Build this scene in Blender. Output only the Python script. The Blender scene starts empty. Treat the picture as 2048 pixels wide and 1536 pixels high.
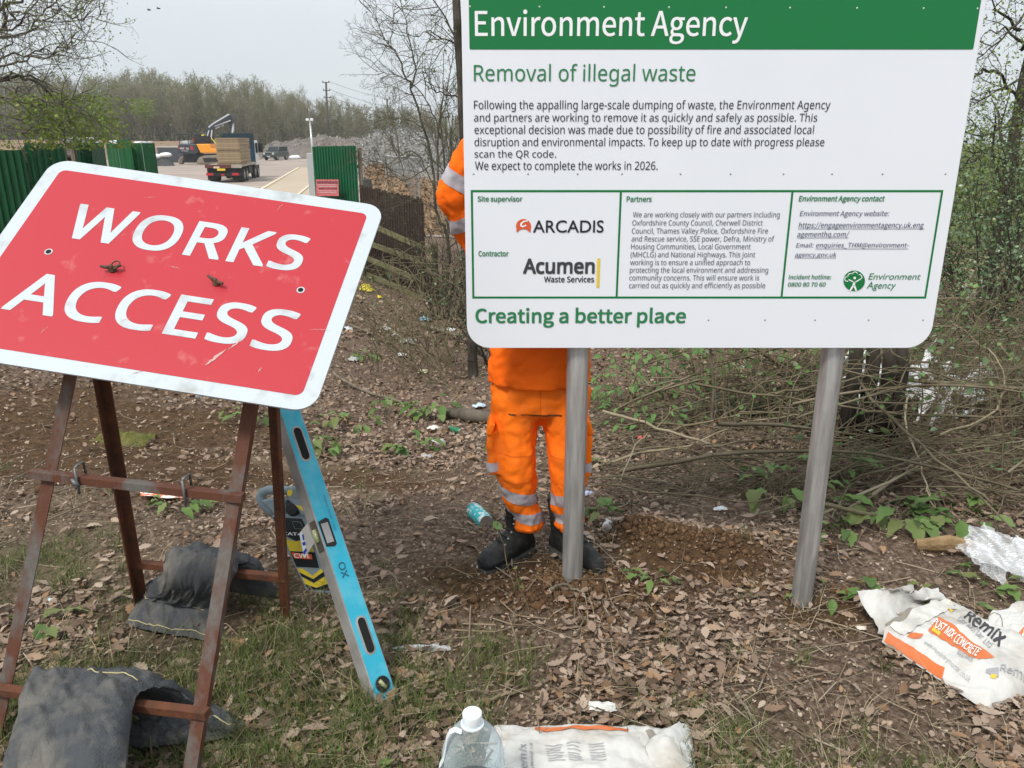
import bpy, bmesh, math, os
import numpy as np
from mathutils import Vector, Matrix
C = bpy.context.scene.collection
R = math.radians
SC = bpy.context.scene

# ---------------------------------------------------------------- camera, sky, sun, exposure
FPX, PITCH, CAMH = 1570.0, R(17.5), 1.8           # focal length in photo pixels (2048 wide), tilt, eye height
cam = bpy.data.cameras.new('camera'); camo = bpy.data.objects.new('camera', cam); C.objects.link(camo)
cam.sensor_width = 36; cam.lens = 36 * FPX / 2048; cam.clip_end = 3000; cam.clip_start = 0.05
camo.location = (0, 0, CAMH); camo.rotation_euler = (R(90) - PITCH, 0, 0); SC.camera = camo

SUN_EL, SUN_AZ = R(52), R(215)                     # azimuth clockwise from +Y: behind the camera, to its left
w = bpy.data.worlds.new('World'); SC.world = w; w.use_nodes = True
nt = w.node_tree; nt.nodes.clear()
def N(t, typ, **kw):
    n = t.nodes.new(typ)
    for k, v in kw.items(): setattr(n, k, v)
    return n
out = N(nt, 'ShaderNodeOutputWorld'); bgs = N(nt, 'ShaderNodeBackground'); bgc = N(nt, 'ShaderNodeBackground')
sky = N(nt, 'ShaderNodeTexSky', sky_type='NISHITA', sun_disc=False, sun_elevation=SUN_EL, sun_rotation=SUN_AZ, dust_density=4.0, air_density=1.2)
nt.links.new(sky.outputs[0], bgs.inputs[0]); bgs.inputs[1].default_value = 0.11
tc = N(nt, 'ShaderNodeTexCoord')
mp = N(nt, 'ShaderNodeMapping'); mp.inputs['Scale'].default_value = (1.0, 1.0, 2.6)
nz = N(nt, 'ShaderNodeTexNoise'); nz.inputs['Scale'].default_value = 1.7; nz.inputs['Detail'].default_value = 5; nz.inputs['Roughness'].default_value = .5
rp = N(nt, 'ShaderNodeValToRGB'); rp.color_ramp.elements[0].position = .32; rp.color_ramp.elements[1].position = .70
rp.color_ramp.elements[0].color = (.63, .715, .785, 1); rp.color_ramp.elements[1].color = (.79, .82, .845, 1)
sep = N(nt, 'ShaderNodeSeparateXYZ'); mul = N(nt, 'ShaderNodeMapRange')
mul.inputs[1].default_value = 0.12; mul.inputs[2].default_value = .9; mul.inputs[3].default_value = 1.0; mul.inputs[4].default_value = 1.75
nt.links.new(tc.outputs['Generated'], mp.inputs[0]); nt.links.new(mp.outputs[0], nz.inputs[0]); nt.links.new(nz.outputs[0], rp.inputs[0])
nt.links.new(tc.outputs['Generated'], sep.inputs[0]); nt.links.new(sep.outputs[2], mul.inputs[0])
nt.links.new(rp.outputs[0], bgc.inputs[0]); nt.links.new(mul.outputs[0], bgc.inputs[1])
mx = N(nt, 'ShaderNodeMixShader'); mx.inputs[0].default_value = .86
nt.links.new(bgs.outputs[0], mx.inputs[1]); nt.links.new(bgc.outputs[0], mx.inputs[2]); nt.links.new(mx.outputs[0], out.inputs[0])
sl = bpy.data.lights.new('sun', 'SUN'); so = bpy.data.objects.new('sun', sl); C.objects.link(so)
sl.energy = 2.6; sl.angle = R(11); sl.color = (1, .95, .87)
sd = Vector((math.sin(SUN_AZ) * math.cos(SUN_EL), math.cos(SUN_AZ) * math.cos(SUN_EL), math.sin(SUN_EL)))
so.rotation_euler = sd.to_track_quat('Z', 'Y').to_euler(); so.location = sd * 30
SC.view_settings.view_transform = 'Standard'; SC.view_settings.look = 'None'; SC.view_settings.exposure = 0.2; SC.view_settings.gamma = 1
SC.cycles.max_bounces = 8; SC.cycles.transparent_max_bounces = 24; SC.cycles.use_denoising = True
SC.cycles.caustics_reflective = False; SC.cycles.caustics_refractive = False

# ---------------------------------------------------------------- measuring the photograph: rays, terrain
def ray(px, py):
    a, b = (px - 1024) / FPX, (768 - py) / FPX
    return np.array([a, math.cos(PITCH) + b * math.sin(PITCH), -math.sin(PITCH) + b * math.cos(PITCH)])
EYE = np.array([0, 0, CAMH])
def at(px, py, Y): r = ray(px, py); return EYE + r * (Y / r[1])       # real point on that sight line at distance Y
def pxm(py, Y): r = ray(1024, py); return FPX / (Y / r[1])             # photo pixels per metre there

def hsh(i, j, s):
    n = (i.astype(np.int64) * 374761393 + j.astype(np.int64) * 668265263 + s * 974634777) & 0xffffffff
    n = ((n ^ (n >> 13)) * 1274126177) & 0xffffffff
    return ((n ^ (n >> 16)) & 0xffff) / 65535.0
def vn(x, y, s=0):
    x = np.asarray(x, float); y = np.asarray(y, float)
    i = np.floor(x); j = np.floor(y); u = x - i; v = y - j; u = u * u * (3 - 2 * u); v = v * v * (3 - 2 * v)
    return (hsh(i, j, s) * (1 - u) + hsh(i + 1, j, s) * u) * (1 - v) + (hsh(i, j + 1, s) * (1 - u) + hsh(i + 1, j + 1, s) * u) * v
def fbm(x, y, s=0, o=4):
    t = 0; a = .5
    for k in range(o): t = t + a * (vn(x * 2 ** k, y * 2 ** k, s + k) - .5); a *= .5
    return t
def sm(a, b, x): t = np.clip((np.asarray(x, float) - a) / (b - a), 0, 1); return t * t * (3 - 2 * t)
def terrain(x, y, fine=True):
    x = np.asarray(x, float); y = np.asarray(y, float)
    d = np.maximum(0, y - 3.4)
    s = .06 + .14 * np.exp(-((x + .9) / 2.0) ** 2); s = s + (.2 - s) * sm(14, 40, y)
    z = -1.5 * (1 - np.exp(-s * d / 1.5)) - .09 * sm(.2, 1.1, x) * (1 - sm(3, 6, y))
    near = 1 - sm(18, 40, y)
    z = z + near * .10 * fbm(x * .9, y * .9, 3) * sm(1.0, 3.5, y)
    for (cx, cy, rx, ry, hh) in SOIL:
        z = z + hh * np.exp(-((x - cx) / rx) ** 2 - ((y - cy) / ry) ** 2)
    if fine: z = z + near * (.045 * fbm(x * 5, y * 5, 11) + .022 * fbm(x * 21, y * 21, 17))
    return z
SOIL = [(.28, 2.84, .34, .16, .030), (.62, 3.35, .16, .12, .09), (.95, 3.32, .30, .12, .085), (1.12, 3.05, .25, .14, -.03), (-1.9, 3.9, 1.2, .25, .05)]
def G(px, py, fine=False):
    r = ray(px, py); t = np.geomspace(.8, 400, 900)
    f = CAMH + r[2] * t - terrain(r[0] * t, r[1] * t, fine)
    k = np.argmax(f < 0); a, b = t[k - 1], t[k]
    for _ in range(30):
        m = (a + b) / 2
        if CAMH + r[2] * m - float(terrain(r[0] * m, r[1] * m, fine)) < 0: b = m
        else: a = m
    p = EYE + r * a; return p

# ---------------------------------------------------------------- building helpers
def ob(name, V, F, mat=None, parent=None, smooth=False, origin=None):
    V = np.asarray(V, float)
    o0 = np.zeros(3)
    if parent is not None:
        q = parent
        while q is not None: o0 = o0 + np.array(q.location); q = q.parent
    elif origin is not None: o0 = np.asarray(origin, float)
    V = V - o0
    me = bpy.data.meshes.new(name)
    if isinstance(F, np.ndarray) and F.ndim == 2:
        k = F.shape[1]; me.vertices.add(len(V)); me.vertices.foreach_set('co', V.astype(np.float32).ravel())
        me.loops.add(F.size); me.loops.foreach_set('vertex_index', F.astype(np.int32).ravel())
        me.polygons.add(len(F)); me.polygons.foreach_set('loop_start', np.arange(0, F.size, k, dtype=np.int32))
        me.update(calc_edges=True); me.validate()
    else:
        me.from_pydata([tuple(v) for v in V], [], [tuple(int(i) for i in f) for f in F]); me.update()
    if smooth: me.polygons.foreach_set('use_smooth', [True] * len(me.polygons))
    o = bpy.data.objects.new(name, me); C.objects.link(o)
    if mat is not None:
        for m in (mat if isinstance(mat, (list, tuple)) else [mat]): me.materials.append(m)
    if parent is not None: o.parent = parent
    elif origin is not None: o.location = origin
    return o
def tag(o, label=None, cat=None, group=None, kind=None):
    if label: o['label'] = label
    if cat: o['category'] = cat
    if group: o['group'] = group
    if kind: o['kind'] = kind
    return o
def thing(name, label, cat, loc, group=None):
    o = bpy.data.objects.new(name, None); C.objects.link(o); o.location = [float(v) for v in loc]; o.empty_display_size = .1
    return tag(o, label, cat, group)
def bevel(o, wdt=.003, seg=2, angle=35):
    m = o.modifiers.new('bevel', 'BEVEL'); m.width = wdt; m.segments = seg; m.limit_method = 'ANGLE'; m.angle_limit = R(angle); return o

class MB:
    def __init__(s): s.v = []; s.f = []
    def add(s, V, F):
        n = len(s.v); s.v += [tuple(float(c) for c in p) for p in V]; s.f += [tuple(int(i) + n for i in f) for f in F]; return s
    def box(s, c, size, X=(1, 0, 0), Y=(0, 1, 0), Z=None):
        c = np.array(c, float); X = np.array(X, float); Y = np.array(Y, float); X = X / np.linalg.norm(X); Y = Y / np.linalg.norm(Y)
        Zv = np.cross(X, Y) if Z is None else np.array(Z, float)
        P = [c + X * size[0] / 2 * a + Y * size[1] / 2 * b + Zv * size[2] / 2 * d for d in (-1, 1) for a, b in ((-1, -1), (1, -1), (1, 1), (-1, 1))]
        return s.add(P, [(3, 2, 1, 0), (4, 5, 6, 7), (0, 1, 5, 4), (1, 2, 6, 5), (2, 3, 7, 6), (3, 0, 4, 7)])
    def bar(s, p, q, wx, wy, side=(0, 1, 0)):                     # rectangular bar from p to q
        p = np.array(p, float); q = np.array(q, float); d = q - p; L = np.linalg.norm(d); d /= L
        a = np.array(side, float); a = a - d * (a @ d); a /= np.linalg.norm(a)
        return s.box((p + q) / 2, (wx, wy, L), np.cross(a, d), a, d)
    def angle(s, p, q, wd, t, side, other):                       # L-section (angle iron)
        p = np.array(p, float); q = np.array(q, float); d = (q - p) / np.linalg.norm(q - p)
        a = np.array(side, float); a = a - d * (a @ d); a /= np.linalg.norm(a)
        b = np.array(other, float); b = b - d * (b @ d) - a * (b @ a); b /= np.linalg.norm(b)
        o2 = [(0, 0), (wd, 0), (wd, t), (t, t), (t, wd), (0, wd)]
        P = [p + a * u + b * v for u, v in o2] + [q + a * u + b * v for u, v in o2]
        F = [(i, (i + 1) % 6, (i + 1) % 6 + 6, i + 6) for i in range(6)] + [(5, 4, 3, 2, 1, 0), (6, 7, 8, 9, 10, 11)]
        return s.add(P, F)
    def tube(s, pts, rad, n=8, cap=True, sx=1, sy=1):
        pts = [np.array(p, float) for p in pts]; m = len(pts)
        rad = [rad] * m if np.isscalar(rad) else rad
        P = []; ref = None
        for i in range(m):
            d = pts[min(i + 1, m - 1)] - pts[max(i - 1, 0)]; d = d / (np.linalg.norm(d) + 1e-12)
            if ref is None: ref = np.array([0, 0, 1.]) if abs(d[2]) < .9 else np.array([1., 0, 0])
            a = ref - d * (ref @ d); a /= np.linalg.norm(a) + 1e-12; b = np.cross(d, a); ref = a
            for k in range(n):
                t = 2 * math.pi * k / n; P.append(pts[i] + rad[i] * (a * math.cos(t) * sx + b * math.sin(t) * sy))
        F = [(i * n + k, i * n + (k + 1) % n, (i + 1) * n + (k + 1) % n, (i + 1) * n + k) for i in range(m - 1) for k in range(n)]
        if cap: F += [tuple(range(n))[::-1], tuple((m - 1) * n + k for k in range(n))]
        return s.add(P, F)
    def rings(s, rings, cap=True):                                # loft of equal-length rings
        n = len(rings[0]); m = len(rings); P = [p for r in rings for p in r]
        F = [(i * n + k, i * n + (k + 1) % n, (i + 1) * n + (k + 1) % n, (i + 1) * n + k) for i in range(m - 1) for k in range(n)]
        if cap: F += [tuple(range(n))[::-1], tuple((m - 1) * n + k for k in range(n))]
        return s.add(P, F)
    def lathe(s, c, prof, n=24, ax=(0, 0, 1)):
        ax = np.array(ax, float) / np.linalg.norm(ax); ref = np.array([1., 0, 0]) if abs(ax[0]) < .9 else np.array([0, 1., 0])
        a = np.cross(ax, ref); a /= np.linalg.norm(a); b = np.cross(ax, a); c = np.array(c, float)
        return s.rings([[c + ax * z + r * (a * math.cos(2 * math.pi * k / n) + b * math.sin(2 * math.pi * k / n)) for k in range(n)] for r, z in prof])
    def prism(s, outline, off):                                   # closed outline (3D, roughly planar) pushed along off
        o = [np.array(p, float) for p in outline]; off = np.array(off, float); n = len(o)
        return s.add(o + [p + off for p in o], [tuple(range(n))[::-1], tuple(range(n, 2 * n))] + [(i, (i + 1) % n, (i + 1) % n + n, i + n) for i in range(n)])
    def ell(s, c, r, X=(1, 0, 0), Y=(0, 1, 0), nu=12, nv=8):
        X = np.array(X, float); X /= np.linalg.norm(X); Y = np.array(Y, float); Y = Y - X * (X @ Y); Y /= np.linalg.norm(Y); Z = np.cross(X, Y); c = np.array(c, float)
        return s.rings([[c + r[2] * math.cos(ph) * Z + math.sin(ph) * (r[0] * math.cos(t) * X + r[1] * math.sin(t) * Y) for t in np.linspace(0, 2 * math.pi, nu, endpoint=False)] for ph in np.linspace(math.pi - .05, .05, nv)])
    def grid(s, nu, nv, fn):
        P = [fn(i / (nu - 1), j / (nv - 1)) for j in range(nv) for i in range(nu)]
        return s.add(P, [(j * nu + i, j * nu + i + 1, (j + 1) * nu + i + 1, (j + 1) * nu + i) for j in range(nv - 1) for i in range(nu - 1)])
    def ob(s, name, mat, parent=None, **k): return ob(name, s.v, s.f, mat, parent, **k)
def rrect(x0, y0, x1, y1, r, n=6):
    o = []
    for cx, cy, a0 in ((x1 - r, y1 - r, 0), (x0 + r, y1 - r, 90), (x0 + r, y0 + r, 180), (x1 - r, y0 + r, 270)):
        o += [(cx + r * math.cos(R(a0 + 90 * k / n)), cy + r * math.sin(R(a0 + 90 * k / n))) for k in range(n + 1)]
    return o
def fix_normals(o):
    bm = bmesh.new(); bm.from_mesh(o.data); bmesh.ops.recalc_face_normals(bm, faces=bm.faces); bm.to_mesh(o.data); bm.free(); return o

# many tapered sticks / many leaves as one mesh
def sticks(S, n=3):
    S = np.asarray(S, float).reshape(-1, 8); p, q, r0, r1 = S[:, :3], S[:, 3:6], S[:, 6], S[:, 7]
    d = q - p; d = d / (np.linalg.norm(d, axis=1, keepdims=True) + 1e-9)
    ref = np.where(np.abs(d[:, 2:3]) < .9, np.array([[0, 0, 1.]]), np.array([[1., 0, 0]]))
    a = np.cross(d, ref); a /= np.linalg.norm(a, axis=1, keepdims=True) + 1e-9; b = np.cross(d, a)
    th = np.arange(n) * 2 * math.pi / n
    ring = a[:, None] * np.cos(th)[None, :, None] + b[:, None] * np.sin(th)[None, :, None]
    V = np.concatenate([p[:, None] + ring * r0[:, None, None], q[:, None] + ring * r1[:, None, None]], 1)
    base = np.arange(len(S))[:, None, None] * 2 * n; k = np.arange(n)
    F = np.stack([k, (k + 1) % n, (k + 1) % n + n, k + n], 1)[None] + base
    return V.reshape(-1, 3), F.reshape(-1, 4)
def rot_rand(rng, n, tilt=.6):
    yaw = rng.uniform(0, 2 * math.pi, n); tx = rng.normal(0, tilt, n); ty = rng.normal(0, tilt, n)
    c, s_ = np.cos(yaw), np.sin(yaw); O = np.zeros(n); I = np.ones(n)
    Rz = np.array([[c, -s_, O], [s_, c, O], [O, O, I]]).transpose(2, 0, 1)
    c, s_ = np.cos(tx), np.sin(tx); Rx = np.array([[I, O, O], [O, c, -s_], [O, s_, c]]).transpose(2, 0, 1)
    c, s_ = np.cos(ty), np.sin(ty); Ry = np.array([[c, O, s_], [O, I, O], [-s_, O, c]]).transpose(2, 0, 1)
    return Rz @ Rx @ Ry
def leaves(rng, P, size, tilt=.9, tmpl=None, faces=None, curl=.25):
    P = np.asarray(P, float); n = len(P); size = np.broadcast_to(size, n)
    if tmpl is None: tmpl = np.array([(-.5, 0, 0), (-.05, -.3, .06), (.5, 0, 0), (-.05, .3, .06)]); faces = np.array([(0, 1, 2), (0, 2, 3)])
    T = np.repeat(tmpl[None], n, 0) * size[:, None, None]
    cu = rng.normal(0, curl, n)[:, None]; T[:, :, 2] += cu * (T[:, :, 0] ** 2 + .6 * T[:, :, 1] ** 2) / size[:, None] * 2
    V = np.einsum('nij,nkj->nki', rot_rand(rng, n, tilt), T) + P[:, None]
    F = faces[None] + (np.arange(n) * len(tmpl))[:, None, None]
    return V.reshape(-1, 3), F.reshape(-1, faces.shape[1])
def join(parts):
    V = []; F = []; n = 0
    for v, f in parts: V.append(v); F.append(f + n); n += len(v)
    return np.concatenate(V), np.concatenate(F)
def grow(rng, p, d, L, r, lev, S, T, kids=6, spread=.8, wob=.18, up=.05, ratio=.55, start=.25, rmin=.0015, seg=6):
    d = np.array(d, float); d /= np.linalg.norm(d); p = np.array(p, float); step = L / seg
    nodes = []
    for i in range(seg):
        nd = d + rng.normal(0, wob, 3) + np.array([0, 0, up]); nd /= np.linalg.norm(nd)
        q = p + nd * step; ra = max(rmin, r * (1 - .75 * i / seg)); rb = max(rmin * .7, r * (1 - .75 * (i + 1) / seg))
        S.append((*p, *q, ra, rb)); nodes.append((p, q, nd, rb, (i + 1) / seg)); p, d = q, nd
    if lev <= 0: T.append(p); T.append(nodes[seg // 2][1]); return
    T.append(p)
    for k in range(kids):
        t = start + (1 - start) * (k + rng.uniform(0, 1)) / kids; i = min(seg - 1, int(t * seg)); a, b, nd, rr, _ = nodes[i]
        f = t * seg - i; base = a + (b - a) * min(max(f, 0), 1)
        ax = rng.normal(0, 1, 3); ax -= nd * (ax @ nd); ax /= np.linalg.norm(ax)
        sp = spread * rng.uniform(.6, 1.3); cd = nd * math.cos(sp) + ax * math.sin(sp)
        grow(rng, base, cd, L * ratio * rng.uniform(.6, 1.2) * (1 - .45 * t), rr * rng.uniform(.5, .8), lev - 1, S, T, max(2, kids - 1), spread, wob * 1.15, up, ratio, start * .7, rmin, max(3, seg - 1))

# ---------------------------------------------------------------- materials
def mat(name, c1, c2=None, rough=.6, scale=8., metal=0., spec=.35, bump=0., bscale=None, detail=4, lo=.35, hi=.65, stretch=None, trans=0., alpha=1., ior=1.45, coat=0.):
    m = bpy.data.materials.new(name); m.use_nodes = True; t = m.node_tree; b = t.nodes['Principled BSDF']
    b.inputs['Base Color'].default_value = (*c1, 1); b.inputs['Roughness'].default_value = rough; b.inputs['Metallic'].default_value = metal
    b.inputs['Specular IOR Level'].default_value = spec; b.inputs['Transmission Weight'].default_value = trans; b.inputs['Alpha'].default_value = alpha; b.inputs['IOR'].default_value = ior
    b.inputs['Coat Weight'].default_value = coat
    if c2 is not None or bump:
        tcn = N(t, 'ShaderNodeTexCoord'); v = tcn.outputs['Object']
        if stretch: mpn = N(t, 'ShaderNodeMapping'); mpn.inputs['Scale'].default_value = stretch; t.links.new(v, mpn.inputs[0]); v = mpn.outputs[0]
    if c2 is not None:
        n = N(t, 'ShaderNodeTexNoise'); n.inputs['Scale'].default_value = scale; n.inputs['Detail'].default_value = detail; n.inputs['Roughness'].default_value = .6; t.links.new(v, n.inputs['Vector'])
        r = N(t, 'ShaderNodeValToRGB'); r.color_ramp.elements[0].position = lo; r.color_ramp.elements[1].position = hi
        r.color_ramp.elements[0].color = (*c1, 1); r.color_ramp.elements[1].color = (*c2, 1)
        t.links.new(n.outputs[0], r.inputs[0]); t.links.new(r.outputs[0], b.inputs['Base Color'])
    if bump:
        n2 = N(t, 'ShaderNodeTexNoise'); n2.inputs['Scale'].default_value = bscale or scale * 3; n2.inputs['Detail'].default_value = 5; t.links.new(v, n2.inputs['Vector'])
        bp = N(t, 'ShaderNodeBump'); bp.inputs['Strength'].default_value = bump; bp.inputs['Distance'].default_value = .01; t.links.new(n2.outputs[0], bp.inputs['Height']); t.links.new(bp.outputs[0], b.inputs['Normal'])
    return m
def mat_isl(name, cols, rough=.7, transl=0., spec=.2):            # colour differs from piece to piece of a scatter
    m = bpy.data.materials.new(name); m.use_nodes = True; t = m.node_tree; b = t.nodes['Principled BSDF']
    g = N(t, 'ShaderNodeNewGeometry'); r = N(t, 'ShaderNodeValToRGB'); cr = r.color_ramp
    while len(cr.elements) < len(cols): cr.elements.new(.5)
    for i, c in enumerate(cols): cr.elements[i].position = i / (len(cols) - 1); cr.elements[i].color = (*c, 1)
    t.links.new(g.outputs['Random Per Island'], r.inputs[0]); t.links.new(r.outputs[0], b.inputs['Base Color'])
    b.inputs['Roughness'].default_value = rough; b.inputs['Specular IOR Level'].default_value = spec
    if transl:
        tr = N(t, 'ShaderNodeBsdfTranslucent'); ms = N(t, 'ShaderNodeMixShader'); ms.inputs[0].default_value = transl
        t.links.new(r.outputs[0], tr.inputs[0]); t.links.new(b.outputs[0], ms.inputs[1]); t.links.new(tr.outputs[0], ms.inputs[2]); t.links.new(ms.outputs[0], t.nodes['Material Output'].inputs[0])
    return m

# ---------------------------------------------------------------- lettering
FONTS = {}
for nm, fn in (('arial', 'NotoSansHebrew-Regular.woff2'), ('meta', 'Noto Sans CJK Regular.woff2')):   # typefaces that come with Blender
    try: FONTS[nm] = bpy.data.fonts.load(os.path.join(bpy.utils.system_resource('DATAFILES', path='fonts'), fn))
    except Exception: pass
_tc = {}
def glyphs(s, bold=0., shear=0., space=1., font='arial'):
    key = (s, bold, shear, space, font)
    if key in _tc: return _tc[key]
    cu = bpy.data.curves.new('lettering', 'FONT'); cu.body = s; cu.size = 1; cu.shear = shear; cu.space_character = space; cu.resolution_u = 4
    if font in FONTS: cu.font = FONTS[font]
    o = bpy.data.objects.new('lettering', cu); C.objects.link(o); bpy.context.view_layer.update()
    me = bpy.data.meshes.new_from_object(o.evaluated_get(bpy.context.evaluated_depsgraph_get()))
    V = np.array([v.co[:] for v in me.vertices]); F = [tuple(p.vertices) for p in me.polygons]
    bpy.data.objects.remove(o); bpy.data.curves.remove(cu); bpy.data.meshes.remove(me)
    if bold:                                                       # heavier strokes: the letters laid over themselves, each layer a hair higher
        cap = V[:, 1].max(); n = len(V); m = 8; VV = []; FF = []
        for j in range(m):
            ox, oy = ((-1, -1), (1, 1), (-1, 1), (1, -1), (0, 1), (1, 0), (0, -1), (-1, 0))[j]; q = V.copy(); q[:, 0] += .9 * bold * cap * ox; q[:, 1] += .9 * bold * cap * oy; q[:, 2] = j * 2.5e-5; VV.append(q); FF += [tuple(i + j * n for i in f) for f in F]
        V = np.concatenate(VV); F = FF; V[:, 1] += bold * cap * .92
    V[:, 0] -= V[:, 0].min(); V[:, 0] /= V[:, 0].max(); V[:, 1] /= V[:, 1].max()
    _tc[key] = (V, F); return V, F                                 # x 0..1 over the line, y 0 baseline .. 1 tallest letter, z a hair

# ================================================================ THE GROUND
def ground_material():
    m = bpy.data.materials.new('woodland_soil'); m.use_nodes = True; t = m.node_tree; b = t.nodes['Principled BSDF']; b.inputs['Roughness'].default_value = .95; b.inputs['Specular IOR Level'].default_value = .1
    tcn = N(t, 'ShaderNodeTexCoord'); v = tcn.outputs['Object']
    def noise(scale, det=5, rough=.6):
        n = N(t, 'ShaderNodeTexNoise'); n.inputs['Scale'].default_value = scale; n.inputs['Detail'].default_value = det; n.inputs['Roughness'].default_value = rough; t.links.new(v, n.inputs['Vector']); return n.outputs[0]
    def ramp(src, stops):
        r = N(t, 'ShaderNodeValToRGB'); cr = r.color_ramp
        while len(cr.elements) < len(stops): cr.elements.new(.5)
        for e, (p, c) in zip(cr.elements, stops): e.position = p; e.color = (*c, 1)
        t.links.new(src, r.inputs[0]); return r.outputs[0]
    def mix(f, a, c):
        x = N(t, 'ShaderNodeMix', data_type='RGBA'); t.links.new(f, x.inputs[0]); t.links.new(a, x.inputs[6]); t.links.new(c, x.inputs[7]); return x.outputs[2]
    litter = ramp(noise(38, 6, .75), [(.30, (.055, .036, .024)), (.48, (.14, .095, .066)), (.60, (.26, .19, .145)), (.74, (.44, .36, .285))])
    soil = ramp(noise(22, 6, .7), [(.3, (.05, .030, .018)), (.55, (.115, .068, .037)), (.75, (.20, .13, .078))])
    dry = ramp(noise(60, 6, .8), [(.3, (.12, .085, .05)), (.5, (.25, .19, .12)), (.7, (.40, .33, .23))])
    vc = N(t, 'ShaderNodeVertexColor', layer_name='zones'); sp = N(t, 'ShaderNodeSeparateColor'); t.links.new(vc.outputs[0], sp.inputs[0])
    c = mix(sp.outputs[0], litter, soil); c = mix(sp.outputs[1], c, dry)
    gr = ramp(noise(9, 6, .7), [(.3, (.05, .075, .02)), (.7, (.11, .14, .04))]); c = mix(sp.outputs[2], c, gr)
    t.links.new(c, b.inputs['Base Color'])
    bp = N(t, 'ShaderNodeBump'); bp.inputs['Strength'].default_value = .9; bp.inputs['Distance'].default_value = .02; t.links.new(noise(70, 6, .8), bp.inputs['Height']); t.links.new(bp.outputs[0], b.inputs['Normal'])
    return m
def axis(fine0, fine1, step, lo, hi, g=1.09):
    a = list(np.arange(fine0, fine1, step)); s = step
    while a[-1] < hi: s *= g; a.append(a[-1] + s)
    b = [a[0]]; s = step
    while b[-1] > lo: s *= g; b.append(b[-1] - s)
    return np.array(b[:0:-1] + a)
gx = axis(-3.4, 3.4, .028, -300, 300); gy = axis(1.2, 6.2, .028, -40, 400, 1.07)
GX, GY = np.meshgrid(gx, gy); GZ = terrain(GX, GY)
GZ = np.where(GY < -5, 0, GZ)
nx_, ny_ = len(gx), len(gy)
ii = (np.arange(ny_ - 1)[:, None] * nx_ + np.arange(nx_ - 1)[None]).ravel()
ground = ob('ground', np.stack([GX, GY, GZ], -1).reshape(-1, 3), np.stack([ii, ii + 1, ii + nx_ + 1, ii + nx_], 1), ground_material(), smooth=True)
tag(ground, kind='structure')
def zone_soil(x, y):
    z = 0
    for cx, cy, rx, ry in ((.15, 2.95, .55, .26), (.80, 3.22, .48, .18), (1.28, 2.82, .22, .18), (-1.7, 4.3, 1.5, .5), (-3.4, 5.2, 2.2, 1.2)): z = np.maximum(z, np.exp(-((x - cx) / rx) ** 2 - ((y - cy) / ry) ** 2))
    return sm(.28, .62, z + .6 * fbm(x * 5, y * 5, 41))
def zone_dry(x, y):
    z = 0
    for cx, cy, rx, ry in ((-1.05, 3.95, .55, .30), (-1.9, 3.1, .3, .25), (-1.4, 4.7, .6, .25)): z = np.maximum(z, np.exp(-((x - cx) / rx) ** 2 - ((y - cy) / ry) ** 2))
    return .6 * sm(.35, 1.0, z + .8 * fbm(x * 5, y * 5, 43))
def zone_grass(x, y):
    z = 0
    for cx, cy, rx, ry, a in ((-.75, 2.25, .75, .42, .9), (-1.35, 2.2, .6, .3, .7), (-1.0, 2.75, .7, .2, .55), (-.2, 1.75, .9, .25, .6), (.6, 1.9, .8, .3, .38), (1.2, 1.75, .5, .3, .4), (-2.2, 3.0, .8, .6, .4)): z = np.maximum(z, a * np.exp(-((x - cx) / rx) ** 2 - ((y - cy) / ry) ** 2))
    return np.clip(z + .5 * fbm(x * 3.2, y * 3.2, 47), 0, 1)
fx, fy = GX.ravel(), GY.ravel()
col = np.zeros((len(fx), 4), np.float32); col[:, 3] = 1
col[:, 0] = zone_soil(fx, fy); col[:, 1] = zone_dry(fx, fy); col[:, 2] = .35 * zone_grass(fx, fy) * (fy < 6) + sm(26, 34, fy) * .25 * (fx < 8) + .9 * sm(11, 14, fy) * sm(3.5, 6, fx)
ca = ground.data.color_attributes.new('zones', 'FLOAT_COLOR', 'POINT'); ca.data.foreach_set('color', col.ravel())

# ================================================================ THE NOTICE BOARD
YB = 2.840                                          # board face stands in the plane Y = YB
M_board = mat('white_sign_vinyl', (.735, .76, .81), rough=.22, spec=.5, c2=(.70, .73, .785), scale=1.2, lo=.3, hi=.7)
M_green = mat('green_sign_vinyl', (.010, .165, .048), rough=.36, spec=.3)
M_gtext = mat('green_lettering', (.025, .19, .075), rough=.4); M_black = mat('black_lettering', (.018, .02, .028), rough=.4)
M_wtext = mat('white_lettering', (.78, .80, .82), rough=.35); M_grey = mat('grey_lettering', (.09, .10, .12), rough=.4); M_blue = mat('dark_blue_lettering', (.025, .03, .10), rough=.4)
M_logo_o = mat('orange_logo_print', (.62, .10, .035), rough=.4); M_yel = mat('yellow_print', (.70, .52, .05), rough=.4); M_charc = mat('charcoal_print', (.045, .05, .055), rough=.4)
M_rivet = mat('dull_rivet_metal', (.30, .31, .32), rough=.5, metal=.3); M_rivl = mat('pale_rivet_metal', (.55, .60, .57), rough=.4)
M_steel = mat('galvanised_steel', (.52, .52, .515), (.33, .325, .32), rough=.28, metal=.6, scale=5, stretch=(9, 9, .8), bump=.08, bscale=25)
M_alu = mat('mill_aluminium', (.55, .56, .57), rough=.4, metal=.9)
gzl = float(terrain(.25, 2.91))
board = thing('notice_board', 'large white notice board with a green top band on two round steel posts', 'notice board', (.25, 2.91, gzl))
def bp(px, py, off=.0015): return at(px, py, YB - off)
xl0, xr0 = at(934, 640, YB)[0], at(1866, 640, YB)[0]
xl0 = (at(922, 0, YB)[0] + at(933.7, 640, YB)[0]) / 2; xr0 = (at(1974, 0, YB)[0] + at(1868, 635, YB)[0]) / 2
zb0 = at(1400, 696, YB)[2]; zt0 = zb0 + 1.36
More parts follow.
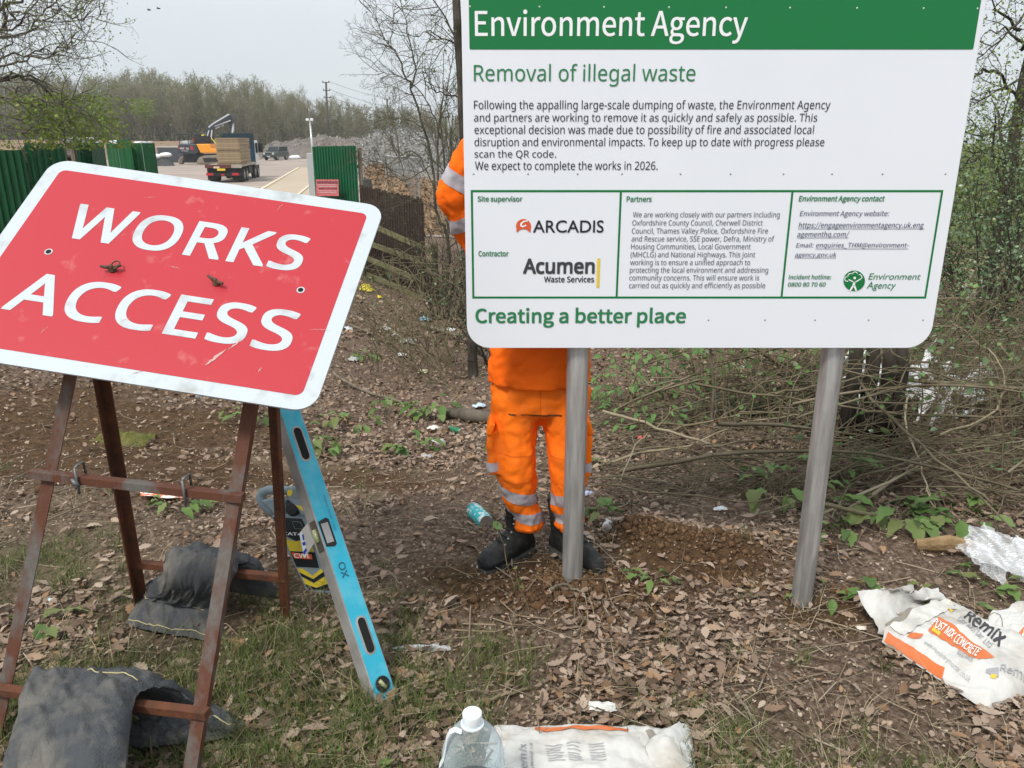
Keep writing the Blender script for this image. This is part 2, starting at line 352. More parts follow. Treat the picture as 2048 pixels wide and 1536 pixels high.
o_ = rrect(xl0, zb0, xr0, zt0, .085, 8)
panel = bevel(MB().prism([(x, YB, z) for x, z in o_][::-1], (0, .004, 0)).ob('panel', M_board, board), .001, 1, 60)
band_x0, band_x1 = at(938.5, 60, YB)[0], (at(1946, 100, YB)[0]); bz = at(1400, 99, YB)[2]
bb = rrect(band_x0, bz, band_x1, zt0 - .022, .004, 2)
MB().add([(x, YB - .001, z) for x, z in bb], [tuple(range(len(bb)))]).ob('header_band', M_green, board)
def board_text(name, s, x0, x1, ybase, ytop, m, bold=0, shear=0, space=1, off=.0022, parent=None, font='arial'):
    V, F = glyphs(s, bold, shear, space, font); A = bp(x0, ybase, off); B = bp(x1, ybase, off); T = bp(x0, ytop, off)
    return [(A[0] + v[0] * (B[0] - A[0]), YB - off - v[2], A[2] + v[1] * (T[2] - A[2])) for v in V], F
def text_part(name, m, lines, parent=board):
    mb = MB()
    for l in lines: mb.add(*board_text(name, l[0], l[1], l[2], l[3], l[4], m, *(l[5:])))
    return mb.ob(name, m, parent)
text_part('heading_lettering', M_wtext, [('Environment Agency', 950, 1493, 72, 19, .012, 0, 1, .0022, None, 'meta')])
text_part('subheading_lettering', M_gtext, [('Removal of illegal waste', 948, 1390, 162, 127.5)])
text_part('body_lettering', M_black, [
    ('Following the appalling large-scale dumping of waste, the Environment Agency', 948, 1660, 218, 200),
    ('and partners are working to remove it as quickly and safely as possible. This', 948, 1634, 243, 226),
    ('exceptional decision was made due to possibility of fire and associated local', 949, 1627, 267.5, 250),
    ('disruption and environmental impacts. To keep up to date with progress please', 949, 1648, 292, 275),
    ('scan the QR code.', 949, 1112, 315, 300), ('We expect to complete the works in 2026.', 950, 1315, 339.5, 322)])
text_part('slogan_lettering', M_gtext, [('Creating a better place', 951, 1371, 646, 615, .028, 0, 1, .0022, None, 'meta')])
for ln in (('Site supervisor', 955, 1044.5, 403, 392, .03, 0, 1, .0022, None, 'meta'), ('Contractor', 957, 1017, 512.5, 501.5, .03, 0, 1, .0022, None, 'meta'), ('Partners', 1253, 1303, 403.5, 392.5, .03, 0, 1, .0022, None, 'meta'), ('Environment Agency contact', 1597, 1769, 402.5, 391, .03, .15, 1, .0022, None, 'meta')): text_part('table_heading_lettering', M_gtext, [ln])
text_part('partners_lettering', M_grey, [(s, a, b_, y, y - 11.3) for s, a, b_, y in (
    ('We are working closely with our partners including', 1265.5, 1559, 434.5), ('Oxfordshire County Council, Cherwell District', 1264.5, 1525, 450.8),
    ('Council, Thames Valley Police, Oxfordshire Fire', 1263.5, 1535.5, 467), ('and Rescue service, SSE power, Defra, Ministry of', 1263, 1548, 482.8),
    ('Housing Communities, Local Government', 1262, 1501, 498.4), ('(MHCLG) and National Highways. This joint', 1261, 1510, 514.5),
    ('working is to ensure a unified approach to', 1260, 1500, 530), ('protecting the local environment and addressing', 1259.5, 1536, 545.3),
    ('community concerns. This will ensure work is', 1258.5, 1518, 560.8), ('carried out as quickly and efficiently as possible', 1258, 1530, 576.2))])
text_part('contact_lettering', M_blue, [('Environment Agency website:', 1599.5, 1778, 432, 421, 0, .15, 1, .0022, None, 'meta'), ('https://engageenvironmentagency.uk.eng', 1597, 1847, 455.5, 444, 0, .15, 1, .0022, None, 'meta'), ('agementhq.com/', 1594.5, 1698, 473.5, 462.5, 0, .15, 1, .0022, None, 'meta'), ('Email:', 1592, 1626.5, 495, 485.5, 0, .15, 1, .0022, None, 'meta'), ('enquiries_THM@environment-', 1632, 1817, 495, 485, 0, .15, 1, .0022, None, 'meta'), ('agency.gov.uk', 1590, 1672.5, 513.5, 504.5, 0, .15, 1, .0022, None, 'meta')])
mb = MB()
for x0, x1, y in ((1596, 1849, 457.5), (1594, 1697, 475.5), (1631, 1817, 497.5), (1589, 1672, 515.5)):
    a, b_ = bp(x0, y, .0022), bp(x1, y, .0022); mb.add([a, b_, b_ + [0, 0, -.0014], a + [0, 0, -.0014]], [(0, 1, 2, 3)])
mb.ob('link_underline', M_blue, board)
text_part('hotline_lettering', M_gtext, [('Incident hotline:', 1577, 1662, 558.5, 549, .02, .12, 1, .0022, None, 'meta'), ('0800 80 70 60', 1575.5, 1651, 573, 564.5, .02, .12, 1, .0022, None, 'meta')])
# green table frame
mb = MB(); q = lambda x, y: bp(x, y, .001)
fx0, fx1 = (q(941, 382)[0] + q(945, 596)[0]) / 2, (q(1888, 382)[0] + q(1851, 596)[0]) / 2; fz1, fz0 = q(0, 380)[2], q(0, 597)[2]; tw = .0075
d1 = (q(1242, 382)[0] + q(1233, 596)[0]) / 2; d2 = (q(1585, 382)[0] + q(1563, 596)[0]) / 2
def rect(mb, x0, z0, x1, z1, off=.001): mb.add([(x0, YB - off, z0), (x1, YB - off, z0), (x1, YB - off, z1), (x0, YB - off, z1)], [(0, 1, 2, 3)])
rect(mb, fx0, fz1 - tw, fx1, fz1); rect(mb, fx0, fz0, fx1, fz0 + tw)
for xx in (fx0, fx1 - tw, d1 - tw / 2, d2 - tw / 2): rect(mb, xx, fz0 + tw, xx + tw, fz1 - tw)
mb.ob('table_frame', M_green, board)
# company marks
def bpoly(pts, off): return [tuple(bp(x, y, off)) for x, y in pts]
def arc(cx, cy, r, a0, a1, n=14, ry=None): return [(cx + r * math.cos(R(a0 + (a1 - a0) * k / n)), cy - (ry or r) * math.sin(R(a0 + (a1 - a0) * k / n))) for k in range(n + 1)]
mb = MB(); o2 = arc(1047, 452.5, 15, -8, 200, 18, 14.5) + [(1033, 464)] + arc(1047, 470, 13.5, 155, 25, 8, 12) + [(1061, 464)]
mb.add(bpoly(o2, .0018), [tuple(range(len(o2)))]); mb.ob('orange_emblem', M_logo_o, board)
mb = MB()
sw = [(1056, 440.5), (1047, 441.5), (1041, 446), (1040, 451.5), (1045, 455), (1053, 451.5)]; swi = [(1055, 443), (1048.5, 444), (1044, 447.5), (1043.5, 450.5), (1046, 452), (1052, 449)]
mb.add(bpoly(sw + swi, .0026), [(i, i + 1, 6 + i + 1, 6 + i) for i in range(5)]); mb.ob('emblem_swirl', M_wtext, board)
text_part('supervisor_name_lettering', M_black, [('ARCADIS', 1066, 1207, 465, 440.5, .012, 0, 1, .0022, None, 'bfont')])
text_part('contractor_name_lettering', M_charc, [('Acumen', 1046, 1189, 547.5, 517, .045)]); text_part('contractor_subname_lettering', M_black, [('Waste Services', 1088, 1188, 564.5, 552.5, .022)])
mb = MB(); a, b_ = bp(1194.5, 517, .0018), bp(1200.5, 517, .0018); c_ = bp(1194, 575, .0018); mb.add([(a[0], a[1], c_[2]), (b_[0], a[1], c_[2]), b_, a], [(0, 1, 2, 3)]); mb.ob('yellow_bar', M_yel, board)
mb = MB(); o2 = arc(1708.5, 561.5, 21.5, 0, 350, 35, 20.5); mb.add(bpoly(o2, .0018), [tuple(range(len(o2)))]); mb.ob('tree_emblem_disc', M_green, board)
mb = MB()
def stroke(pts, wd):
    P = [np.array(p, float) for p in pts]; L = []; Rr = []
    for i, p in enumerate(P):
        d = P[min(i + 1, len(P) - 1)] - P[max(i - 1, 0)]; d /= np.linalg.norm(d); n = np.array([-d[1], d[0]]); ww = wd[i] if not np.isscalar(wd) else wd
        L.append(p + n * ww / 2); Rr.append(p - n * ww / 2)
    n = len(P); mb.add(bpoly(L + Rr, .0026), [(i, i + 1, n + i + 1, n + i) for i in range(n - 1)])
stroke(arc(1701, 552, 5, 60, 190, 8) , 1.6); stroke(arc(1694, 558, 4.6, 80, 300, 9), 1.6); stroke(arc(1710, 549, 5.2, 20, 170, 8), 1.6); stroke(arc(1719, 554, 4.8, -70, 110, 8), 1.6)
stroke([(1697, 559), (1703, 562), (1708, 564), (1713, 563), (1721, 558)], 2.2)
stroke([(1708.5, 563), (1708, 568), (1707, 572)], [5, 4.6, 5]); stroke([(1706.5, 571), (1703, 577), (1699.5, 582)], [4, 3.4, 3]); stroke([(1708.5, 571), (1711, 577), (1712.5, 582)], [4, 3.4, 3])
o2 = arc(1709.5, 556, 2.7, 0, 340, 12); mb.add(bpoly(o2, .0026), [tuple(range(len(o2)))])
mb.ob('tree_emblem_figure', M_wtext, board)
text_part('agency_name_lettering', M_gtext, [('Environment', 1736.5, 1840.5, 559, 546.5, 0, .18, 1, .0022, None, 'bfont'), ('Agency', 1733, 1791, 577, 563.5, 0, .18, 1, .0022, None, 'bfont')])
riv = None
for px, py, mm in [(x, 13 + (x - 940) * .004, M_rivl) for x in (940, 1079, 1208, 1338, 1452, 1580, 1714, 1847, 1955)] + [(x, 348, M_rivet) for x in (947, 1056, 1155, 1244, 1361, 1461, 1567, 1664, 1765, 1891)] + [(x, 640, M_rivet) for x in (1182, 1290, 1417, 1530, 1630, 1737, 1846)]:
    c = bp(px, py, 0); c[1] = YB
    MB().lathe(c, [(.0032, 0), (.003, .001), (.0016, .002)], 10, (0, -1, 0)).ob('rivet', mm, board, smooth=True)
for xx, pz in ((at(1150, 930, 2.91)[0], 'l'), (at(1637, 930, 2.91)[0], 'r')):
    gz = float(terrain(xx, 2.91)); MB().lathe((xx, 2.91, gz - .12), [(.0425, 0), (.0425, zt0 - gz + .17), (.040, zt0 - gz + .175), (.040, zt0 - gz + .10), (.001, zt0 - gz + .10)], 40).ob('post', M_steel, board, smooth=False)
for o in board.children:
    if o.name.startswith('post'): o.data.polygons.foreach_set('use_smooth', [True] * len(o.data.polygons)); m = o.modifiers.new('edge', 'EDGE_SPLIT'); m.split_angle = R(40)
for k, z in enumerate((zb0 + .10, zb0 + .66, zt0 - .10)):
    bevel(MB().box(((xl0 + xr0) / 2, YB + .0145, z), (xr0 - xl0 - .06, .019, .042)).ob('stiffener_rail', M_alu, board), .002)
    for xx in (at(1150, 930, 2.91)[0], at(1637, 930, 2.91)[0]): MB().lathe((xx, 2.91, z - .018), [(.0432, 0), (.0455, 0), (.0455, .036), (.0432, .036)], 32).ob('post_clip', M_alu, board, smooth=False)

# ================================================================ WORKS ACCESS SIGN ON ITS RUSTY STAND
KP = 1.10
TLc, TRc, BRc, BLc = [EYE + (np.array(p) - EYE) * KP for p in ((-1.44087, 2.53863, 1.73623), (-.40446, 2.43995, 1.59985), (-.48260, 1.86437, 1.13422), (-1.51902, 1.96306, 1.27059))]
Uv = (TRc + BRc - TLc - BLc); Uv /= np.linalg.norm(Uv); Vv = (TLc + TRc - BLc - BRc); Vv -= Uv * (Vv @ Uv); Vv /= np.linalg.norm(Vv); Nv = np.cross(Uv, Vv); Nv *= np.sign(Nv @ (EYE - TLc))
PC = (TLc + TRc + BRc + BLc) / 4
def pl_uv(px, py):
    r = ray(px, py); t = ((PC - EYE) @ Nv) / (r @ Nv); p = EYE + r * t - PC; return np.array([p @ Uv, p @ Vv])
def pl(u, v, off=0): return PC + Uv * u + Vv * v + Nv * off
hu = (np.linalg.norm(TRc - TLc) + np.linalg.norm(BRc - BLc)) / 4; hv = (np.linalg.norm(TLc - BLc) + np.linalg.norm(TRc - BRc)) / 4
def retro(name, c1, c2):
    m = mat(name, c1, c2, rough=.4, scale=11, lo=.62, hi=.86, spec=.4, bump=.05, bscale=160, stretch=(1, 1, .35), detail=8); return m
M_red = retro('red_reflective_face', (.40, .020, .030), (.50, .20, .19)); M_wref = mat('scuffed_white_reflective', (.45, .495, .525), (.25, .235, .20), rough=.45, scale=9, lo=.52, hi=.82, detail=8, bump=.05, bscale=140)
M_pback = mat('grey_plate_back', (.30, .31, .32), rough=.5, metal=.5)
M_rust = mat('rusty_angle_iron', (.105, .042, .025), (.125, .12, .11), rough=.75, scale=9, lo=.50, hi=.66, stretch=(1, 1, .45), bump=.35, bscale=90, spec=.3); M_rusto = mat('rust_orange_iron', (.135, .048, .022), (.07, .032, .02), rough=.85, scale=14, bump=.4, bscale=80)
works = thing('works_sign', 'tilted red and white WORKS ACCESS sign on a rusty angle iron stand', 'road sign', (-1.2, 2.5, 0))
o2 = rrect(-hu, -hv, hu, hv, .062, 8)
pb = MB().prism([pl(u, v) for u, v in o2], -Nv * .006).ob('sign_plate', M_wref, works)
o3 = rrect(-hu + .047, -hv + .046, hu - .047, hv - .046, .022, 6)
MB().add([pl(u, v, .0008) for u, v in o3], [tuple(range(len(o3)))]).ob('red_panel', M_red, works)
def plate_text(s, pL, pR, pT, bold, space=1.0, left=None):
    V, F = glyphs(s, bold, 0, space); a, b_, t_ = pl_uv(*pL), pl_uv(*pR), pl_uv(*pT)
    if left: a[0] = pl_uv(*left)[0]
    return [pl(a[0] + v[0] * (b_[0] - a[0]), a[1] + v[1] * (t_[1] - a[1]), .0016 + v[2]) for v in V], F
MB().add(*plate_text('WORKS', (142.8, 477), (624.6, 476), (162.6, 407), .023, 1.04, (162, 408))).ob('works_lettering', M_wref, works)
MB().add(*plate_text('ACCESS', (2, 618), (602, 636), (76, 545), .023, 1.04)).ob('access_lettering', M_wref, works)
M_hole = mat('dark_hole', (.012, .012, .012), rough=.9); M_scr = mat('weathered_black_clip', (.05, .04, .032), (.12, .06, .03), rough=.6, scale=30)
M_scuff = mat('pale_scuff', (.42, .22, .21), (.52, .33, .32), rough=.6, scale=40)
rs = np.random.default_rng(66)
for px, py, L_, w_, a_ in ((432, 715, .075, .012, 60), (470, 690, .05, .006, 62), (275, 745, .03, .004, 20), (560, 415, .035, .003, 75), (640, 660, .06, .0022, 12), (250, 640, .028, .004, 40), (350, 535, .04, .003, -8), (520, 740, .02, .005, 80), (90, 660, .03, .003, 70), (300, 395, .04, .0022, 15)):
    u, v = pl_uv(px, py); n_ = 9; d_ = np.array((math.cos(R(a_)), math.sin(R(a_)))); e_ = np.array((-d_[1], d_[0])); up_, dn_ = [], []
    for k in range(n_):
        t_ = k / (n_ - 1); c = np.array((u, v)) + d_ * (t_ - .5) * L_ + e_ * rs.normal(0, .0012); hw = w_ / 2 * math.sin(.15 + 2.8 * t_) * rs.uniform(.35, 1); up_.append(pl(*(c + e_ * hw), .0021)); dn_.append(pl(*(c - e_ * hw), .0021))
    MB().add(up_ + dn_, [(k, k + 1, n_ + k + 1, n_ + k) for k in range(n_ - 1)]).ob('scuff_mark', M_scuff, works)
for px, py in ((97.5, 504), (601.5, 580.5)):
    u, v = pl_uv(px, py); MB().lathe(pl(u, v, .0012), [(.0125, 0), (.0125, .0006)], 18, Nv).ob('hole_rim', M_wref, works); MB().lathe(pl(u, v, .0012), [(.0085, 0), (.0085, .0010)], 18, Nv).ob('bolt_hole', M_hole, works)
for px, py, ang in ((226, 541, 14), (434, 568, -22)):
    u, v = pl_uv(px, py); mb = MB(); mb.lathe(pl(u, v, .001), [(.012, 0), (.012, .004), (.007, .006), (.006, .022), (.001, .024)], 12, Nv)
    d = Uv * math.cos(R(ang)) + Vv * math.sin(R(ang))
    for sgn in (-1, 1): mb.tube([pl(u, v, .014) + d * sgn * .004, pl(u, v, .017) + d * sgn * .017, pl(u, v, .022) + d * sgn * .030], [.006, .0055, .004], 8)
    if ang > 0: mb.tube([pl(u + .012, v + .004, .012)] + [pl(u + .012 + .012 * math.cos(t), v + .008 + .016 * math.sin(t), .02) for t in np.linspace(-1.5, 4.2, 12)], .0022, 6)
    fix_normals(mb.ob('wing_nut', M_scr, works, smooth=True))
# stand: four angle iron legs, top bar behind the plate, cross bars
apL = pl(*pl_uv(142, 615), -.03); apR = pl(*pl_uv(533, 624), -.03)
apL = apL + Vv * .03; apR = apR + Vv * .03
def foot(px, py): p = G(px, py); p[2] = float(terrain(p[0], p[1])) - .01; return p
fFR, fFL, fBR, fBL = foot(379, 1600), foot(-32, 1490), foot(581, 1232), foot(278, 1208)
sd_ = np.array(apR - apL); sd_ /= np.linalg.norm(sd_)
for p, q_, s_, m in ((fFR, apR, -1, M_rust), (fFL, apL, 1, M_rust)): MB().angle(p, q_ + (0, -.012, 0), .038, .005, sd_ * s_, (0, 1, .3)).ob('leg', m, works)
for p, q_, s_, m in ((fBR, apR, -1, M_rusto), (fBL, apL, 1, M_rusto)): MB().angle(p, q_ + (0, .03, 0), .038, .005, sd_ * s_, (0, -1, .3)).ob('leg', m, works)
bevel(MB().bar(apL - sd_ * .05, apR + sd_ * .05, .04, .04).ob('top_bar', M_rust, works), .002)
def on_leg(a, b_, py, px):                          # point of a leg seen at photo height py
    ts = np.linspace(0, 1, 600); P = a + (b_ - a) * ts[:, None]; d = P - EYE; dep = d[:, 1] * math.cos(PITCH) - d[:, 2] * math.sin(PITCH); up = d[:, 1] * math.sin(PITCH) + d[:, 2] * math.cos(PITCH)
    return P[np.argmin(abs(768 - up / dep * FPX - py))]
bars = []
for nm, (La, Lb, ya), (Ra, Rb, yb), ext, m, sh in (('cross_bar', (fFL, apL, 945), (fFR, apR, 990), (.035, .012), M_rust, -1), ('cross_bar', (fFL, apL, 1372), (fFR, apR, 1420), (.03, .012), M_rusto, -1), ('cross_bar', (fBL, apL, 1130), (fBR, apR, 1160), (0, 0), M_rusto, 1)):
    p, q_ = on_leg(La, Lb, ya, 0), on_leg(Ra, Rb, yb, 0); d = (q_ - p) / np.linalg.norm(q_ - p); off = np.array([0, -.016, 0]) if sh < 0 else np.array([0, .012, 0])
    p, q_ = p - d * ext[0] + off, q_ + d * ext[1] + off
    bevel(MB().bar(p, q_, .026, .030).ob(nm, m, works), .0015); bars.append((p, q_))
M_zinc = mat('zinc_hook', (.17, .175, .18), rough=.55, metal=.6)
for px, fr in ((153, .24), (365, .74)):
    p = bars[0][0] + (bars[0][1] - bars[0][0]) * fr
    mb = MB(); mb.tube([p + v for v in ((0, -.021, .045), (0, -.021, .0), (0, -.019, -.04))], .004, 8); mb.tube([p + v for v in ((0, -.021, .045), (.004, -.005, .05), (.006, .018, .048), (.006, .022, .0))], .004, 8); mb.ob('hook_bolt', M_zinc, works, smooth=True)
    if px < 200: MB().tube([p + v for v in ((-.012, -.026, .012), (0, -.03, 0), (.01, -.026, -.012))], [.004, .009, .004], 8).ob('wing_nut', M_zinc, works, smooth=True)

# ================================================================ THE PERSON BEHIND THE BOARD
def fused(name, mb, voxel, smooth=3, disp=0, dscale=.1, m=None, parent=None):
    o = mb.ob('tmp', None); r = o.modifiers.new('r', 'REMESH'); r.mode = 'VOXEL'; r.voxel_size = voxel
    if smooth: s = o.modifiers.new('s', 'SMOOTH'); s.iterations = smooth; s.factor = .5
    if disp:
        tx = bpy.data.textures.new('folds', 'CLOUDS'); tx.noise_scale = dscale; tx.noise_depth = 3; tx.noise_type = 'HARD_NOISE'
        d = o.modifiers.new('d', 'DISPLACE'); d.texture = tx; d.strength = disp; d.mid_level = .5; d.texture_coords = 'GLOBAL'
    bpy.context.view_layer.update()
    me = bpy.data.meshes.new_from_object(o.evaluated_get(bpy.context.evaluated_depsgraph_get()))
    V = np.zeros(len(me.vertices) * 3); me.vertices.foreach_get('co', V); V = V.reshape(-1, 3); F = [tuple(p.vertices) for p in me.polygons]
    bpy.data.objects.remove(o); bpy.data.meshes.remove(me)
    return ob(name, V, F, m, parent, smooth=True)
def band(name, src, planes, keep, off, m, parent):               # slice of a garment between planes, raised off it
    bm = bmesh.new(); bm.from_mesh(src.data); base = np.zeros(3); q = src
    while q is not None: base += np.array(q.location); q = q.parent
    for co, no, side in planes:
        co = Vector(np.array(co) - base)
        bmesh.ops.bisect_plane(bm, geom=bm.verts[:] + bm.edges[:] + bm.faces[:], plane_co=co, plane_no=Vector(no), clear_inner=True, dist=1e-5)
    if keep: bmesh.ops.delete(bm, geom=[f for f in bm.faces if not keep(np.array(f.calc_center_median()) + base)], context='FACES')
    bm.normal_update()
    for v in bm.verts: v.co += v.normal * off
    V = [np.array(v.co) + base for v in bm.verts]; bm.verts.index_update(); F = [tuple(v.index for v in f.verts) for f in bm.faces]; bm.free()
    return ob(name, V, F, m, parent, smooth=True)
M_orange = mat('hi_vis_orange_cloth', (.96, .165, .010), (.90, .135, .010), rough=.8, scale=5, spec=.1, bump=.5, bscale=15)
M_orange2 = mat('hi_vis_orange_trousers', (.95, .185, .012), (.60, .15, .03), rough=.8, scale=7, lo=.52, hi=.85, detail=8, spec=.1, bump=.55, bscale=17)
M_refl = mat('silver_reflective_tape', (.44, .41, .44), (.36, .34, .37), rough=.5, scale=20, spec=.4, bump=.15, bscale=60)
M_skin = mat('skin', (.55, .33, .24), rough=.5); M_hair = mat('brown_hair', (.05, .03, .018), rough=.6, bump=.4, bscale=120)
M_boot = mat('worn_black_leather', (.014, .015, .015), (.050, .048, .041), rough=.55, scale=11, lo=.45, hi=.8, bump=.3, bscale=70); M_sole = mat('black_rubber_sole', (.025, .026, .027), (.06, .058, .05), rough=.7, scale=16)
M_lace = mat('black_lace', (.012, .012, .013), rough=.8); M_eye = mat('metal_eyelet', (.3, .3, .3), rough=.4, metal=.8); M_dirt = mat('dark_stain', (.13, .05, .02), rough=.9)
M_ew = mat('eye_white', (.75, .73, .7), rough=.2)
HP = np.array((.115, 3.15, .80))
person = thing('person', 'person in orange hi-vis clothes and black work boots standing behind the notice board', 'person', (.13, 3.13, float(terrain(.13, 3.13))))
anL, anR = np.array((.050, 3.17, .10)), np.array((.245, 3.17, .10)); knL, knR = np.array((.018, 3.12, .42)), np.array((.243, 3.12, .42)); hiL, hiR = np.array((.012, 3.15, .76)), np.array((.225, 3.15, .76))
elL, elR = np.array((-.215, 3.0, 1.60)), np.array((.49, 3.02, 1.55)); shL, shR = np.array((-.055, 3.13, 1.335)), np.array((.30, 3.13, 1.335)); waL, waR = np.array((-.03, 2.935, 1.93)), np.array((.36, 2.94, 1.93))
mb = MB()
for s_, e_, w_, hx in ((shL, elL, waL, 1), (shR, elR, waR, -1)):
    mb.tube([s_, e_], [.05, .042], 12); mb.ell(e_, (.043,) * 3); mb.tube([e_, (e_ + w_) / 2, w_], [.042, .04, .027], 12)
    palm = w_ + (0, .0, .07); mb.ell(palm, (.038, .016, .05)); mb.tube([w_, palm], [.026, .03], 10, sx=1)
    for k, (fxo, L) in enumerate(((-.028, .07), (-.009, .08), (.010, .076), (.028, .06))):
        b0 = palm + (fxo, 0, .035); k1 = b0 + (0, -.002, L * .55); k2 = k1 + (0, -.018, L * .30); k3 = k2 + (0, -.022, -.006)
        mb.tube([b0, k1, k2, k3], [.0095, .009, .0085, .0075], 8); mb.ell(k3, (.0075,) * 3, nu=8, nv=6)
    mb.tube([palm + (hx * .03, 0, -.01), palm + (hx * .055, -.008, .02), palm + (hx * .06, -.02, .05)], [.012, .0105, .0085], 8); mb.ell(palm + (hx * .06, -.02, .05), (.0085,) * 3, nu=8, nv=6)
mb.rings([[(HP[0] + a * math.cos(t), 3.15 + b * math.sin(t), z) for t in np.linspace(0, 2 * math.pi, 20, endpoint=False)] for z, a, b in ((.72, .13, .10), (.85, .155, .11), (1.0, .145, .10), (1.15, .165, .11), (1.30, .185, .105), (1.38, .12, .075), (1.42, .06, .06))])
mb.tube([(HP[0], 3.155, 1.38), (HP[0], 3.14, 1.50)], [.062, .057], 14)
for a_, k_, h_ in ((anL, knL, hiL), (anR, knR, hiR)): mb.tube([h_, k_, a_, a_ - (0, 0, .05)], [.085, .055, .032, .03], 12)
hc = np.array((HP[0], 3.115, 1.585)); mb.ell(hc, (.075, .095, .112), nu=18, nv=14); mb.ell(hc + (0, -.04, -.06), (.052, .05, .055))
mb.tube([hc + (0, -.093, .01), hc + (0, -.112, -.022), hc + (0, -.095, -.03)], [.009, .015, .012], 8); mb.ell(hc + (0, -.088, -.058), (.026, .012, .007))
for sx in (-1, 1): mb.ell(hc + (sx * .076, .005, -.01), (.010, .022, .032)); mb.ell(hc + (sx * .031, -.083, .024), (.02, .012, .007))
fused('body', mb, .0055, 3, m=M_skin, parent=person)
for sx in (-1, 1): MB().ell(hc + (sx * .031, -.080, .008), (.012, .010, .010)).ob('eye', M_ew, person, smooth=True)
mb = MB(); mb.ell(hc + (0, .018, .035), (.082, .092, .095), nu=18, nv=12); fused('hair', mb, .008, 3, .012, .03, M_hair, person)
# trousers
mb = MB()
def loft(path, n=22):
    mb.rings([[(c[0] + a * math.cos(t), c[1] + b * math.sin(t), c[2]) for t in np.linspace(0, 2 * math.pi, n, endpoint=False)] for c, a, b in path])
def sag(an, kn, hi, k):                                           # straight cloth leg, fuller at thigh, bunching at the boot
    return [(an + (k, -.012, .030), .062, .076), (an + (k, -.018, .055), .075, .088), (an + (k, -.012, .09), .070, .082), (an + (k * .5, -.018, .13), .077, .090), (an * .7 + kn * .3 + (0, -.01, .04), .073, .086), (kn + (0, -.01, 0), .088, .098), (kn * .5 + hi * .5, .097, .110), (hi + (0, 0, -.08), .106, .125), (hi + (0, 0, .03), .110, .130)]
loft(sag(anL, knL, hiL, .020)); loft(sag(anR, knR, hiR, .010))
loft([((HP[0], 3.15, .672), .09, .10), ((HP[0], 3.15, .71), .20, .130), ((HP[0], 3.15, .80), .208, .136), ((HP[0], 3.15, .90), .195, .130), ((HP[0], 3.15, 1.0), .18, .125)], 30)
for sx, hx in ((-1, hiL), (1, hiR)):
    c = np.array((HP[0] + sx * .186, 3.11, .535)); mb.rings([[(c[0] + sx * (.004 + .016 * kk) + a * .020, c[1] + b * .085, c[2] + z) for a, b in ((-1, -1), (1, -.9), (1, .9), (-1, 1))] for z, kk in ((-.105, .2), (-.06, .8), (.06, 1), (.10, .6))])
trous = fused('trousers', mb, .011, 4, .024, .085, M_orange2, person)
for an, kn, sx in ((anL, knL, -1), (anR, knR, 1)):
    for z0, tl, tw in ((.185, .45, .055), (.085, .30, .052)):
        no = np.array((tl * -sx * .6, .05, 1.0)); no /= np.linalg.norm(no); co = an + (0, 0, z0)
        keep = (lambda c, s_=sx: (c[0] < HP[0] + .037) if s_ < 0 else (c[0] > HP[0] + .037))
        band('reflective_band', trous, [(co, no, 1), (co + no * tw, -no, 1)], keep, .0025, M_refl, person)
# cargo pocket flaps, stains
for sx in (-1, 1):
    c = np.array((HP[0] + sx * .203, 3.10, .648)); mb = MB(); mb.box(c, (.026, .15, .055), X=(1, 0, .35 * sx)); bevel(mb.ob('pocket_flap', M_orange2, person), .008, 3)
    band('pocket_tape', trous, [((0, 0, .455), (0, 0, 1), 1), ((0, 0, .495), (0, 0, -1), 1)], (lambda c, s_=sx: s_ * (c[0] - HP[0]) > .175), .0025, M_refl, person)
band('grime_streak', trous, [((HP[0], 0, .705), (.03, 0, 1), 1), ((HP[0], 0, .7125), (-.03, 0, -1), 1)], lambda c: c[1] < 3.09 and -.05 < c[0] < .2 and abs(vn(c[0] * 40, c[2] * 150)) > .35, .0015, M_dirt, person)
M_seam = mat('dark_orange_seam', (.72, .125, .010), rough=.9)
band('fly_seam', trous, [((HP[0] - .002, 0, 0), (1, 0, 0), 1), ((HP[0] + .003, 0, 0), (-1, 0, 0), 1)], lambda c: c[1] < 3.1 and .655 < c[2] < .84, .001, M_seam, person)
for z_ in (.40, .52): band('knee_seam', trous, [((HP[0], 0, z_), (.06, 0, 1), 1), ((HP[0], 0, z_ + .0035), (-.06, 0, -1), 1)], lambda c: c[1] < 3.13 and abs(c[0] - HP[0]) < .17, .001, M_seam, person)
band('hem_seam', trous, [((HP[0], 0, .155), (0, 0, 1), 1), ((HP[0], 0, .158), (0, 0, -1), 1)], None, .001, M_seam, person)
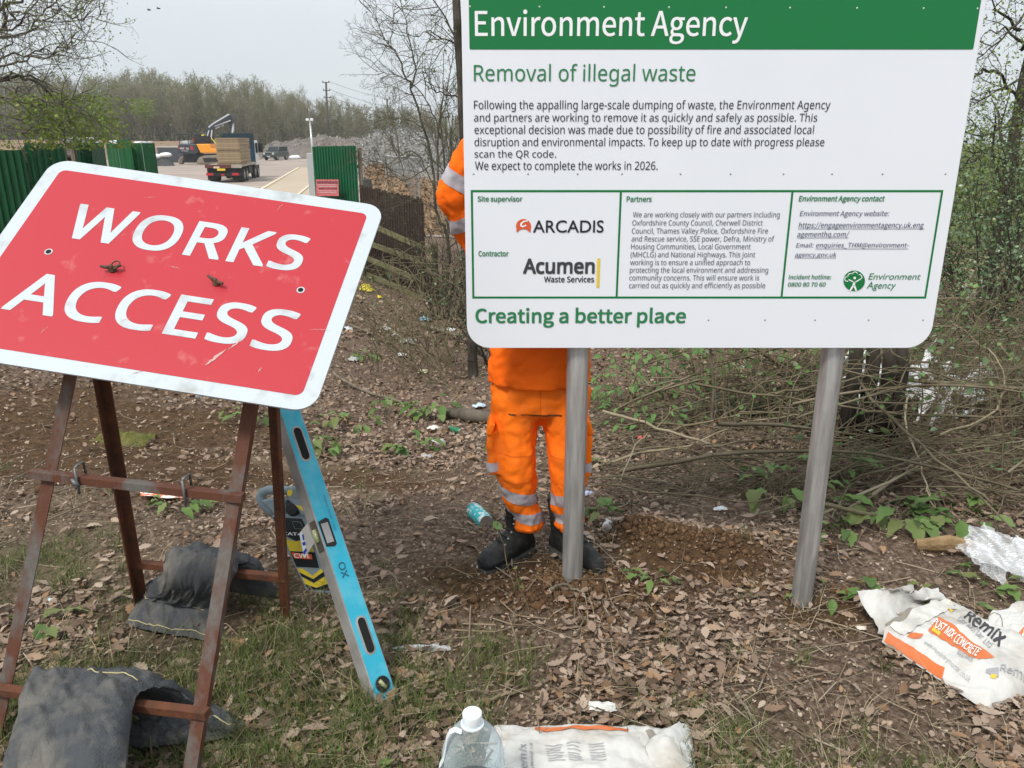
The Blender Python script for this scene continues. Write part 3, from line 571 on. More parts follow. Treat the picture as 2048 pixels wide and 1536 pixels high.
# shirt
mb = MB()
loft([((HP[0], 3.145, .822), .222, .160), ((HP[0], 3.145, .86), .224, .162), ((HP[0], 3.15, .95), .212, .155), ((HP[0], 3.15, 1.1), .205, .15), ((HP[0], 3.15, 1.25), .21, .14), ((HP[0], 3.15, 1.34), .19, .12), ((HP[0], 3.15, 1.40), .09, .08)], 30)
for s_, e_, w_ in ((shL, elL, waL), (shR, elR, waR)):
    mb.tube([s_ + (0, 0, -.03), (s_ + e_) / 2 + (0, 0, -.01), e_], [.098, .086, .074], 16); mb.ell(e_, (.076,) * 3); mb.tube([e_, (e_ + w_) / 2, w_ - (w_ - e_) * .12], [.075, .068, .05], 16)
shirt = fused('shirt', mb, .011, 4, .030, .10, M_orange, person)
for s_, e_, w_, sx in ((shL, elL, waL, -1), (shR, elR, waR, 1)):
    for a_, b_, f0 in ((e_, w_, .10), (e_, s_, .24)):
        no = (b_ - a_) / np.linalg.norm(b_ - a_); co = a_ + no * f0 * .30
        band('sleeve_tape', shirt, [(co, no, 1), (co + no * .055, -no, 1)], lambda c, a=a_, n=no: np.linalg.norm((c - a) - n * ((c - a) @ n)) < .13, .003, M_refl, person)
# boots
for an, toe in ((anL, G(974, 1142)), (anR, G(1188, 1142))):
    gz = float(terrain(an[0], an[1])); d = np.array((toe[0] - an[0], toe[1] - an[1], 0)); d[1] = min(d[1], -.15); d /= np.linalg.norm(d); sdv = np.array((-d[1], d[0], 0)); A = np.array((an[0], an[1], gz))
    KB = 1.09; A = A + np.array((-.026 if an is anL else .0, .0, 0))
    def sec(t, wd, h, z0=.012): return [A + d * t * KB + sdv * wd * KB * math.cos(a) * (1 if math.sin(a) < .2 else .92) + np.array((0, 0, z0 + KB * h * (.5 + .5 * math.sin(a)))) for a in np.linspace(0, 2 * math.pi, 18, endpoint=False)]
    mb = MB(); mb.rings([sec(-.085, .028, .07), sec(-.07, .040, .10), sec(-.02, .043, .15), sec(.03, .045, .145), sec(.08, .049, .115), sec(.13, .053, .092), sec(.17, .050, .082), sec(.198, .036, .062), sec(.207, .02, .04)])
    mb.rings([[A + KB * (d * (.0 + o1 + rx * math.cos(a)) + sdv * ry * math.sin(a) + np.array((0, 0, z))) for a in np.linspace(0, 2 * math.pi, 18, endpoint=False)] for z, rx, ry, o1 in ((.06, .062, .043, -.02), (.14, .064, .054, -.015), (.20, .068, .060, -.02), (.25, .073, .066, -.022), (.27, .073, .067, -.022), (.275, .05, .04, -.022))])
    b = fused('boot', mb, .006, 3, .007, .03, M_boot, person)
    mb = MB(); prof = [(-.092, .02), (-.078, .041), (-.03, .046), (.03, .045), (.09, .052), (.14, .057), (.18, .052), (.207, .034), (.214, .015)]
    o2 = [A + KB * (d * t + sdv * s_) for t, s_ in prof] + [A + KB * (d * t - sdv * s_) for t, s_ in prof[::-1]]
    mb.prism([p + (0, 0, -.012) for p in o2], (0, 0, .042)); bevel(mb.ob('sole', M_sole, b), .005, 2)
    mb = MB()
    for k in range(6):
        t = .105 - .018 * k; z = .105 + .021 * k + (.012 if k > 2 else 0)
        if k > 2: t = .055 - .004 * (k - 3)
        mb.tube([A + KB * q_ for q_ in (d * (t - .006) + sdv * .028 + (0, 0, z), d * (t + .012) + (0, 0, z + .016), d * (t - .012) - sdv * .028 + (0, 0, z + .012))], .0032, 6)
        for s_ in (-1, 1): MB().ell(A + KB * (d * (t - .004) + sdv * .03 * s_ + (0, 0, z)), (.006,) * 3, nu=8, nv=5).ob('eyelet', M_eye, b, smooth=True)
    mb.ob('lace', M_lace, b, smooth=True)

# ================================================================ SPIRIT LEVEL
M_turq = mat('turquoise_paint', (.028, .36, .50), (.13, .45, .55), rough=.5, scale=9, lo=.42, hi=.72, spec=.4); M_lvl = mat('scuffed_aluminium', (.36, .35, .34), (.25, .235, .22), rough=.5, scale=10, metal=.35, bump=.1)
M_pl = mat('black_plastic', (.014, .014, .015), rough=.5); M_vial = mat('green_vial', (.30, .33, .16), rough=.1, spec=.8); M_ink = mat('dark_ink', (.02, .10, .15), rough=.6)
LB = G(779, 1413); LD = at(573, 800, LB[1] + .50) - LB; LD /= np.linalg.norm(LD)
nF = np.array((.72, -.69, 0)); nF -= LD * (nF @ LD); nF /= np.linalg.norm(nF); nS = np.cross(nF, LD); nS *= -np.sign(nS[0]); LA, LW, LLn = .082, .060, 1.2
level = thing('spirit_level', 'long turquoise spirit level leaning on the rusty sign stand', 'spirit level', LB)
def lp(s, a, off=0): return LB + LD * s + nS * a + nF * off          # s along, a across the turquoise web, off out of it
bevel(MB().box(LB + LD * LLn / 2 - nF * LW / 2, (LA, LW, LLn), nS, -nF).ob('body', M_lvl, level), .002)
def web_outline(inset=.004): return [lp(.004, LA / 2 - inset), lp(LLn - .004, LA / 2 - inset), lp(LLn - .004, -LA / 2 + inset), lp(.004, -LA / 2 + inset)]
MB().prism(web_outline(), nF * .0015).ob('painted_web', M_turq, level)
def slot(s0, s1, hw, off, n=8): return [lp(s0 + hw - hw * math.sin(a), hw * math.cos(a), off) for a in np.linspace(0, math.pi, n)] + [lp(s1 - hw + hw * math.sin(a), -hw * math.cos(a), off) for a in np.linspace(0, math.pi, n)]
for s0 in (.175, .87):
    o1, o2 = slot(s0, s0 + .135, .0215, .0018), slot(s0 + .007, s0 + .128, .015, .0035); n = len(o1)
    MB().add(o1 + o2, [(i, (i + 1) % n, (i + 1) % n + n, i + n) for i in range(n)]).ob('grip_rim', M_lvl, level)
    MB().add(slot(s0 + .006, s0 + .129, .0158, .0024), [tuple(range(n))]).ob('hand_hole', M_hole, level)
MB().lathe(lp(.075, 0, .0015), [(.0, 0), (.025, 0), (.027, .004), (.021, .005), (.019, .002), (.0001, .002)], 22, nF).ob('end_vial_frame', M_pl, level, smooth=False)
MB().tube([lp(.060, -.008, .004), lp(.090, .008, .004)], .007, 12).ob('end_vial', M_vial, level, smooth=True)
MB().prism([lp(.565, LA / 2 - .006, .0016), lp(.655, LA / 2 - .006, .0016), lp(.662, .004, .0016), lp(.655, -.006, .0016), lp(.565, -.006, .0016), lp(.558, .004, .0016)][::-1], nF * .002).ob('centre_vial_frame', M_pl, level)
MB().prism([lp(.575, LA / 2 - .012, .0037), lp(.645, LA / 2 - .012, .0037), lp(.645, .002, .0037), lp(.575, .002, .0037)], nF * .0008).ob('centre_window', M_lvl, level)
sidec = lambda s, b, o: LB + LD * s + nS * (LA / 2 + o) - nF * b
MB().prism([sidec(.555, .006, .0002), sidec(.665, .006, .0002), sidec(.665, .044, .0002), sidec(.555, .044, .0002)], nS * .002).ob('edge_window', mat('brown_window', (.08, .07, .055), rough=.3), level)
MB().tube([sidec(.59, .024, .003), sidec(.635, .024, .003)], .009, 12).ob('edge_vial', M_vial, level, smooth=True)
V, F = glyphs('OX', .03); MB().add([lp(.500 - .055 * v[0], .002 + .026 * (v[1] - .5), .0022 + v[2]) for v in V], F).ob('brand_lettering', M_ink, level)
V, F = glyphs('SPIRIT LEVEL 1200', .0); MB().add([lp(.74 - .13 * v[0], -.022 + .007 * v[1], .0022) for v in V], F).ob('small_lettering', M_ink, level)
bevel(MB().box(LB + LD * .001 - nF * LW / 2, (LA + .003, LW + .003, .012), nS, -nF).ob('end_cap', M_pl, level), .002)

# ================================================================ CABLE DETECTOR
M_dgrey = mat('grey_moulded_plastic', (.215, .265, .285), (.18, .22, .24), rough=.45, scale=6, bump=.05, bscale=200); M_dblk = mat('black_label', (.012, .013, .014), rough=.4); M_dyel = mat('yellow_label', (.66, .50, .02), (.55, .42, .05), rough=.45, scale=25); M_dora = mat('orange_label', (.72, .13, .03), rough=.4); M_lcd = mat('grey_display', (.16, .19, .18), rough=.15, spec=.6)
DB = G(640, 1186); DN = np.array((-.18, -.93, .30)); DN /= np.linalg.norm(DN)
det = thing('cable_detector', 'grey cable locator with yellow and black chevrons stood behind the rusty stand leg', 'detector', DB)
def dq(zx, zy, off=0):                                            # from the enlarged photo to the instrument's front face
    r = ray(480 + zx / 5.4875, 940 + zy / 5.4875); t = ((DB - EYE) @ DN) / (r @ DN); return EYE + r * t + DN * off
def dpoly(z, off): return [dq(x, y, off) for x, y in z]
bd = MB().prism(dpoly([(325, 500), (600, 1075), (715, 1320), (770, 1375), (1000, 1370), (1060, 1300), (1020, 1130), (850, 560), (800, 490), (640, 470), (480, 470)], 0)[::-1], -DN * .085); bevel(bd.ob('body', M_dgrey, det), .012, 3)
hd = MB().prism(dpoly([(530, 240), (612, 168), (730, 172), (800, 380), (805, 495), (700, 500), (640, 400), (560, 330)], .022)[::-1], -DN * .10); bevel(hd.ob('head', M_dgrey, det), .008, 3)
MB().tube([dq(x, y, -.035) for x, y in ((600, 245), (420, 235), (270, 230), (195, 260), (175, 310), (215, 390), (290, 460), (370, 520))], [.020, .019, .019, .020, .021, .021, .020, .02], 14).ob('handle', M_dgrey, det, smooth=True)
bevel(MB().prism(dpoly([(225, 335), (330, 310), (500, 330), (510, 490), (380, 500)], .002)[::-1], -DN * .06).ob('upper_shell', M_dgrey, det), .008, 2)
MB().lathe(dq(590, 425, .0), [(.030, 0), (.030, .012), (.024, .022), (.001, .024)], 20, DN).ob('knob', M_pl, det, smooth=False)
for nm, z, m, off in (('black_label', [(362, 515), (680, 535), (760, 690), (720, 760), (615, 780), (440, 690)], M_dblk, .0010), ('chevron', [(500, 755), (615, 785), (770, 735), (815, 895), (545, 890)], M_dyel, .0010), ('black_label', [(550, 890), (825, 905), (870, 1075), (620, 1062)], M_dblk, .0010),
                      ('chevron', [(628, 1078), (690, 1082), (800, 1160), (890, 1080), (915, 1115), (805, 1195), (650, 1120)], M_dyel, .0010), ('black_label', [(650, 1122), (805, 1197), (920, 1117), (940, 1160), (815, 1240), (680, 1170)], M_dblk, .0010), ('chevron', [(682, 1173), (815, 1243), (942, 1163), (968, 1245), (840, 1290), (715, 1250)], M_dyel, .0010), ('black_label', [(716, 1252), (840, 1293), (968, 1248), (1000, 1325), (745, 1310)], M_dblk, .0010),
                      ('maker_label', [(565, 903), (785, 925), (797, 978), (600, 968)], M_dora, .0018), ('screen_frame', [(570, 560), (665, 568), (705, 650), (600, 645)], M_lcd, .0016), ('screen_frame', [(576, 566), (660, 574), (698, 644), (605, 640)], M_dblk, .0022),
                      ('display', [(620, 205), (700, 210), (680, 305), (585, 300)], M_lcd, .0236), ('trigger_button', [(545, 232), (565, 208), (600, 212), (603, 250), (580, 282), (545, 265)], M_dyel, .0236), ('warning_label', [(630, 372), (750, 395), (745, 440), (710, 440)], M_dyel, .0236)):
    P = dpoly(z, off); MB().add(P, [tuple(range(len(P)))]).ob(nm, m, det)
def dtext(name, s, p0, p1, top, m, off): V, F = glyphs(s, .02); a, b_, t_ = dq(*p0, off), dq(*p1, off), dq(*top, off); MB().add([a + v[0] * (b_ - a) + v[1] * (t_ - a) + DN * v[2] for v in V], F).ob(name, m, det)
dtext('model_lettering', 'CAT4', (475, 712), (682, 722), (470, 678), M_wtext, .0018); dtext('maker_lettering', 'CWI', (600, 962), (765, 966), (590, 915), M_wtext, .0025)
P = dpoly([(690, 680), (825, 510), (900, 715), (745, 950)], .034); tg = MB().prism(P[::-1], DN * .001).ob('inspection_tag', mat('tag_card', (.62, .57, .50), rough=.5), det)
for z in ([(695, 685), (720, 655), (760, 760), (770, 925), (747, 945)],): P = dpoly(z, .0358); MB().add(P, [tuple(range(len(P)))]).ob('tag_edge', M_wtext, tg)
for z in ([(722, 690), (740, 690), (750, 750), (735, 755)], [(725, 780), (755, 765), (765, 800), (735, 815)], [(733, 880), (765, 835), (780, 860), (750, 915)]): P = dpoly(z, .0366); MB().add(P, [tuple(range(len(P)))]).ob('tag_print', mat('blue_print', (.03, .07, .42), rough=.5), tg)
MB().tube([dq(825, 512, .034), dq(760, 470, .03)], .0012, 5).ob('tag_string', M_pl, det)

# ================================================================ SANDBAGS DRAPED ON THE STAND
M_sack = mat('dusty_black_woven_sack', (.065, .069, .074), (.185, .17, .145), rough=.95, scale=6, lo=.42, hi=.74, bump=.5, bscale=170, detail=8, spec=.15); M_thread = mat('yellow_stitching', (.42, .37, .20), rough=.8)
def catm(P, t):
    P = np.asarray(P, float); n = len(P) - 1; x = min(max(t * n, 0), n - 1e-6); i = int(x); f = x - i
    p0, p1, p2, p3 = P[max(i - 1, 0)], P[i], P[i + 1], P[min(i + 2, n)]
    return .5 * (2 * p1 + (p2 - p0) * f + (2 * p0 - 5 * p1 + 4 * p2 - p3) * f * f + (3 * p1 - p0 - 3 * p2 + p3) * f ** 3)
def sack(name, label, Lp, Rp, th, seed, stitch=None, wr=.024, group=None, M=M_sack):
    nu, ns = 64, 90; mid = np.zeros((ns, nu, 3))
    for j in range(ns):
        s_ = j / (ns - 1); a, b_ = catm(Lp, s_), catm(Rp, s_)
        for i in range(nu): mid[j, i] = a + (b_ - a) * (i / (nu - 1))
    du = np.gradient(mid, axis=1); ds = np.gradient(mid, axis=0); nn = np.cross(du, ds); nn /= np.linalg.norm(nn, axis=2, keepdims=True) + 1e-9
    if nn[ns // 2, nu // 2, 2] < 0: nn = -nn
    U, S = np.meshgrid(np.linspace(0, 1, nu), np.linspace(0, 1, ns)); T = np.array([catm([[t] for t in th], s_)[0] for s_ in np.linspace(0, 1, ns)])
    prof = np.sqrt(np.clip(1 - (2 * U - 1) ** 4, 0, 1)) * np.sqrt(np.clip(1 - (2 * S - 1) ** 8, 0, 1)); wrk = wr * (2.2 * fbm(U * 2.6 + seed, S * 5, seed, 4) + 3.2 * np.abs(fbm(U * 6 + S * 9, S * 5 - U * 3, seed + 5, 4)) + .5 * np.abs(fbm(U * 14, S * 3.5, seed + 9, 3)) - .6)
    top = mid + nn * (prof * T[:, None] + wrk)[..., None]; bot = mid - nn * (prof * T[:, None] * .6)[..., None]
    idx = lambda j, i: j * nu + i; V = np.concatenate([top.reshape(-1, 3), bot.reshape(-1, 3)]); n = ns * nu
    F = [(idx(j, i), idx(j, i + 1), idx(j + 1, i + 1), idx(j + 1, i)) for j in range(ns - 1) for i in range(nu - 1)]
    F += [tuple(n + k for k in f[::-1]) for f in F]
    ed = [idx(0, i) for i in range(nu)] + [idx(j, nu - 1) for j in range(1, ns)] + [idx(ns - 1, i) for i in range(nu - 2, -1, -1)] + [idx(j, 0) for j in range(ns - 2, 0, -1)]
    F += [(ed[k], n + ed[k], n + ed[(k + 1) % len(ed)], ed[(k + 1) % len(ed)]) for k in range(len(ed))]
    root = thing(name, label, 'sandbag', mid[ns // 2, nu // 2] * (1, 1, 0), group)
    o = fix_normals(ob('bag_cloth', V, F, M, root, smooth=True))
    for path in stitch or []: MB().tube([top[int(s_ * (ns - 1)), int(u * (nu - 1))] + nn[int(s_ * (ns - 1)), int(u * (nu - 1))] * .002 for u, s_ in path], .0022, 5).ob('stitching', M_thread, root, smooth=True)
    return root
def gz_(p, h): p = np.array(p); p[2] = float(terrain(p[0], p[1])) + h; return p
def onbar(b, px, h=.03):
    P = b[0] + (b[1] - b[0]) * np.linspace(-.2, 1.2, 400)[:, None]; d = P - EYE; dep = d[:, 1] * math.cos(PITCH) - d[:, 2] * math.sin(PITCH); return P[np.argmin(abs(1024 + d[:, 0] / dep * FPX - px))] + (0, 0, h)
b1 = bars[1]; A1, A2 = onbar(b1, 62), onbar(b1, 283)
sack('sandbag', 'grey black sandbag over the lower front bar of the stand, nearest the camera', [gz_(A1 + (.13, -.36, 0), .03), A1 + (.10, -.27, -.045), A1 + (.045, -.13, .005), A1 + (0, 0, .022), A1 + (.03, .07, -.03), gz_(A1 + (.05, .14, 0), .03)],
     [gz_(A2 + (.085, -.37, 0), .03), A2 + (.075, -.27, -.045), A2 + (.03, -.12, .005), A2 + (0, 0, .02), A2 + (.06, .08, -.03), gz_(A2 + (.16, .16, 0), .04)], [.045, .085, .07, .035, .045, .03], 3, [[(u, .66) for u in np.linspace(.5, .95, 16)]], group='sandbags on the stand')
b2 = bars[2]; A1, A2 = onbar(b2, 335, .035), onbar(b2, 482, .03)
sack('sandbag', 'dusty black sandbag with yellow stitching over the rear bar of the stand', [gz_(G(253, 1253), .02), gz_(G(285, 1205), .055), at(325, 1145, A1[1] - .05), A1 + (0, .01, .02), A1 + (.02, .09, -.05), gz_(A1 + (.06, .16, 0), .03)],
     [gz_(G(425, 1287), .02), gz_(G(440, 1240), .06), at(470, 1150, A2[1] - .06), A2 + (0, .01, .02), A2 + (.06, .06, -.05), gz_(A2 + (.09, .10, 0), .04)], [.012, .05, .055, .045, .05, .04], 9, [[(u, .035) for u in np.linspace(.03, .97, 20)], [(u, .15 + .12 * (1 - u) - .16 * u * (1 - u)) for u in np.linspace(.05, .9, 18)]], group='sandbags on the stand', wr=.022)
# tail of the front bag lying to the right of the bar
A3 = onbar(b1, 285, 0)
sack('sandbag', 'limp black sandbag tail lying behind the lower front bar of the stand', [gz_(A3 + (-.10, .05, 0), .03), gz_(A3 + (0, .02, 0), .06), gz_(A3 + (.10, .045, 0), .05), gz_(A3 + (.20, .09, 0), .03)], [gz_(A3 + (-.10, .20, 0), .03), gz_(A3 + (.0, .19, 0), .09), gz_(A3 + (.12, .19, 0), .07), gz_(A3 + (.23, .15, 0), .03)], [.03, .045, .03, .008], 21, [[(.85 - .3 * s_, s_) for s_ in np.linspace(.1, .95, 14)]], group='sandbags on the stand')

# ================================================================ EMPTY CONCRETE SACKS
M_paper = mat('white_paper_sack', (.52, .51, .485), (.31, .275, .22), rough=.8, scale=6, lo=.48, hi=.80, bump=.25, bscale=40); M_liner = mat('grey_sack_inside', (.40, .39, .36), (.62, .60, .56), rough=.9, scale=12, bump=.3, bscale=60)
M_oprint = mat('orange_sack_print', (.56, .135, .035), (.50, .16, .07), rough=.7, scale=14); M_gprint = mat('grey_sack_print', (.30, .30, .31), rough=.7); M_kprint = mat('black_sack_print', (.05, .05, .055), rough=.7); M_yprint = mat('yellow_sack_print', (.62, .43, .05), rough=.7); M_wprint = mat('white_sack_print', (.72, .70, .67), rough=.7); M_cement = mat('cement_dust', (.23, .21, .18), rough=.95)
class Sack:
    def __init__(s, name, label, corners, seed, hgt=.045, amp=.012, ragged=()):
        s.c = [np.array(G(*p)) for p in corners]; s.seed, s.h, s.amp, s.rag = seed, hgt, amp, ragged   # c00 c10 c11 c01 (u along, v across)
        s.root = thing(name, label, 'concrete sack', sum(s.c) / 4, 'empty concrete sacks'); nu, nv = 90, 60
        g = MB().grid(nu, nv, lambda u, v: s.S(u, v)); n = nu * nv
        top = ob('sack_paper', g.v, g.f, M_paper, s.root, smooth=True)
        lo = MB().grid(30, 20, lambda u, v: s.S(u, v, under=True)); lo.ob('sack_underside', M_paper, s.root, smooth=True)
    def base(s, u, v): return s.c[0] * (1 - u) * (1 - v) + s.c[1] * u * (1 - v) + s.c[2] * u * v + s.c[3] * (1 - u) * v
    def S(s, u, v, off=0., under=False):
        uu = u
        if s.rag and u < .14: uu = u + (1 - u / .14) * (.10 * float(fbm(v * 7, s.seed, s.seed, 3)) + .03)
        p = s.base(uu, v); e = min(1, min(v, 1 - v) * 7, (1 - u) * 9); e = math.sqrt(max(0, e)) if not under else 0
        gz = float(terrain(p[0], p[1]))
        ht = s.h * e * (.62 + .5 * math.cos((v - .5) * 2.2)) * (.75 + .9 * float(vn(u * 2.3 + s.seed, v * 1.5, s.seed)) - .25) if not under else 0
        wrk = s.amp * (2.4 * float(fbm(u * 3 + s.seed, v * 3.2, s.seed + 2, 3)) + 2.2 * abs(float(fbm(u * 8 + v * 5, v * 6 - u * 4 + s.seed, s.seed + 4, 3))) - .5) if not under else -.004
        p = np.array((p[0], p[1], max(gz, float(terrain(p[0], p[1], False))) + .012 + ht + wrk * (.35 + .65 * e) + off)); return p
    def uv(s, px, py):
        g = G(px, py); u = v = .5
        for _ in range(12):
            b = s.base(u, v); du = (s.base(u + 1e-3, v) - b) / 1e-3; dv = (s.base(u, v + 1e-3) - b) / 1e-3; J = np.array([[du[0], dv[0]], [du[1], dv[1]]]); q = np.linalg.solve(J, (g - b)[:2]); u += q[0]; v += q[1]
        return np.array((u, v))
    def P(s, uv, off): return s.S(float(uv[0]), float(uv[1]), off)
    def text(s, name, txt, pL, pR, pT, m, bold=.0, off=.0035, cut=1.):
        V, F = glyphs(txt, bold); a, b_, t_ = s.uv(*pL), s.uv(*pR), s.uv(*pT); bm = bmesh.new()
        vs = [bm.verts.new((v[0], v[1], v[2])) for v in V]
        for f in F:
            try: bm.faces.new([vs[i] for i in f])
            except ValueError: pass
        for k in np.linspace(0, 1, 26)[1:-1]: bmesh.ops.bisect_plane(bm, geom=bm.verts[:] + bm.edges[:] + bm.faces[:], plane_co=(k, 0, 0), plane_no=(1, 0, 0))
        for k in (.35, .7): bmesh.ops.bisect_plane(bm, geom=bm.verts[:] + bm.edges[:] + bm.faces[:], plane_co=(0, k, 0), plane_no=(0, 1, 0))
        bm.verts.index_update(); V = [s.P(a + v.co[0] * (b_ - a) + v.co[1] * (t_ - a), off + v.co[2] * 4) for v in bm.verts]; F = [tuple(v.index for v in f.verts) for f in bm.faces]; bm.free()
        return ob(name, V, F, m, s.root)
    def patch(s, name, quad, m, off=.0025, n=24, k=14, uv=False):
        c = [np.array(q) if uv else s.uv(*q) for q in quad]; mb = MB().grid(n, k, lambda a, b_: s.P(c[0] * (1 - a) * (1 - b_) + c[1] * a * (1 - b_) + c[2] * a * b_ + c[3] * (1 - a) * b_, off)); return mb.ob(name, m, s.root, smooth=True)
s1 = Sack('concrete_sack', 'torn open white POST MIX CONCRETE sack with an orange edge stripe, lying at the right', [(1752, 1282), (1972, 1428), (2150, 1352), (1895, 1208)], 5, .05, .014, True)
s1.patch('orange_stripe', [(.03, .002), (.62, .002), (.58, .075), (.04, .075)], M_oprint, .003, 40, 5, True)
s1.patch('orange_band', [(1851, 1288), (1951, 1352), (1982, 1347), (1872, 1262)], M_oprint)
s1.text('product_lettering', 'POST MIX CONCRETE', (1858, 1277), (1945, 1346), (1868, 1266), M_wprint, .03, .0055); s1.text('pack_lettering', 'MAXI PACK', (1908, 1334), (1938, 1354), (1911, 1326), M_gprint, .01)
s1.text('maker_lettering', 'Remix', (1920, 1268), (1992, 1324), (1937, 1247), M_kprint, .035); s1.text('maker_subname_lettering', 'Dry Mortar Ltd', (1908, 1271), (1972, 1326), (1916, 1264), M_gprint, .01)
s1.text('web_lettering', 'www.remixdrymortar.co.uk', (1843, 1310), (1934, 1384), (1847, 1304), M_gprint, .0); s1.patch('red_diamond', [(1810, 1296), (1834, 1303), (1843, 1292), (1818, 1286)], M_oprint)
s1.text('end_lettering', 'Remix', (1992, 1375), (2058, 1390), (1995, 1361), M_gprint, .02); s1.patch('logo_mark', [(1965, 1375), (1990, 1387), (1990, 1368), (1966, 1368)], M_gprint); s1.patch('logo_mark', [(1974, 1384), (1984, 1388), (1988, 1382), (1976, 1379)], M_yprint, .004)
for q in ([(1880, 1232), (1896, 1258), (1903, 1248), (1888, 1220)], [(1858, 1287), (1872, 1300), (1876, 1293), (1862, 1280)]): s1.patch('yellow_mark', q, M_yprint, .005, 8, 6)
s1.patch('cement_stain', [(1765, 1270), (1815, 1285), (1880, 1235), (1790, 1250)], M_cement, .0015, 26, 16)
# torn mouth: a stiff upright flap with ragged edge
a0, a1 = s1.c[0], s1.c[3]
def flap(u, v):
    p = a0 + (a1 - a0) * (.0 + .95 * u); up = v * (.105 + .05 * math.sin(u * 3.0) + .05 * float(fbm(u * 9, 3.3, 8, 3))) ; bk = np.array((-.02, .10, 0)) * v * (1.2 - u) + np.array((.012, -.02, 0)) * math.sin(v * 5 + u * 6)
    return np.array((p[0], p[1], float(terrain(p[0], p[1], False)) + .02 + up * (.75 if u > .55 else 1) * (1 - .55 * u))) + bk + np.array((0, 0, .05 * float(fbm(u * 6, v * 6, 33)) + .05 * abs(float(fbm(u * 9 + v * 4, v * 9, 35)))))
MB().grid(34, 14, flap).ob('torn_mouth', M_paper, s1.root, smooth=True)
MB().grid(20, 8, lambda u, v: s1.S(.02 + .15 * v, .12 + .72 * u, .006 + .012 * float(fbm(u * 9, v * 6, 91)))).ob('sack_lining', M_liner, s1.root, smooth=True)
s2 = Sack('concrete_sack', 'white concrete sack with a black diamond outline behind the torn sack', [(1962, 1262), (2065, 1345), (2190, 1300), (2055, 1222)], 14, .05, .013, True)
s2.patch('orange_patch', [(2016, 1305), (2052, 1332), (2100, 1310), (2050, 1286)], M_oprint); s2.text('product_lettering', 'POST', (2042, 1330), (2056, 1303), (2028, 1318), M_wprint, .03, .0055)
c4 = [s2.uv(*q) for q in ((1968, 1258), (1975, 1277), (2000, 1281), (1993, 1262))]; mb = MB()
for k in range(4):
    a, b_ = c4[k], c4[(k + 1) % 4]; mb.tube([s2.P(a + (b_ - a) * t, .003) for t in np.linspace(0, 1, 5)], .0011, 4)
mb.ob('diamond_outline', M_kprint, s2.root)
s3 = Sack('concrete_sack', 'flattened white concrete sack with a torn right end beside the water bottle', [(1400, 1640), (930, 1690), (985, 1462), (1350, 1468)], 23, .022, .013, True)
s3.patch('orange_stripe', [(1070, 1466), (1256, 1472), (1255, 1482), (1069, 1475)], M_oprint, .003, 30, 5); s3.text('maker_lettering', 'Remix', (1056, 1562), (1052, 1510), (1040, 1560), M_gprint, .02); s3.text('maker_subname_lettering', 'Dry Mortar Ltd', (1068, 1562), (1064, 1505), (1062, 1562), M_gprint, .01)
for k in range(7):
    y = 1506 + 5.5 * k
    for x0, x1 in ((1090, 1124 - 3 * (k % 3)), (1132, 1160 - 4 * (k % 2)), (1176, 1206)): s3.patch('small_print', [(x0 + k, y + .004 * (x0 - 1090)), (x1 + k, y + 1.4), (x1 + k, y + 3), (x0 + k, y + 1.6)], M_gprint, .003, 8, 2)
s3.patch('cement_stain', [(1290, 1478), (1310, 1516), (1330, 1500), (1305, 1476)], M_cement, .002, 16, 12)
def flap3(u, v):
    a, b_ = s3.base(.0, 1.0), s3.base(.05, .35); p = a + (b_ - a) * u; return np.array((p[0] - .10 * v * math.sin(u * 3) + .05 * (1 - v), p[1], float(terrain(p[0], p[1], False)) + .015 + .06 * math.sin(v * 2.6) * math.sin(.5 + u * 2.2) + .03 * float(fbm(u * 8, v * 5, 77))))
MB().grid(28, 16, flap3).ob('torn_end', M_paper, s3.root, smooth=True)

# ================================================================ WATER BOTTLE, CLEAR BAG, LITTER
M_clear = bpy.data.materials.new('clear_plastic'); M_clear.use_nodes = True; t = M_clear.node_tree; b = t.nodes['Principled BSDF']; b.inputs['Base Color'].default_value = (.70, .80, .84, 1); b.inputs['Roughness'].default_value = .06; b.inputs['Specular IOR Level'].default_value = .8
tr = N(t, 'ShaderNodeBsdfTransparent'); tr.inputs[0].default_value = (.90, .95, .97, 1); lw = N(t, 'ShaderNodeLayerWeight'); lw.inputs[0].default_value = .45; mr = N(t, 'ShaderNodeMapRange'); mr.inputs[3].default_value = .07; mr.inputs[4].default_value = .65; ms = N(t, 'ShaderNodeMixShader')
t.links.new(lw.outputs['Facing'], mr.inputs[0]); t.links.new(mr.outputs[0], ms.inputs[0]); t.links.new(tr.outputs[0], ms.inputs[1]); t.links.new(b.outputs[0], ms.inputs[2]); t.links.new(ms.outputs[0], t.nodes['Material Output'].inputs[0])
M_film = bpy.data.materials.new('clear_film'); M_film.use_nodes = True; t = M_film.node_tree; b = t.nodes['Principled BSDF']; b.inputs['Base Color'].default_value = (.80, .82, .84, 1); b.inputs['Roughness'].default_value = .18; b.inputs['Specular IOR Level'].default_value = .8
tr = N(t, 'ShaderNodeBsdfTransparent'); ms = N(t, 'ShaderNodeMixShader'); ms.inputs[0].default_value = .42; lw = N(t, 'ShaderNodeLayerWeight'); lw.inputs[0].default_value = .55; mr = N(t, 'ShaderNodeMapRange'); mr.inputs[3].default_value = .28; mr.inputs[4].default_value = .85
t.links.new(lw.outputs['Facing'], mr.inputs[0]); t.links.new(mr.outputs[0], ms.inputs[0]); t.links.new(tr.outputs[0], ms.inputs[1]); t.links.new(b.outputs[0], ms.inputs[2]); t.links.new(ms.outputs[0], t.nodes['Material Output'].inputs[0])
M_cap = mat('white_cap_plastic', (.72, .76, .78), rough=.4, spec=.5); M_water = mat('water', (.80, .92, .95), rough=.02, trans=1, ior=1.33)
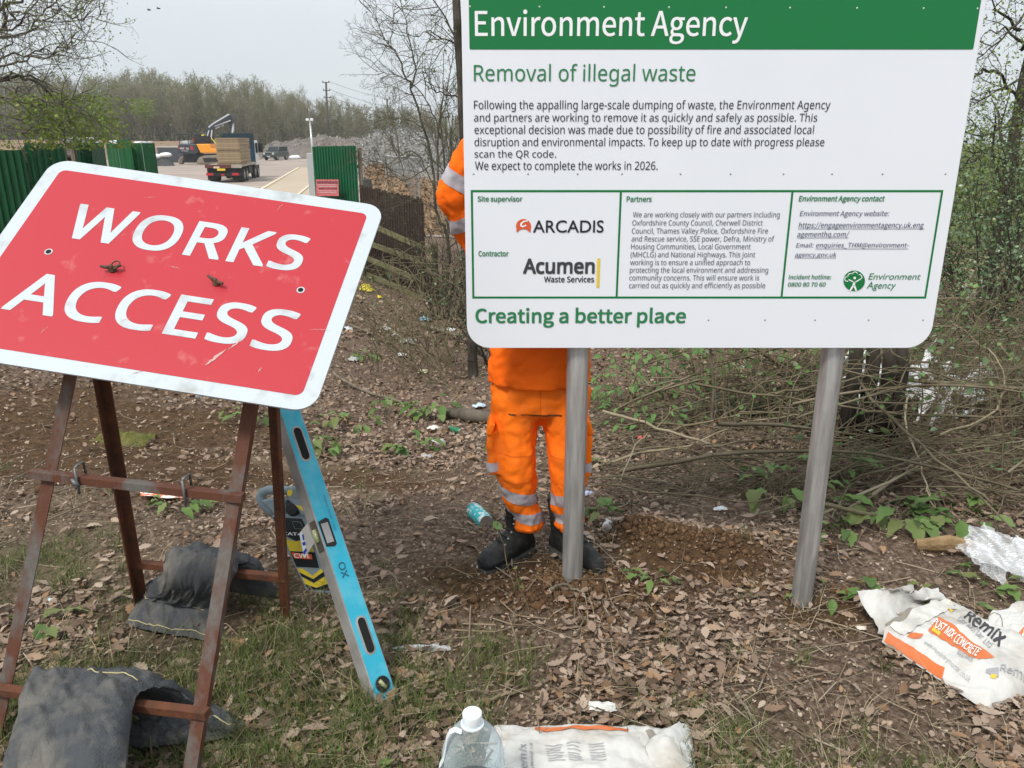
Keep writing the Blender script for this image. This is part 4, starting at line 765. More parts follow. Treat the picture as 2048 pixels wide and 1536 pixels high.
gB = G(950, 1640); bc = np.array((at(945, 1470, 1.70)[0], gB[1], float(terrain(at(945, 1470, 1.7)[0], gB[1]))))
tp = at(943, 1424, bc[1]); Hb = tp[2] - bc[2]; k = Hb / .335
bot = thing('water_bottle', 'large clear plastic water bottle with a white cap and handle beside the white sack', 'bottle', bc)
prof = [(.001, 0), (.070, .0), (.079, .012), (.08, .05), (.077, .065), (.08, .08), (.08, .12), (.077, .135), (.08, .15), (.08, .185), (.077, .20), (.079, .212), (.074, .235), (.060, .265), (.042, .288), (.026, .304), (.0215, .312), (.0215, .318)]
MB().lathe(bc, [(r * k, z * k) for r, z in prof], 40).ob('bottle_wall', M_clear, bot, smooth=True)
MB().lathe(bc, [(.001, .004 * k), (.07 * k, .006 * k), (.076 * k, .05 * k), (.076 * k, .10 * k), (.001, .1002 * k)], 32).ob('water', M_water, bot, smooth=True)
bevel(MB().lathe(bc, [(.024 * k, .303 * k), (.0245 * k, .332 * k), (.022 * k, .335 * k), (.001, .335 * k)], 30).ob('cap', M_cap, bot, smooth=True), .0015)
MB().lathe(bc, [(.029 * k, .299 * k), (.029 * k, .303 * k), (.023 * k, .304 * k)], 30).ob('neck_ring', M_cap, bot)
hx = [(-.026, .302), (-.040, .309), (-.053, .303), (-.061, .285), (-.066, .25), (-.071, .222), (-.081, .20)]
mb = MB(); mb.rings([[bc + np.array((x * k + dx, -.03 * k + dy, z * k)) for dx, dy in ((-.002, -.009), (.002, -.009), (.002, .009), (-.002, .009))] for x, z in hx]); bevel(mb.ob('handle', M_cap, bot), .001)
pc = G(1990, 1160)
pbag = thing('plastic_bag', 'crumpled clear plastic bag lying by the brushwood at the right edge', 'plastic bag', pc)
for (pl_, sd2) in (([(1925, 1112), (2062, 1160), (2075, 1085), (1935, 1050)], 1), ([(1938, 1118), (2000, 1172), (2035, 1105), (1960, 1042)], 2), ([(1995, 1120), (2060, 1175), (2090, 1110), (2030, 1068)], 3), ([(1905, 1096), (1965, 1125), (1990, 1100), (1940, 1075)], 4), ([(2020, 1130), (2062, 1182), (2085, 1160), (2050, 1110)], 5)):
    Q = [at(x, y, pc[1] - .02 + .05 * sd2 * .4 - (y - 1110) * .0014) for x, y in pl_]
    def film(u, v):
        p = Q[0] * (1 - u) * (1 - v) + Q[1] * u * (1 - v) + Q[2] * u * v + Q[3] * (1 - u) * v
        n1 = abs(float(fbm(u * 4 + sd2 * 7 + v * 3, v * 1.2 + sd2, 50 + sd2, 3))); n2 = float(fbm(u * 8 + v * 7, v * 3 - u * 2 + sd2, 60 + sd2, 3))
        p = p + np.array((.03 * n2, -.10 * n1 - .03 * n2, .05 * n1 + .03 * n2)); p[2] = max(p[2], float(terrain(p[0], p[1], False)) + .006); return p
    MB().grid(34, 26, film).ob('film_layer', M_film, pbag)
LIT = {}
def lm(c, rough=.5, c2=None):
    if c not in LIT: LIT[c] = mat('litter_' + str(len(LIT)), c, c2 or tuple(.7 * x for x in c), rough=rough, scale=18)
    return LIT[c]
def scrap(name, label, px, py, w_px, h_px, colr, seed, cat='litter', tall=.5, M=None, flat=False):
    g = G(px, py); ppm = FPX / ((g - EYE)[1] * math.cos(PITCH) - (g - EYE)[2] * math.sin(PITCH)); sx = w_px / ppm; el = math.atan2(CAMH - g[2], g[1]); sy = h_px / ppm * (1 / max(.3, math.sin(el))) * (.9 if flat else .6); sz = sx * .3 * tall
    def fn(u, v):
        r = max(abs(u - .5), abs(v - .5)) * 2; x = (u - .5) * sx * (1 + .5 * float(fbm(u * 2, v * 3 + seed, seed, 2))); y = (v - .5) * sy * (1 + .6 * float(fbm(u * 3 + seed, v * 2, seed + 1, 2)))
        return np.array((g[0] + x, g[1] + y, float(terrain(g[0] + x, g[1] + y, False)) + .018 + (sz * (1 - r * r) if not flat else .01) + sz * 1.2 * (abs(float(fbm(u * 4 + seed, v * 4, seed + 3, 3))) * 2)))
    o = MB().grid(12, 12, fn).ob(name, M or lm(colr), None, origin=g); o.data.polygons.foreach_set('use_smooth', [seed % 2 == 0] * len(o.data.polygons)); return tag(o, label, cat)
scrap('litter_wrapper', 'orange and white flattened wrapper on the leaves between the stand legs', 333, 996, 90, 20, (.80, .16, .05), 3, 'wrapper', .25, mat('orange_white_foil', (.75, .14, .04), (.75, .70, .66), rough=.4, scale=24, lo=.5, hi=.56), True)
scrap('plastic_strip', 'long crinkled clear plastic strip lying right of the spirit level foot', 843, 1308, 105, 12, (.8, .8, .82), 4, 'plastic strip', .3, M_film)
scrap('torn_paper', 'dirty white torn paper scrap curled round a hollow, above the bottom sack', 1195, 1424, 70, 26, (.66, .66, .62), 6, 'paper scrap', .45)
scrap('yellow_packet', 'yellow plastic packet beside the post and rail fence', 733, 583, 24, 16, (.72, .58, .05), 8, 'packet', 1.3); scrap('yellow_scrap', 'small yellow scrap just right of the yellow packet', 760, 597, 12, 8, (.72, .60, .05), 10, 'litter', 1.)
for i, (nm, lb, x, y, wp, hp, c, ct) in enumerate((
    ('white_paper', 'square white paper scrap on the bank below the fence', 772, 660, 18, 11, (.78, .78, .76), 'paper scrap'), ('tissue_clump', 'ragged white tissue clump on the bank next to a grey bag', 793, 674, 17, 8, (.75, .74, .71), 'tissue'),
    ('grey_bag', 'dirty grey plastic bag scrap on the bank', 818, 688, 32, 20, (.34, .33, .30), 'plastic bag'), ('white_shred', 'crooked white shred under the grey bag scrap', 804, 713, 15, 12, (.78, .78, .77), 'plastic scrap'),
    ('blue_packet', 'pale blue packet on the bank near a fallen plank', 850, 642, 26, 12, (.22, .40, .50), 'packet'), ('white_packet', 'white packet on the bank right of the pale blue packet', 902, 664, 26, 9, (.72, .73, .75), 'packet'),
    ('bright_scrap', 'pale scrap tucked against the right edge of the works sign', 697, 660, 16, 12, (.70, .72, .74), 'plastic scrap'), ('cream_scrap', 'cream scrap with a yellow tip in the middle of the bank', 845, 747, 20, 9, (.70, .66, .45), 'plastic scrap'),
    ('grey_scrap', 'grey plastic scrap below the works sign edge on the bank', 708, 722, 20, 16, (.45, .45, .43), 'plastic scrap'), ('pale_strip', 'pale strip lying above the clear crushed bottle', 866, 862, 26, 8, (.70, .69, .60), 'plastic strip'),
    ('blue_scrap', 'light blue scrap left of the person at hip height', 958, 817, 26, 10, (.50, .60, .70), 'plastic scrap'), ('foil_scrap', 'silver foil scrap beside the middle weed', 853, 919, 22, 10, (.38, .39, .42), 'foil'),
    ('blue_white_scrap', 'blue and white scrap in the leaves right of the person', 1176, 994, 22, 14, (.50, .55, .75), 'plastic scrap'), ('red_cup', 'crushed coral red cup in the brushwood', 1281, 880, 14, 11, (.78, .16, .13), 'cup'),
    ('brown_card', 'round tan card piece on the soil behind the right post', 1533, 812, 18, 13, (.50, .38, .24), 'card'), ('white_plastic', 'white plastic scrap in the leaf litter between the posts', 1440, 1025, 26, 8, (.76, .78, .78), 'plastic scrap'),
    ('blue_can', 'blue and white crushed can by the thin sapling behind the board', 1430, 827, 12, 8, (.35, .42, .62), 'can'), ('orange_scrap', 'orange scrap by the sapling foot', 1437, 846, 14, 6, (.62, .28, .10), 'litter'),
    ('mint_scrap', 'small mint green scrap on the leaves inside the stand', 103, 1208, 14, 8, (.50, .68, .66), 'plastic scrap'), ('white_scrap', 'white scrap with an orange print left of the torn sack', 1721, 1264, 20, 10, (.76, .66, .58), 'litter'),
    ('white_flake', 'white flake in the bare patch near the sandbag', 1488, 737, 14, 5, (.76, .78, .80), 'litter'), ('red_wrapper', 'small red wrapper beside the glass jar below the works sign', 387, 793, 18, 8, (.60, .14, .07), 'wrapper'))):
    scrap(nm, lb, x, y, wp, hp, c, 11 + 3 * i, ct, .7)
def can(name, label, p0, p1, r_px, m, cat, ends=None, dent=.0, neck=False):
    a, b_ = G(*p0), G(*p1); ppm = FPX / ((a - EYE)[1] * math.cos(PITCH) - (a - EYE)[2] * math.sin(PITCH)); r = r_px / ppm; a[2] = float(terrain(a[0], a[1])) + r * .85; b_[2] = float(terrain(b_[0], b_[1])) + r * .85; d = b_ - a; L = np.linalg.norm(d)
    root = thing(name, label, cat, (a + b_) / 2); P = [(.82, 0), (1, .07), (1, .93), (.82, 1)] if not neck else [(.7, 0), (1, .05), (1, .6), (.8, .75), (.4, .86), (.35, 1)]
    mb = MB(); mb.lathe(a, [(r * q, L * z) for q, z in P], 16, d); V = [np.array(v) for v in mb.v]; V = [v + np.array((0, 0, -dent * r * max(0, float(vn(v[0] * 30, v[1] * 30, 7)))) ) for v in V]
    ob('body', V, mb.f, m, root, smooth=True)
    if ends: MB().lathe(a - d / L * .0015, [(.001, 0), (r * .8, 0), (r * .82, .004)], 14, d).ob('lid', ends, root); MB().lathe(b_ - d / L * .002, [(r * .82, 0), (r * .8, .003), (.001, .003)], 14, d).ob('lid', ends, root)
    return root
M_teal = mat('teal_printed_can', (.03, .42, .44), (.62, .72, .70), rough=.35, scale=34, lo=.50, hi=.58, metal=.2)
can('drink_can', 'teal and white drink can lying left of the left boot', (945, 1032), (972, 1054), 15, M_teal, 'can', M_alu, .5); can('green_can', 'dark green can on the bank beside the log', (900, 862), (921, 866), 6, mat('green_can_paint', (.02, .14, .06), rough=.4), 'can', M_alu, .3)
can('crushed_bottle', 'crushed clear bottle with a red cap on the bank', (888, 890), (858, 883), 7, M_film, 'bottle', None, .9, True); can('glass_jar', 'small clear glass jar standing on the soil behind the works sign', (398, 797), (414, 800), 11, M_clear, 'jar', None, 0)
can('plastic_bottle', 'pale plastic bottle half buried beside the dug soil', (1213, 1062), (1219, 1040), 10, M_film, 'bottle', None, .4, True)

# ================================================================ HOARDINGS, FENCES, GATE
M_hoard = mat('green_coated_steel', (.008, .105, .030), (.006, .082, .024), rough=.42, scale=2.5, spec=.45); M_hdark = mat('dark_green_coated_steel', (.006, .075, .026), (.005, .06, .02), rough=.45, scale=2.5)
def corr(name, label, p0, p1, h0, h1, pitch, m, depth=.028, cat='hoarding', group=None, frame=True):
    p0, p1 = np.array(p0, float), np.array(p1, float); d = (p1 - p0); L = np.linalg.norm(d[:2]); u = np.array((d[0], d[1], 0)) / L; nrm = np.array((-u[1], u[0], 0)); nrm *= -np.sign(nrm[1]) if nrm[1] else 1
    xs = []; x = 0
    while x < L: xs += [(x, 0), (x + pitch * .38, 0), (x + pitch * .5, 1), (x + pitch * .88, 1)]; x += pitch
    xs = [(min(a, L), b) for a, b in xs]; c = (p0 + p1) / 2; gz = float(terrain(c[0], c[1])); root = thing(name, label, cat, (c[0], c[1], gz), group)
    V = []; F = []
    for x, k in xs:
        q = p0 + d * (x / L) + nrm * depth * k; zt = (h0 if not callable(h0) else h0(x / L)) ; zt = p0[2] + d[2] * x / L if h0 is None else zt
        V += [(q[0], q[1], float(terrain(q[0], q[1], False)) - .05), (q[0], q[1], zt)]
    F = [(2 * i, 2 * i + 2, 2 * i + 3, 2 * i + 1) for i in range(len(xs) - 1)]
    o = ob('corrugated_sheet', V, F, m, root); s = o.modifiers.new('s', 'SOLIDIFY'); s.thickness = .002
    if not frame: return root
    mb = MB()
    for f in (.25, .8):
        a = p0 - nrm * .05; b_ = p1 - nrm * .05; za = float(terrain(a[0], a[1], False)); zb = float(terrain(b_[0], b_[1], False)); a[2] = za + (p0[2] - za) * f; b_[2] = zb + (p1[2] - zb) * f; mb.bar(a, b_, .09, .045)
    mb.ob('rail', M_wood, root)
    mb = MB()
    for k in range(max(2, int(L / 2.2) + 1)):
        t_ = k / max(1, int(L / 2.2)); q = p0 + d * t_ - nrm * .12; z0 = float(terrain(q[0], q[1], False)); mb.box((q[0], q[1], (z0 - .3 + q[2] - .05) / 2), (.09, .09, q[2] + .25 - z0))
    mb.ob('post', M_wood, root); return root
M_wood = mat('weathered_timber', (.13, .105, .07), (.20, .17, .12), rough=.9, scale=6, stretch=(1, 1, .2), bump=.3); M_mossw = mat('mossy_timber', (.10, .095, .045), (.15, .135, .075), rough=.95, scale=9, bump=.4, bscale=60); M_brownf = mat('dark_brown_stained_boards', (.030, .019, .015), (.055, .036, .027), rough=.9, scale=7, stretch=(4, 4, .5), bump=.2)
pA, pB = at(-330, 300, 11.2), at(48, 300, 11.9)
corr('hoarding', 'dark green corrugated hoarding, the lower panel at the left edge of the photo', pA, pB, None, None, .093, M_hdark, group='green hoarding panels')
corr('hoarding', 'dark green corrugated hoarding, taller stepped panel above the works sign left corner', at(47.5, 286, 11.92), at(126, 287, 12.3), None, None, .093, M_hdark, group='green hoarding panels')
corr('hoarding', 'narrow green corrugated hoarding with fine ribs just right of the gap with the parked machine', at(150.5, 286, 20), at(181, 285.5, 20.4), None, None, .085, M_hdark, group='green hoarding panels')
corr('hoarding', 'green corrugated hoarding leaf ending at the dark fold between the gate leaves', at(181.5, 285, 20.1), at(208, 286, 21.4), None, None, .14, M_hdark, group='green hoarding panels', frame=False)
for x0, x1, yt, Y0, Y1, lb in ((211, 234, 287, 19.6, 19.3, 'smooth green gate sheet with a kinked left edge'), (233.5, 261, 280, 19.2, 19.15, 'tallest green gate sheet standing above its neighbours'), (262, 283, 286, 19.3, 19.35, 'green gate sheet right of the tallest sheet'), (283.5, 308, 286, 19.2, 19.5, 'last green gate sheet before the open yard')):
    corr('gate_sheet', lb, at(x0, yt, Y0), at(x1, yt, Y1), None, None, .16, M_hoard, .012, 'gate', 'green gate sheets', False)
hr = corr('hoarding', 'free standing green corrugated panel with a red warning sign right of the lorry', at(624, 293, 22), at(713, 291.5, 21.4), None, None, .0915, mat('mid_green_coated_steel', (.006, .098, .040), (.005, .08, .03), rough=.42, scale=2.5, spec=.45), group='green hoarding panels')
M_wred = mat('faded_red_sign', (.52, .10, .115), (.58, .17, .18), rough=.5, scale=20)
wa = at(654.5, 390, 21.2); wsg = thing('warning_sign', 'small faded red warning sign on the green corrugated panel', 'warning sign', wa)
def wq(px, py, off): return at(px, py, 21.50 - (px - 632) * .004 - off)
MB().prism([wq(632, 359, 0), wq(677, 359, 0), wq(677.5, 392, 0), wq(632.5, 392, 0)], (0, .01, 0)).ob('sign_plate', M_wred, wsg)
def wtxt(name, s, x0, x1, yb, yt, m, bold=.02):
    V, F = glyphs(s, bold); MB().add([wq(x0 + v[0] * (x1 - x0), yb - v[1] * (yb - yt), .006 + v[2] * 8) for v in V], F).ob(name, m, wsg)
wtxt('warning_lettering', 'WARNING', 633.5, 675, 367.3, 362, M_kprint, .04); wtxt('web_lettering', 'WW-UK.COM', 637, 674, 378.8, 375.2, M_kprint, .03)
for y in (368.8, 372.3, 381.3, 384.6): MB().add([wq(636, y, .005), wq(673, y + .3, .005), wq(673, y + 1.2, .005), wq(636, y + .9, .005)], [(0, 1, 2, 3)]).ob('sign_line', M_liner, wsg)
MB().bar(at(627, 292, 22.1) + (-.02, 0, .0), at(627, 292, 22.1) + (-.02, 0, -2.6), .05, .05).ob('edge_post', M_liner, hr)
bz_ = at(731, 358, 24); bk = thing('gate_post', 'stubby dark grey square post behind the brown fence', 'post', (bz_[0], 24, float(terrain(bz_[0], 24)))); bevel(MB().box((bz_[0], 24, (bz_[2] - 2) / 2), (.31, .31, bz_[2] + 2)).ob('shaft', mat('dark_concrete', (.055, .06, .06), (.08, .08, .08), rough=.9), bk), .02)
# brown close board fence
pr_ = G(872, 604); pl__ = G(726, 559); print('fence', pr_, pl__)
PY1 = pr_[1] + 1.0; PY0 = pr_[1] + 1.0 + (pl__[1] - pr_[1]) * (872 - 719) / (872 - 726) * .98; P0, P1 = at(719, 372, PY0), at(846, 399, PY1); fen = thing('board_fence', 'dark brown close boarded fence behind the post and rail fence', 'fence', ((P0[0] + P1[0]) / 2, (PY0 + PY1) / 2, -1.0)); rng = np.random.default_rng(4)
nb = 52; mb = MB()
for k in range(nb):
    t_ = (k + .5) / nb; c = P0 + (P1 - P0) * t_; u = (P1 - P0) * (1, 1, 0); u /= np.linalg.norm(u); zt = c[2] + rng.uniform(-.03, .035); zb = float(terrain(c[0], c[1], False)) - .1; wv = np.linalg.norm((P1 - P0)[:2]) / nb * .98
    mb.box((c[0], c[1] + (k % 2) * .012, (zt + zb) / 2), (wv, .016, zt - zb), u, np.cross((0, 0, 1), u))
mb.ob('boards', M_brownf, fen)
mb = MB()
for f in (.35, .85): mb.bar(P0 + (0, .06, -2.2 * f), P1 + (0, .06, -1.9 * f), .08, .04)
mb.ob('rail', M_brownf, fen)
# post and rail fence
dv = pl__ - pr_; pfar = pl__ + dv; pfar[2] = float(terrain(pfar[0], pfar[1])); pnear = pr_ - dv * .55; pnear[2] = float(terrain(pnear[0], pnear[1]))
rail = thing('rail_fence', 'mossy post and rail fence of four rails at the foot of the bank', 'fence', pr_)
for p, top in ((pr_, at(872, 487, pr_[1])[2]), (pl__, None), (pfar, None), (pnear, None)):
    h_ = (top - pr_[2]) if top else at(872, 487, pr_[1])[2] - pr_[2]; bevel(MB().box(p + (0, 0, h_ / 2 - .15), (.075 * pr_[1] / 9, .09, h_ + .3)).ob('post', M_mossw, rail), .008)
for (ya, yb) in ((453, 504), (486, 531), (517, 570), (550, 602)):
    xa = 751 if ya == 453 else 738; a = at(xa, ya, pl__[1]); b_ = at(866, yb, pr_[1]); d = (b_ - a); bevel(MB().bar(a - d * 1.1 + (0, -.05, 0), b_ + d * .05 + (0, -.05, 0), .062 * pr_[1] / 9, .035, (0, 1, 0)).ob('rail', M_mossw, rail), .006)
# fallen plank, log, stump, mound
def plank(name, label, a, b_, w_, t_, m, cat):
    a, b_ = G(*a), G(*b_); a[2] += .03; b_[2] += .03; d = b_ - a; s_ = np.array((-d[1], d[0], 0)); o = MB().bar(a, b_, w_, t_, s_).ob(name, m, None, origin=(a + b_) / 2); return tag(bevel(o, .004), label, cat)
plank('plank', 'pale broken plank end lying at the foot of the fence post', (836, 596), (864, 597), .035, .08, mat('pale_split_wood', (.42, .29, .18), (.52, .38, .24), rough=.8, scale=14), 'plank'); plank('plank', 'grey weathered plank lying across the bank below the fence', (838, 650), (922, 676), .03, .10, M_wood, 'plank'); plank('plank', 'short tan plank under the right edge of the works sign near the yellow packet', (700, 590), (730, 602), .03, .08, mat('tan_wood', (.30, .22, .13), (.36, .28, .18), rough=.85), 'plank')
def bark(c1, c2, sc=12): return mat('bark', c1, c2, rough=.95, scale=sc, stretch=(1, 1, .35), bump=.5, bscale=40, spec=.1)
M_bark = bark((.075, .062, .048), (.14, .12, .095)); M_barkd = bark((.038, .033, .026), (.085, .075, .06)); M_twig = mat('twig_bark', (.105, .085, .06), (.19, .165, .12), rough=.9, scale=7, spec=.15); M_cane = mat('olive_cane_bark', (.115, .095, .05), (.20, .17, .105), rough=.8, scale=6, spec=.2)
a, b_ = G(898, 834), G(968, 852); lg = MB(); lg.tube([a + (0, 0, .04), (a + b_) / 2 + (0, 0, .06), b_ + (.2, -.03, .05)], [.045, .055, .05], 12); tag(fix_normals(lg.ob('log', M_bark, None, smooth=True, origin=(a + b_) / 2)), 'short barky log lying on the bank left of the person', 'log')
g = G(238, 882); st = MB(); st.grid(30, 20, lambda u, v: np.array((g[0] + (u - .5) * .42, g[1] + (v - .5) * .26, float(terrain(g[0], g[1])) - .02 + .07 * math.sin(u * 3.1) * math.sin(v * 3.1) + .09 * float(fbm(u * 9, v * 9, 5))))); tag(st.ob('moss_clump', mat('moss', (.075, .085, .015), (.16, .14, .05), rough=1, scale=30, bump=.8, bscale=120), None, smooth=True, origin=g), 'yellow green moss clump on the soil between the stand legs', 'moss')
g = G(1893, 1104); tag(fix_normals(MB().tube([g + (-.13, .03, .02), g + (0, 0, .045), g + (.12, -.02, .03)], [.03, .045, .035], 9, sy=.6).ob('rotten_wood', mat('rotten_wood', (.20, .13, .065), (.32, .22, .12), rough=.95, scale=12, bump=.8, bscale=60), None, origin=g)), 'rotten brown wood chunk left of the clear plastic bag', 'log')

# ================================================================ THE YARD BEYOND
def flat_sheet(name, x0, x1, y0, y1, nx, ny, dz, m):
    X, Y = np.meshgrid(np.linspace(x0, x1, nx), np.linspace(y0, y1, ny)); Z = terrain(X, Y, False) + dz; i = (np.arange(ny - 1)[:, None] * nx + np.arange(nx - 1)[None]).ravel()
    return tag(ob(name, np.stack([X, Y, Z], -1).reshape(-1, 3), np.stack([i, i + 1, i + nx + 1, i + nx], 1), m, smooth=True), kind='structure')
M_yard = mat('pinkish_hardcore', (.36, .29, .245), (.20, .165, .14), rough=.95, scale=.45, detail=12, lo=.38, hi=.72, stretch=(.6, 1.6, 1), bump=.3, bscale=14)
flat_sheet('yard', -75, 6, 26, 134, 82, 110, .03, M_yard)
M_mats = mat('pale_trackway_boards', (.44, .36, .27), (.36, .29, .215), rough=.9, scale=1.2, stretch=(.4, 3, 1))
t0, t1, t2, t3 = G(516, 385), G(597, 337), G(650, 337), G(640, 420)
tw_ = [np.array((*p[:2], float(terrain(p[0], p[1], False)) + .06)) for p in (t0, t1, t2, t3)]
tk = MB().prism(tw_, (0, 0, -.05)).ob('trackway', M_mats); tag(tk, kind='structure')
M_edge = mat('pale_trackway_edge', (.60, .50, .36), rough=.9)
for a_, b__ in ((tw_[0], tw_[1]), (tw_[1], tw_[2])): tag(MB().bar(a_ + (0, 0, .03), b__ + (0, 0, .03), .05, .22).ob('trackway_edge', M_edge), kind='structure')
a_, b__ = G(590, 398), G(621, 372); tag(MB().bar(a_ + (0, 0, .10), b__ + (0, 0, .10), .05, .16).ob('trackway_edge', M_edge), kind='structure')
# earth bank
M_earth = mat('bare_earth_bank', (.26, .165, .105), (.17, .115, .075), rough=1, scale=.25, detail=8, bump=.4, bscale=2)
def mound(name, outline, Yf, Yr, Yb, base, m, seed, amp, nu=120, nv=26, kind=None, label=None, cat=None, sharp=1.0):
    ox = [p[0] for p in outline]; oy = [p[1] for p in outline]
    def fn(u, v):
        px = ox[0] + (ox[-1] - ox[0]) * u; py = float(np.interp(px, ox, oy)); R_ = at(px, py, Yr)
        if v < .55: k = v / .55; Y = Yf + (Yr - Yf) * k; hh = math.sin(k * math.pi / 2) ** sharp
        else: k = (v - .55) / .45; Y = Yr + (Yb - Yr) * k; hh = math.cos(k * math.pi / 2)
        x = R_[0] * Y / Yr; e = min(1, u * 9, (1 - u) * 9); zb = base(x, Y) if callable(base) else base
        return np.array((x, Y, zb - .1 + (R_[2] - zb + .1) * hh * (.3 + .7 * e) + amp * hh * (2.2 * float(fbm(x * .35, Y * .35, seed, 5)) + 1.2 * abs(float(fbm(x * 1.1, Y * 1.1, seed + 3, 3)))) - amp * .5 * hh))
    o = MB().grid(nu, nv, fn).ob(name, m, None, smooth=True)
    if kind == 'structure': tag(o, kind=kind)
    else: tag(o, label, cat, None, kind)
    return o
mound('earth_bank', [(-260, 279), (60, 279), (180, 279), (330, 280), (430, 282), (520, 287)], 118, 136, 146, -1.5, M_earth, 5, .35, 90, 16, 'structure')
M_spoil = mat('grey_brown_spoil', (.105, .088, .075), (.165, .145, .125), rough=1, scale=.7, detail=9, bump=.6, bscale=3)
mound('waste_mound', [(505, 299), (514, 291), (547, 281), (589, 277), (622, 275), (641, 268), (664, 274), (699, 276), (730, 274), (770, 268), (840, 262), (900, 270)], 125, 134, 150, -1.5, M_spoil, 15, .7, 200, 40, None, 'long grey brown mound of spoil and waste behind the parked off-road car', 'heap')
rub = mound('rubbish_heap', [(690, 300), (720, 280), (735, 272), (746, 263), (774, 255), (805, 256), (850, 262), (905, 268)], 66, 78, 92, -1.5, mat('grey_rubbish', (.14, .13, .115), (.22, .205, .185), rough=.9, scale=1.6, detail=8, bump=.6, bscale=4), 25, .5, 110, 34, None, 'pale grey heap of shredded rubbish behind the bare bush', 'heap')
rng = np.random.default_rng(71); me = rub.data; vv = np.array([v.co[:] for v in me.vertices]); sel = vv[(vv[:, 1] < 80) & (vv[:, 2] > -1.2)]; pts = sel[rng.integers(0, len(sel), 6000)] + rng.normal(0, .25, (6000, 3)) * (1, 1, .4) + (0, 0, .08)
V, F = leaves(rng, pts, rng.uniform(.05, .28, len(pts)), 1.0); tag(ob('rubbish_pieces', V, F, mat_isl('mixed_rubbish', [(.42, .42, .42), (.20, .19, .17), (.09, .08, .07), (.28, .27, .25), (.16, .20, .25), (.17, .14, .11), (.55, .55, .54), (.13, .12, .10), (.24, .23, .21)], .6)), 'loose white and grey rubbish pieces covering the pale heap', 'rubbish', None, 'stuff')
sel = vv[(vv[:, 1] < 80)]; mv = np.array([v.co[:] for v in bpy.data.objects['waste_mound'].data.vertices]); mv = mv[(mv[:, 2] > -.3) & (mv[:, 1] < 138)]; pts = mv[rng.integers(0, len(mv), 900)] + rng.normal(0, .3, (900, 3)) * (1, 1, .3) + (0, 0, .1)
V, F = leaves(rng, pts, rng.uniform(.15, .5, len(pts)), 1.0); tag(ob('waste_fragments', V, F, mat_isl('dull_fragments', [(.10, .08, .07), (.30, .26, .22), (.16, .13, .11), (.40, .38, .35), (.12, .10, .09)], .8)), 'scattered fragments on the grey brown mound', 'rubbish', None, 'stuff')
M_chip = mat('tan_woodchip', (.17, .105, .06), (.30, .205, .125), rough=1, scale=9, detail=8, bump=.8, bscale=12)
for nm, oln, Y0, lb in (('woodchip_heap', [(722, 345), (740, 331), (756, 328), (775, 336), (790, 345)], 34, 'smaller tan heap of wood chip behind the dark square post'), ('woodchip_heap', [(742, 372), (765, 355), (800, 349), (840, 352), (880, 366), (910, 380)], 29, 'larger tan heap of wood chip and dead leaves behind the bare bush')):
    mound(nm, oln, Y0 - 2.5, Y0, Y0 + 3, lambda x, y: float(terrain(x, y, False)), M_chip, 35, .16, 60, 24, None, lb, 'heap')
    hv = np.array([v.co[:] for v in [o for o in bpy.data.objects if o.name.startswith('woodchip_heap')][-1].data.vertices]); hv = hv[hv[:, 1] < Y0 + .5]; r9 = np.random.default_rng(int(Y0)); pts = hv[r9.integers(0, len(hv), 2200)] + r9.normal(0, .10, (2200, 3)) * (1, 1, .3) + (0, 0, .03); V, F = leaves(r9, pts, r9.uniform(.05, .14, 2200), .8); tag(ob('heap_leaves', V, F, mat_isl('heap_leaf', [(.16, .09, .05), (.26, .17, .10), (.10, .06, .04), (.34, .25, .17), (.20, .19, .17)], .9), None), 'dead leaves and chips on the %s tan heap' % lb.split()[0], 'leaf litter', None, 'stuff')
# ---- flatbed lorry
M_cabw = mat('white_vehicle_paint', (.66, .68, .70), rough=.3, coat=.3); M_chas = mat('black_chassis', (.014, .014, .015), rough=.6); M_tyre = mat('tyre_rubber', (.02, .02, .021), (.05, .045, .04), rough=.85, scale=6); M_rim = mat('dusty_rim', (.30, .29, .27), rough=.5, metal=.3); M_bedw = mat('dusty_bed', (.30, .25, .21), (.38, .33, .28), rough=.9, scale=3); M_bedr = mat('maroon_bed_edge', (.11, .035, .03), rough=.6); M_hb = mat('dark_blue_headboard', (.010, .045, .075), rough=.45); M_rlamp = mat('red_lamp_lens', (.42, .03, .035), rough=.3); M_nump = mat('yellow_number_plate', (.70, .48, .03), rough=.5); M_glass = mat('dark_vehicle_glass', (.012, .016, .02), rough=.12, spec=.5)
class Loc:
    def __init__(s, o, az): s.o = np.array(o, float); s.f = np.array((math.sin(az), math.cos(az), 0)); s.r = np.array((math.cos(az), -math.sin(az), 0))
    def __call__(s, f, r, z): return s.o + s.f * f + s.r * r + np.array((0, 0, z))
    def box(s, mb, f0, f1, r0, r1, z0, z1): return mb.box(s((f0 + f1) / 2, (r0 + r1) / 2, (z0 + z1) / 2), (r1 - r0, f1 - f0, z1 - z0), s.r, s.f)
    def wheel(s, root, f, r, rad, wd, n=20, hub=None):
        b = MB().lathe(s(f, r - wd / 2, rad), [(.001, .02), (rad * .55, .02), (rad * .62, 0), (rad * .92, 0), (rad, wd * .15), (rad, wd * .85), (rad * .92, wd), (rad * .62, wd), (rad * .55, wd - .03), (.001, wd - .03)], n, s.r).ob('wheel', M_tyre, root)
        MB().lathe(s(f, r, rad), [(.001, wd / 2 + .004), (rad * .50, wd / 2 + .004), (rad * .56, wd / 2 - .02), (rad * .2, wd / 2 + .03), (.001, wd / 2 + .03)] if r > 0 else [(.001, -wd / 2 - .03), (rad * .2, -wd / 2 - .03), (rad * .56, -wd / 2 - .004), (.001, -wd / 2 - .004)], n, s.r).ob('rim', M_rim, b)
T0 = at(451, 372, 60); T0[2] = -1.47; LL = Loc(T0, R(-8.5))
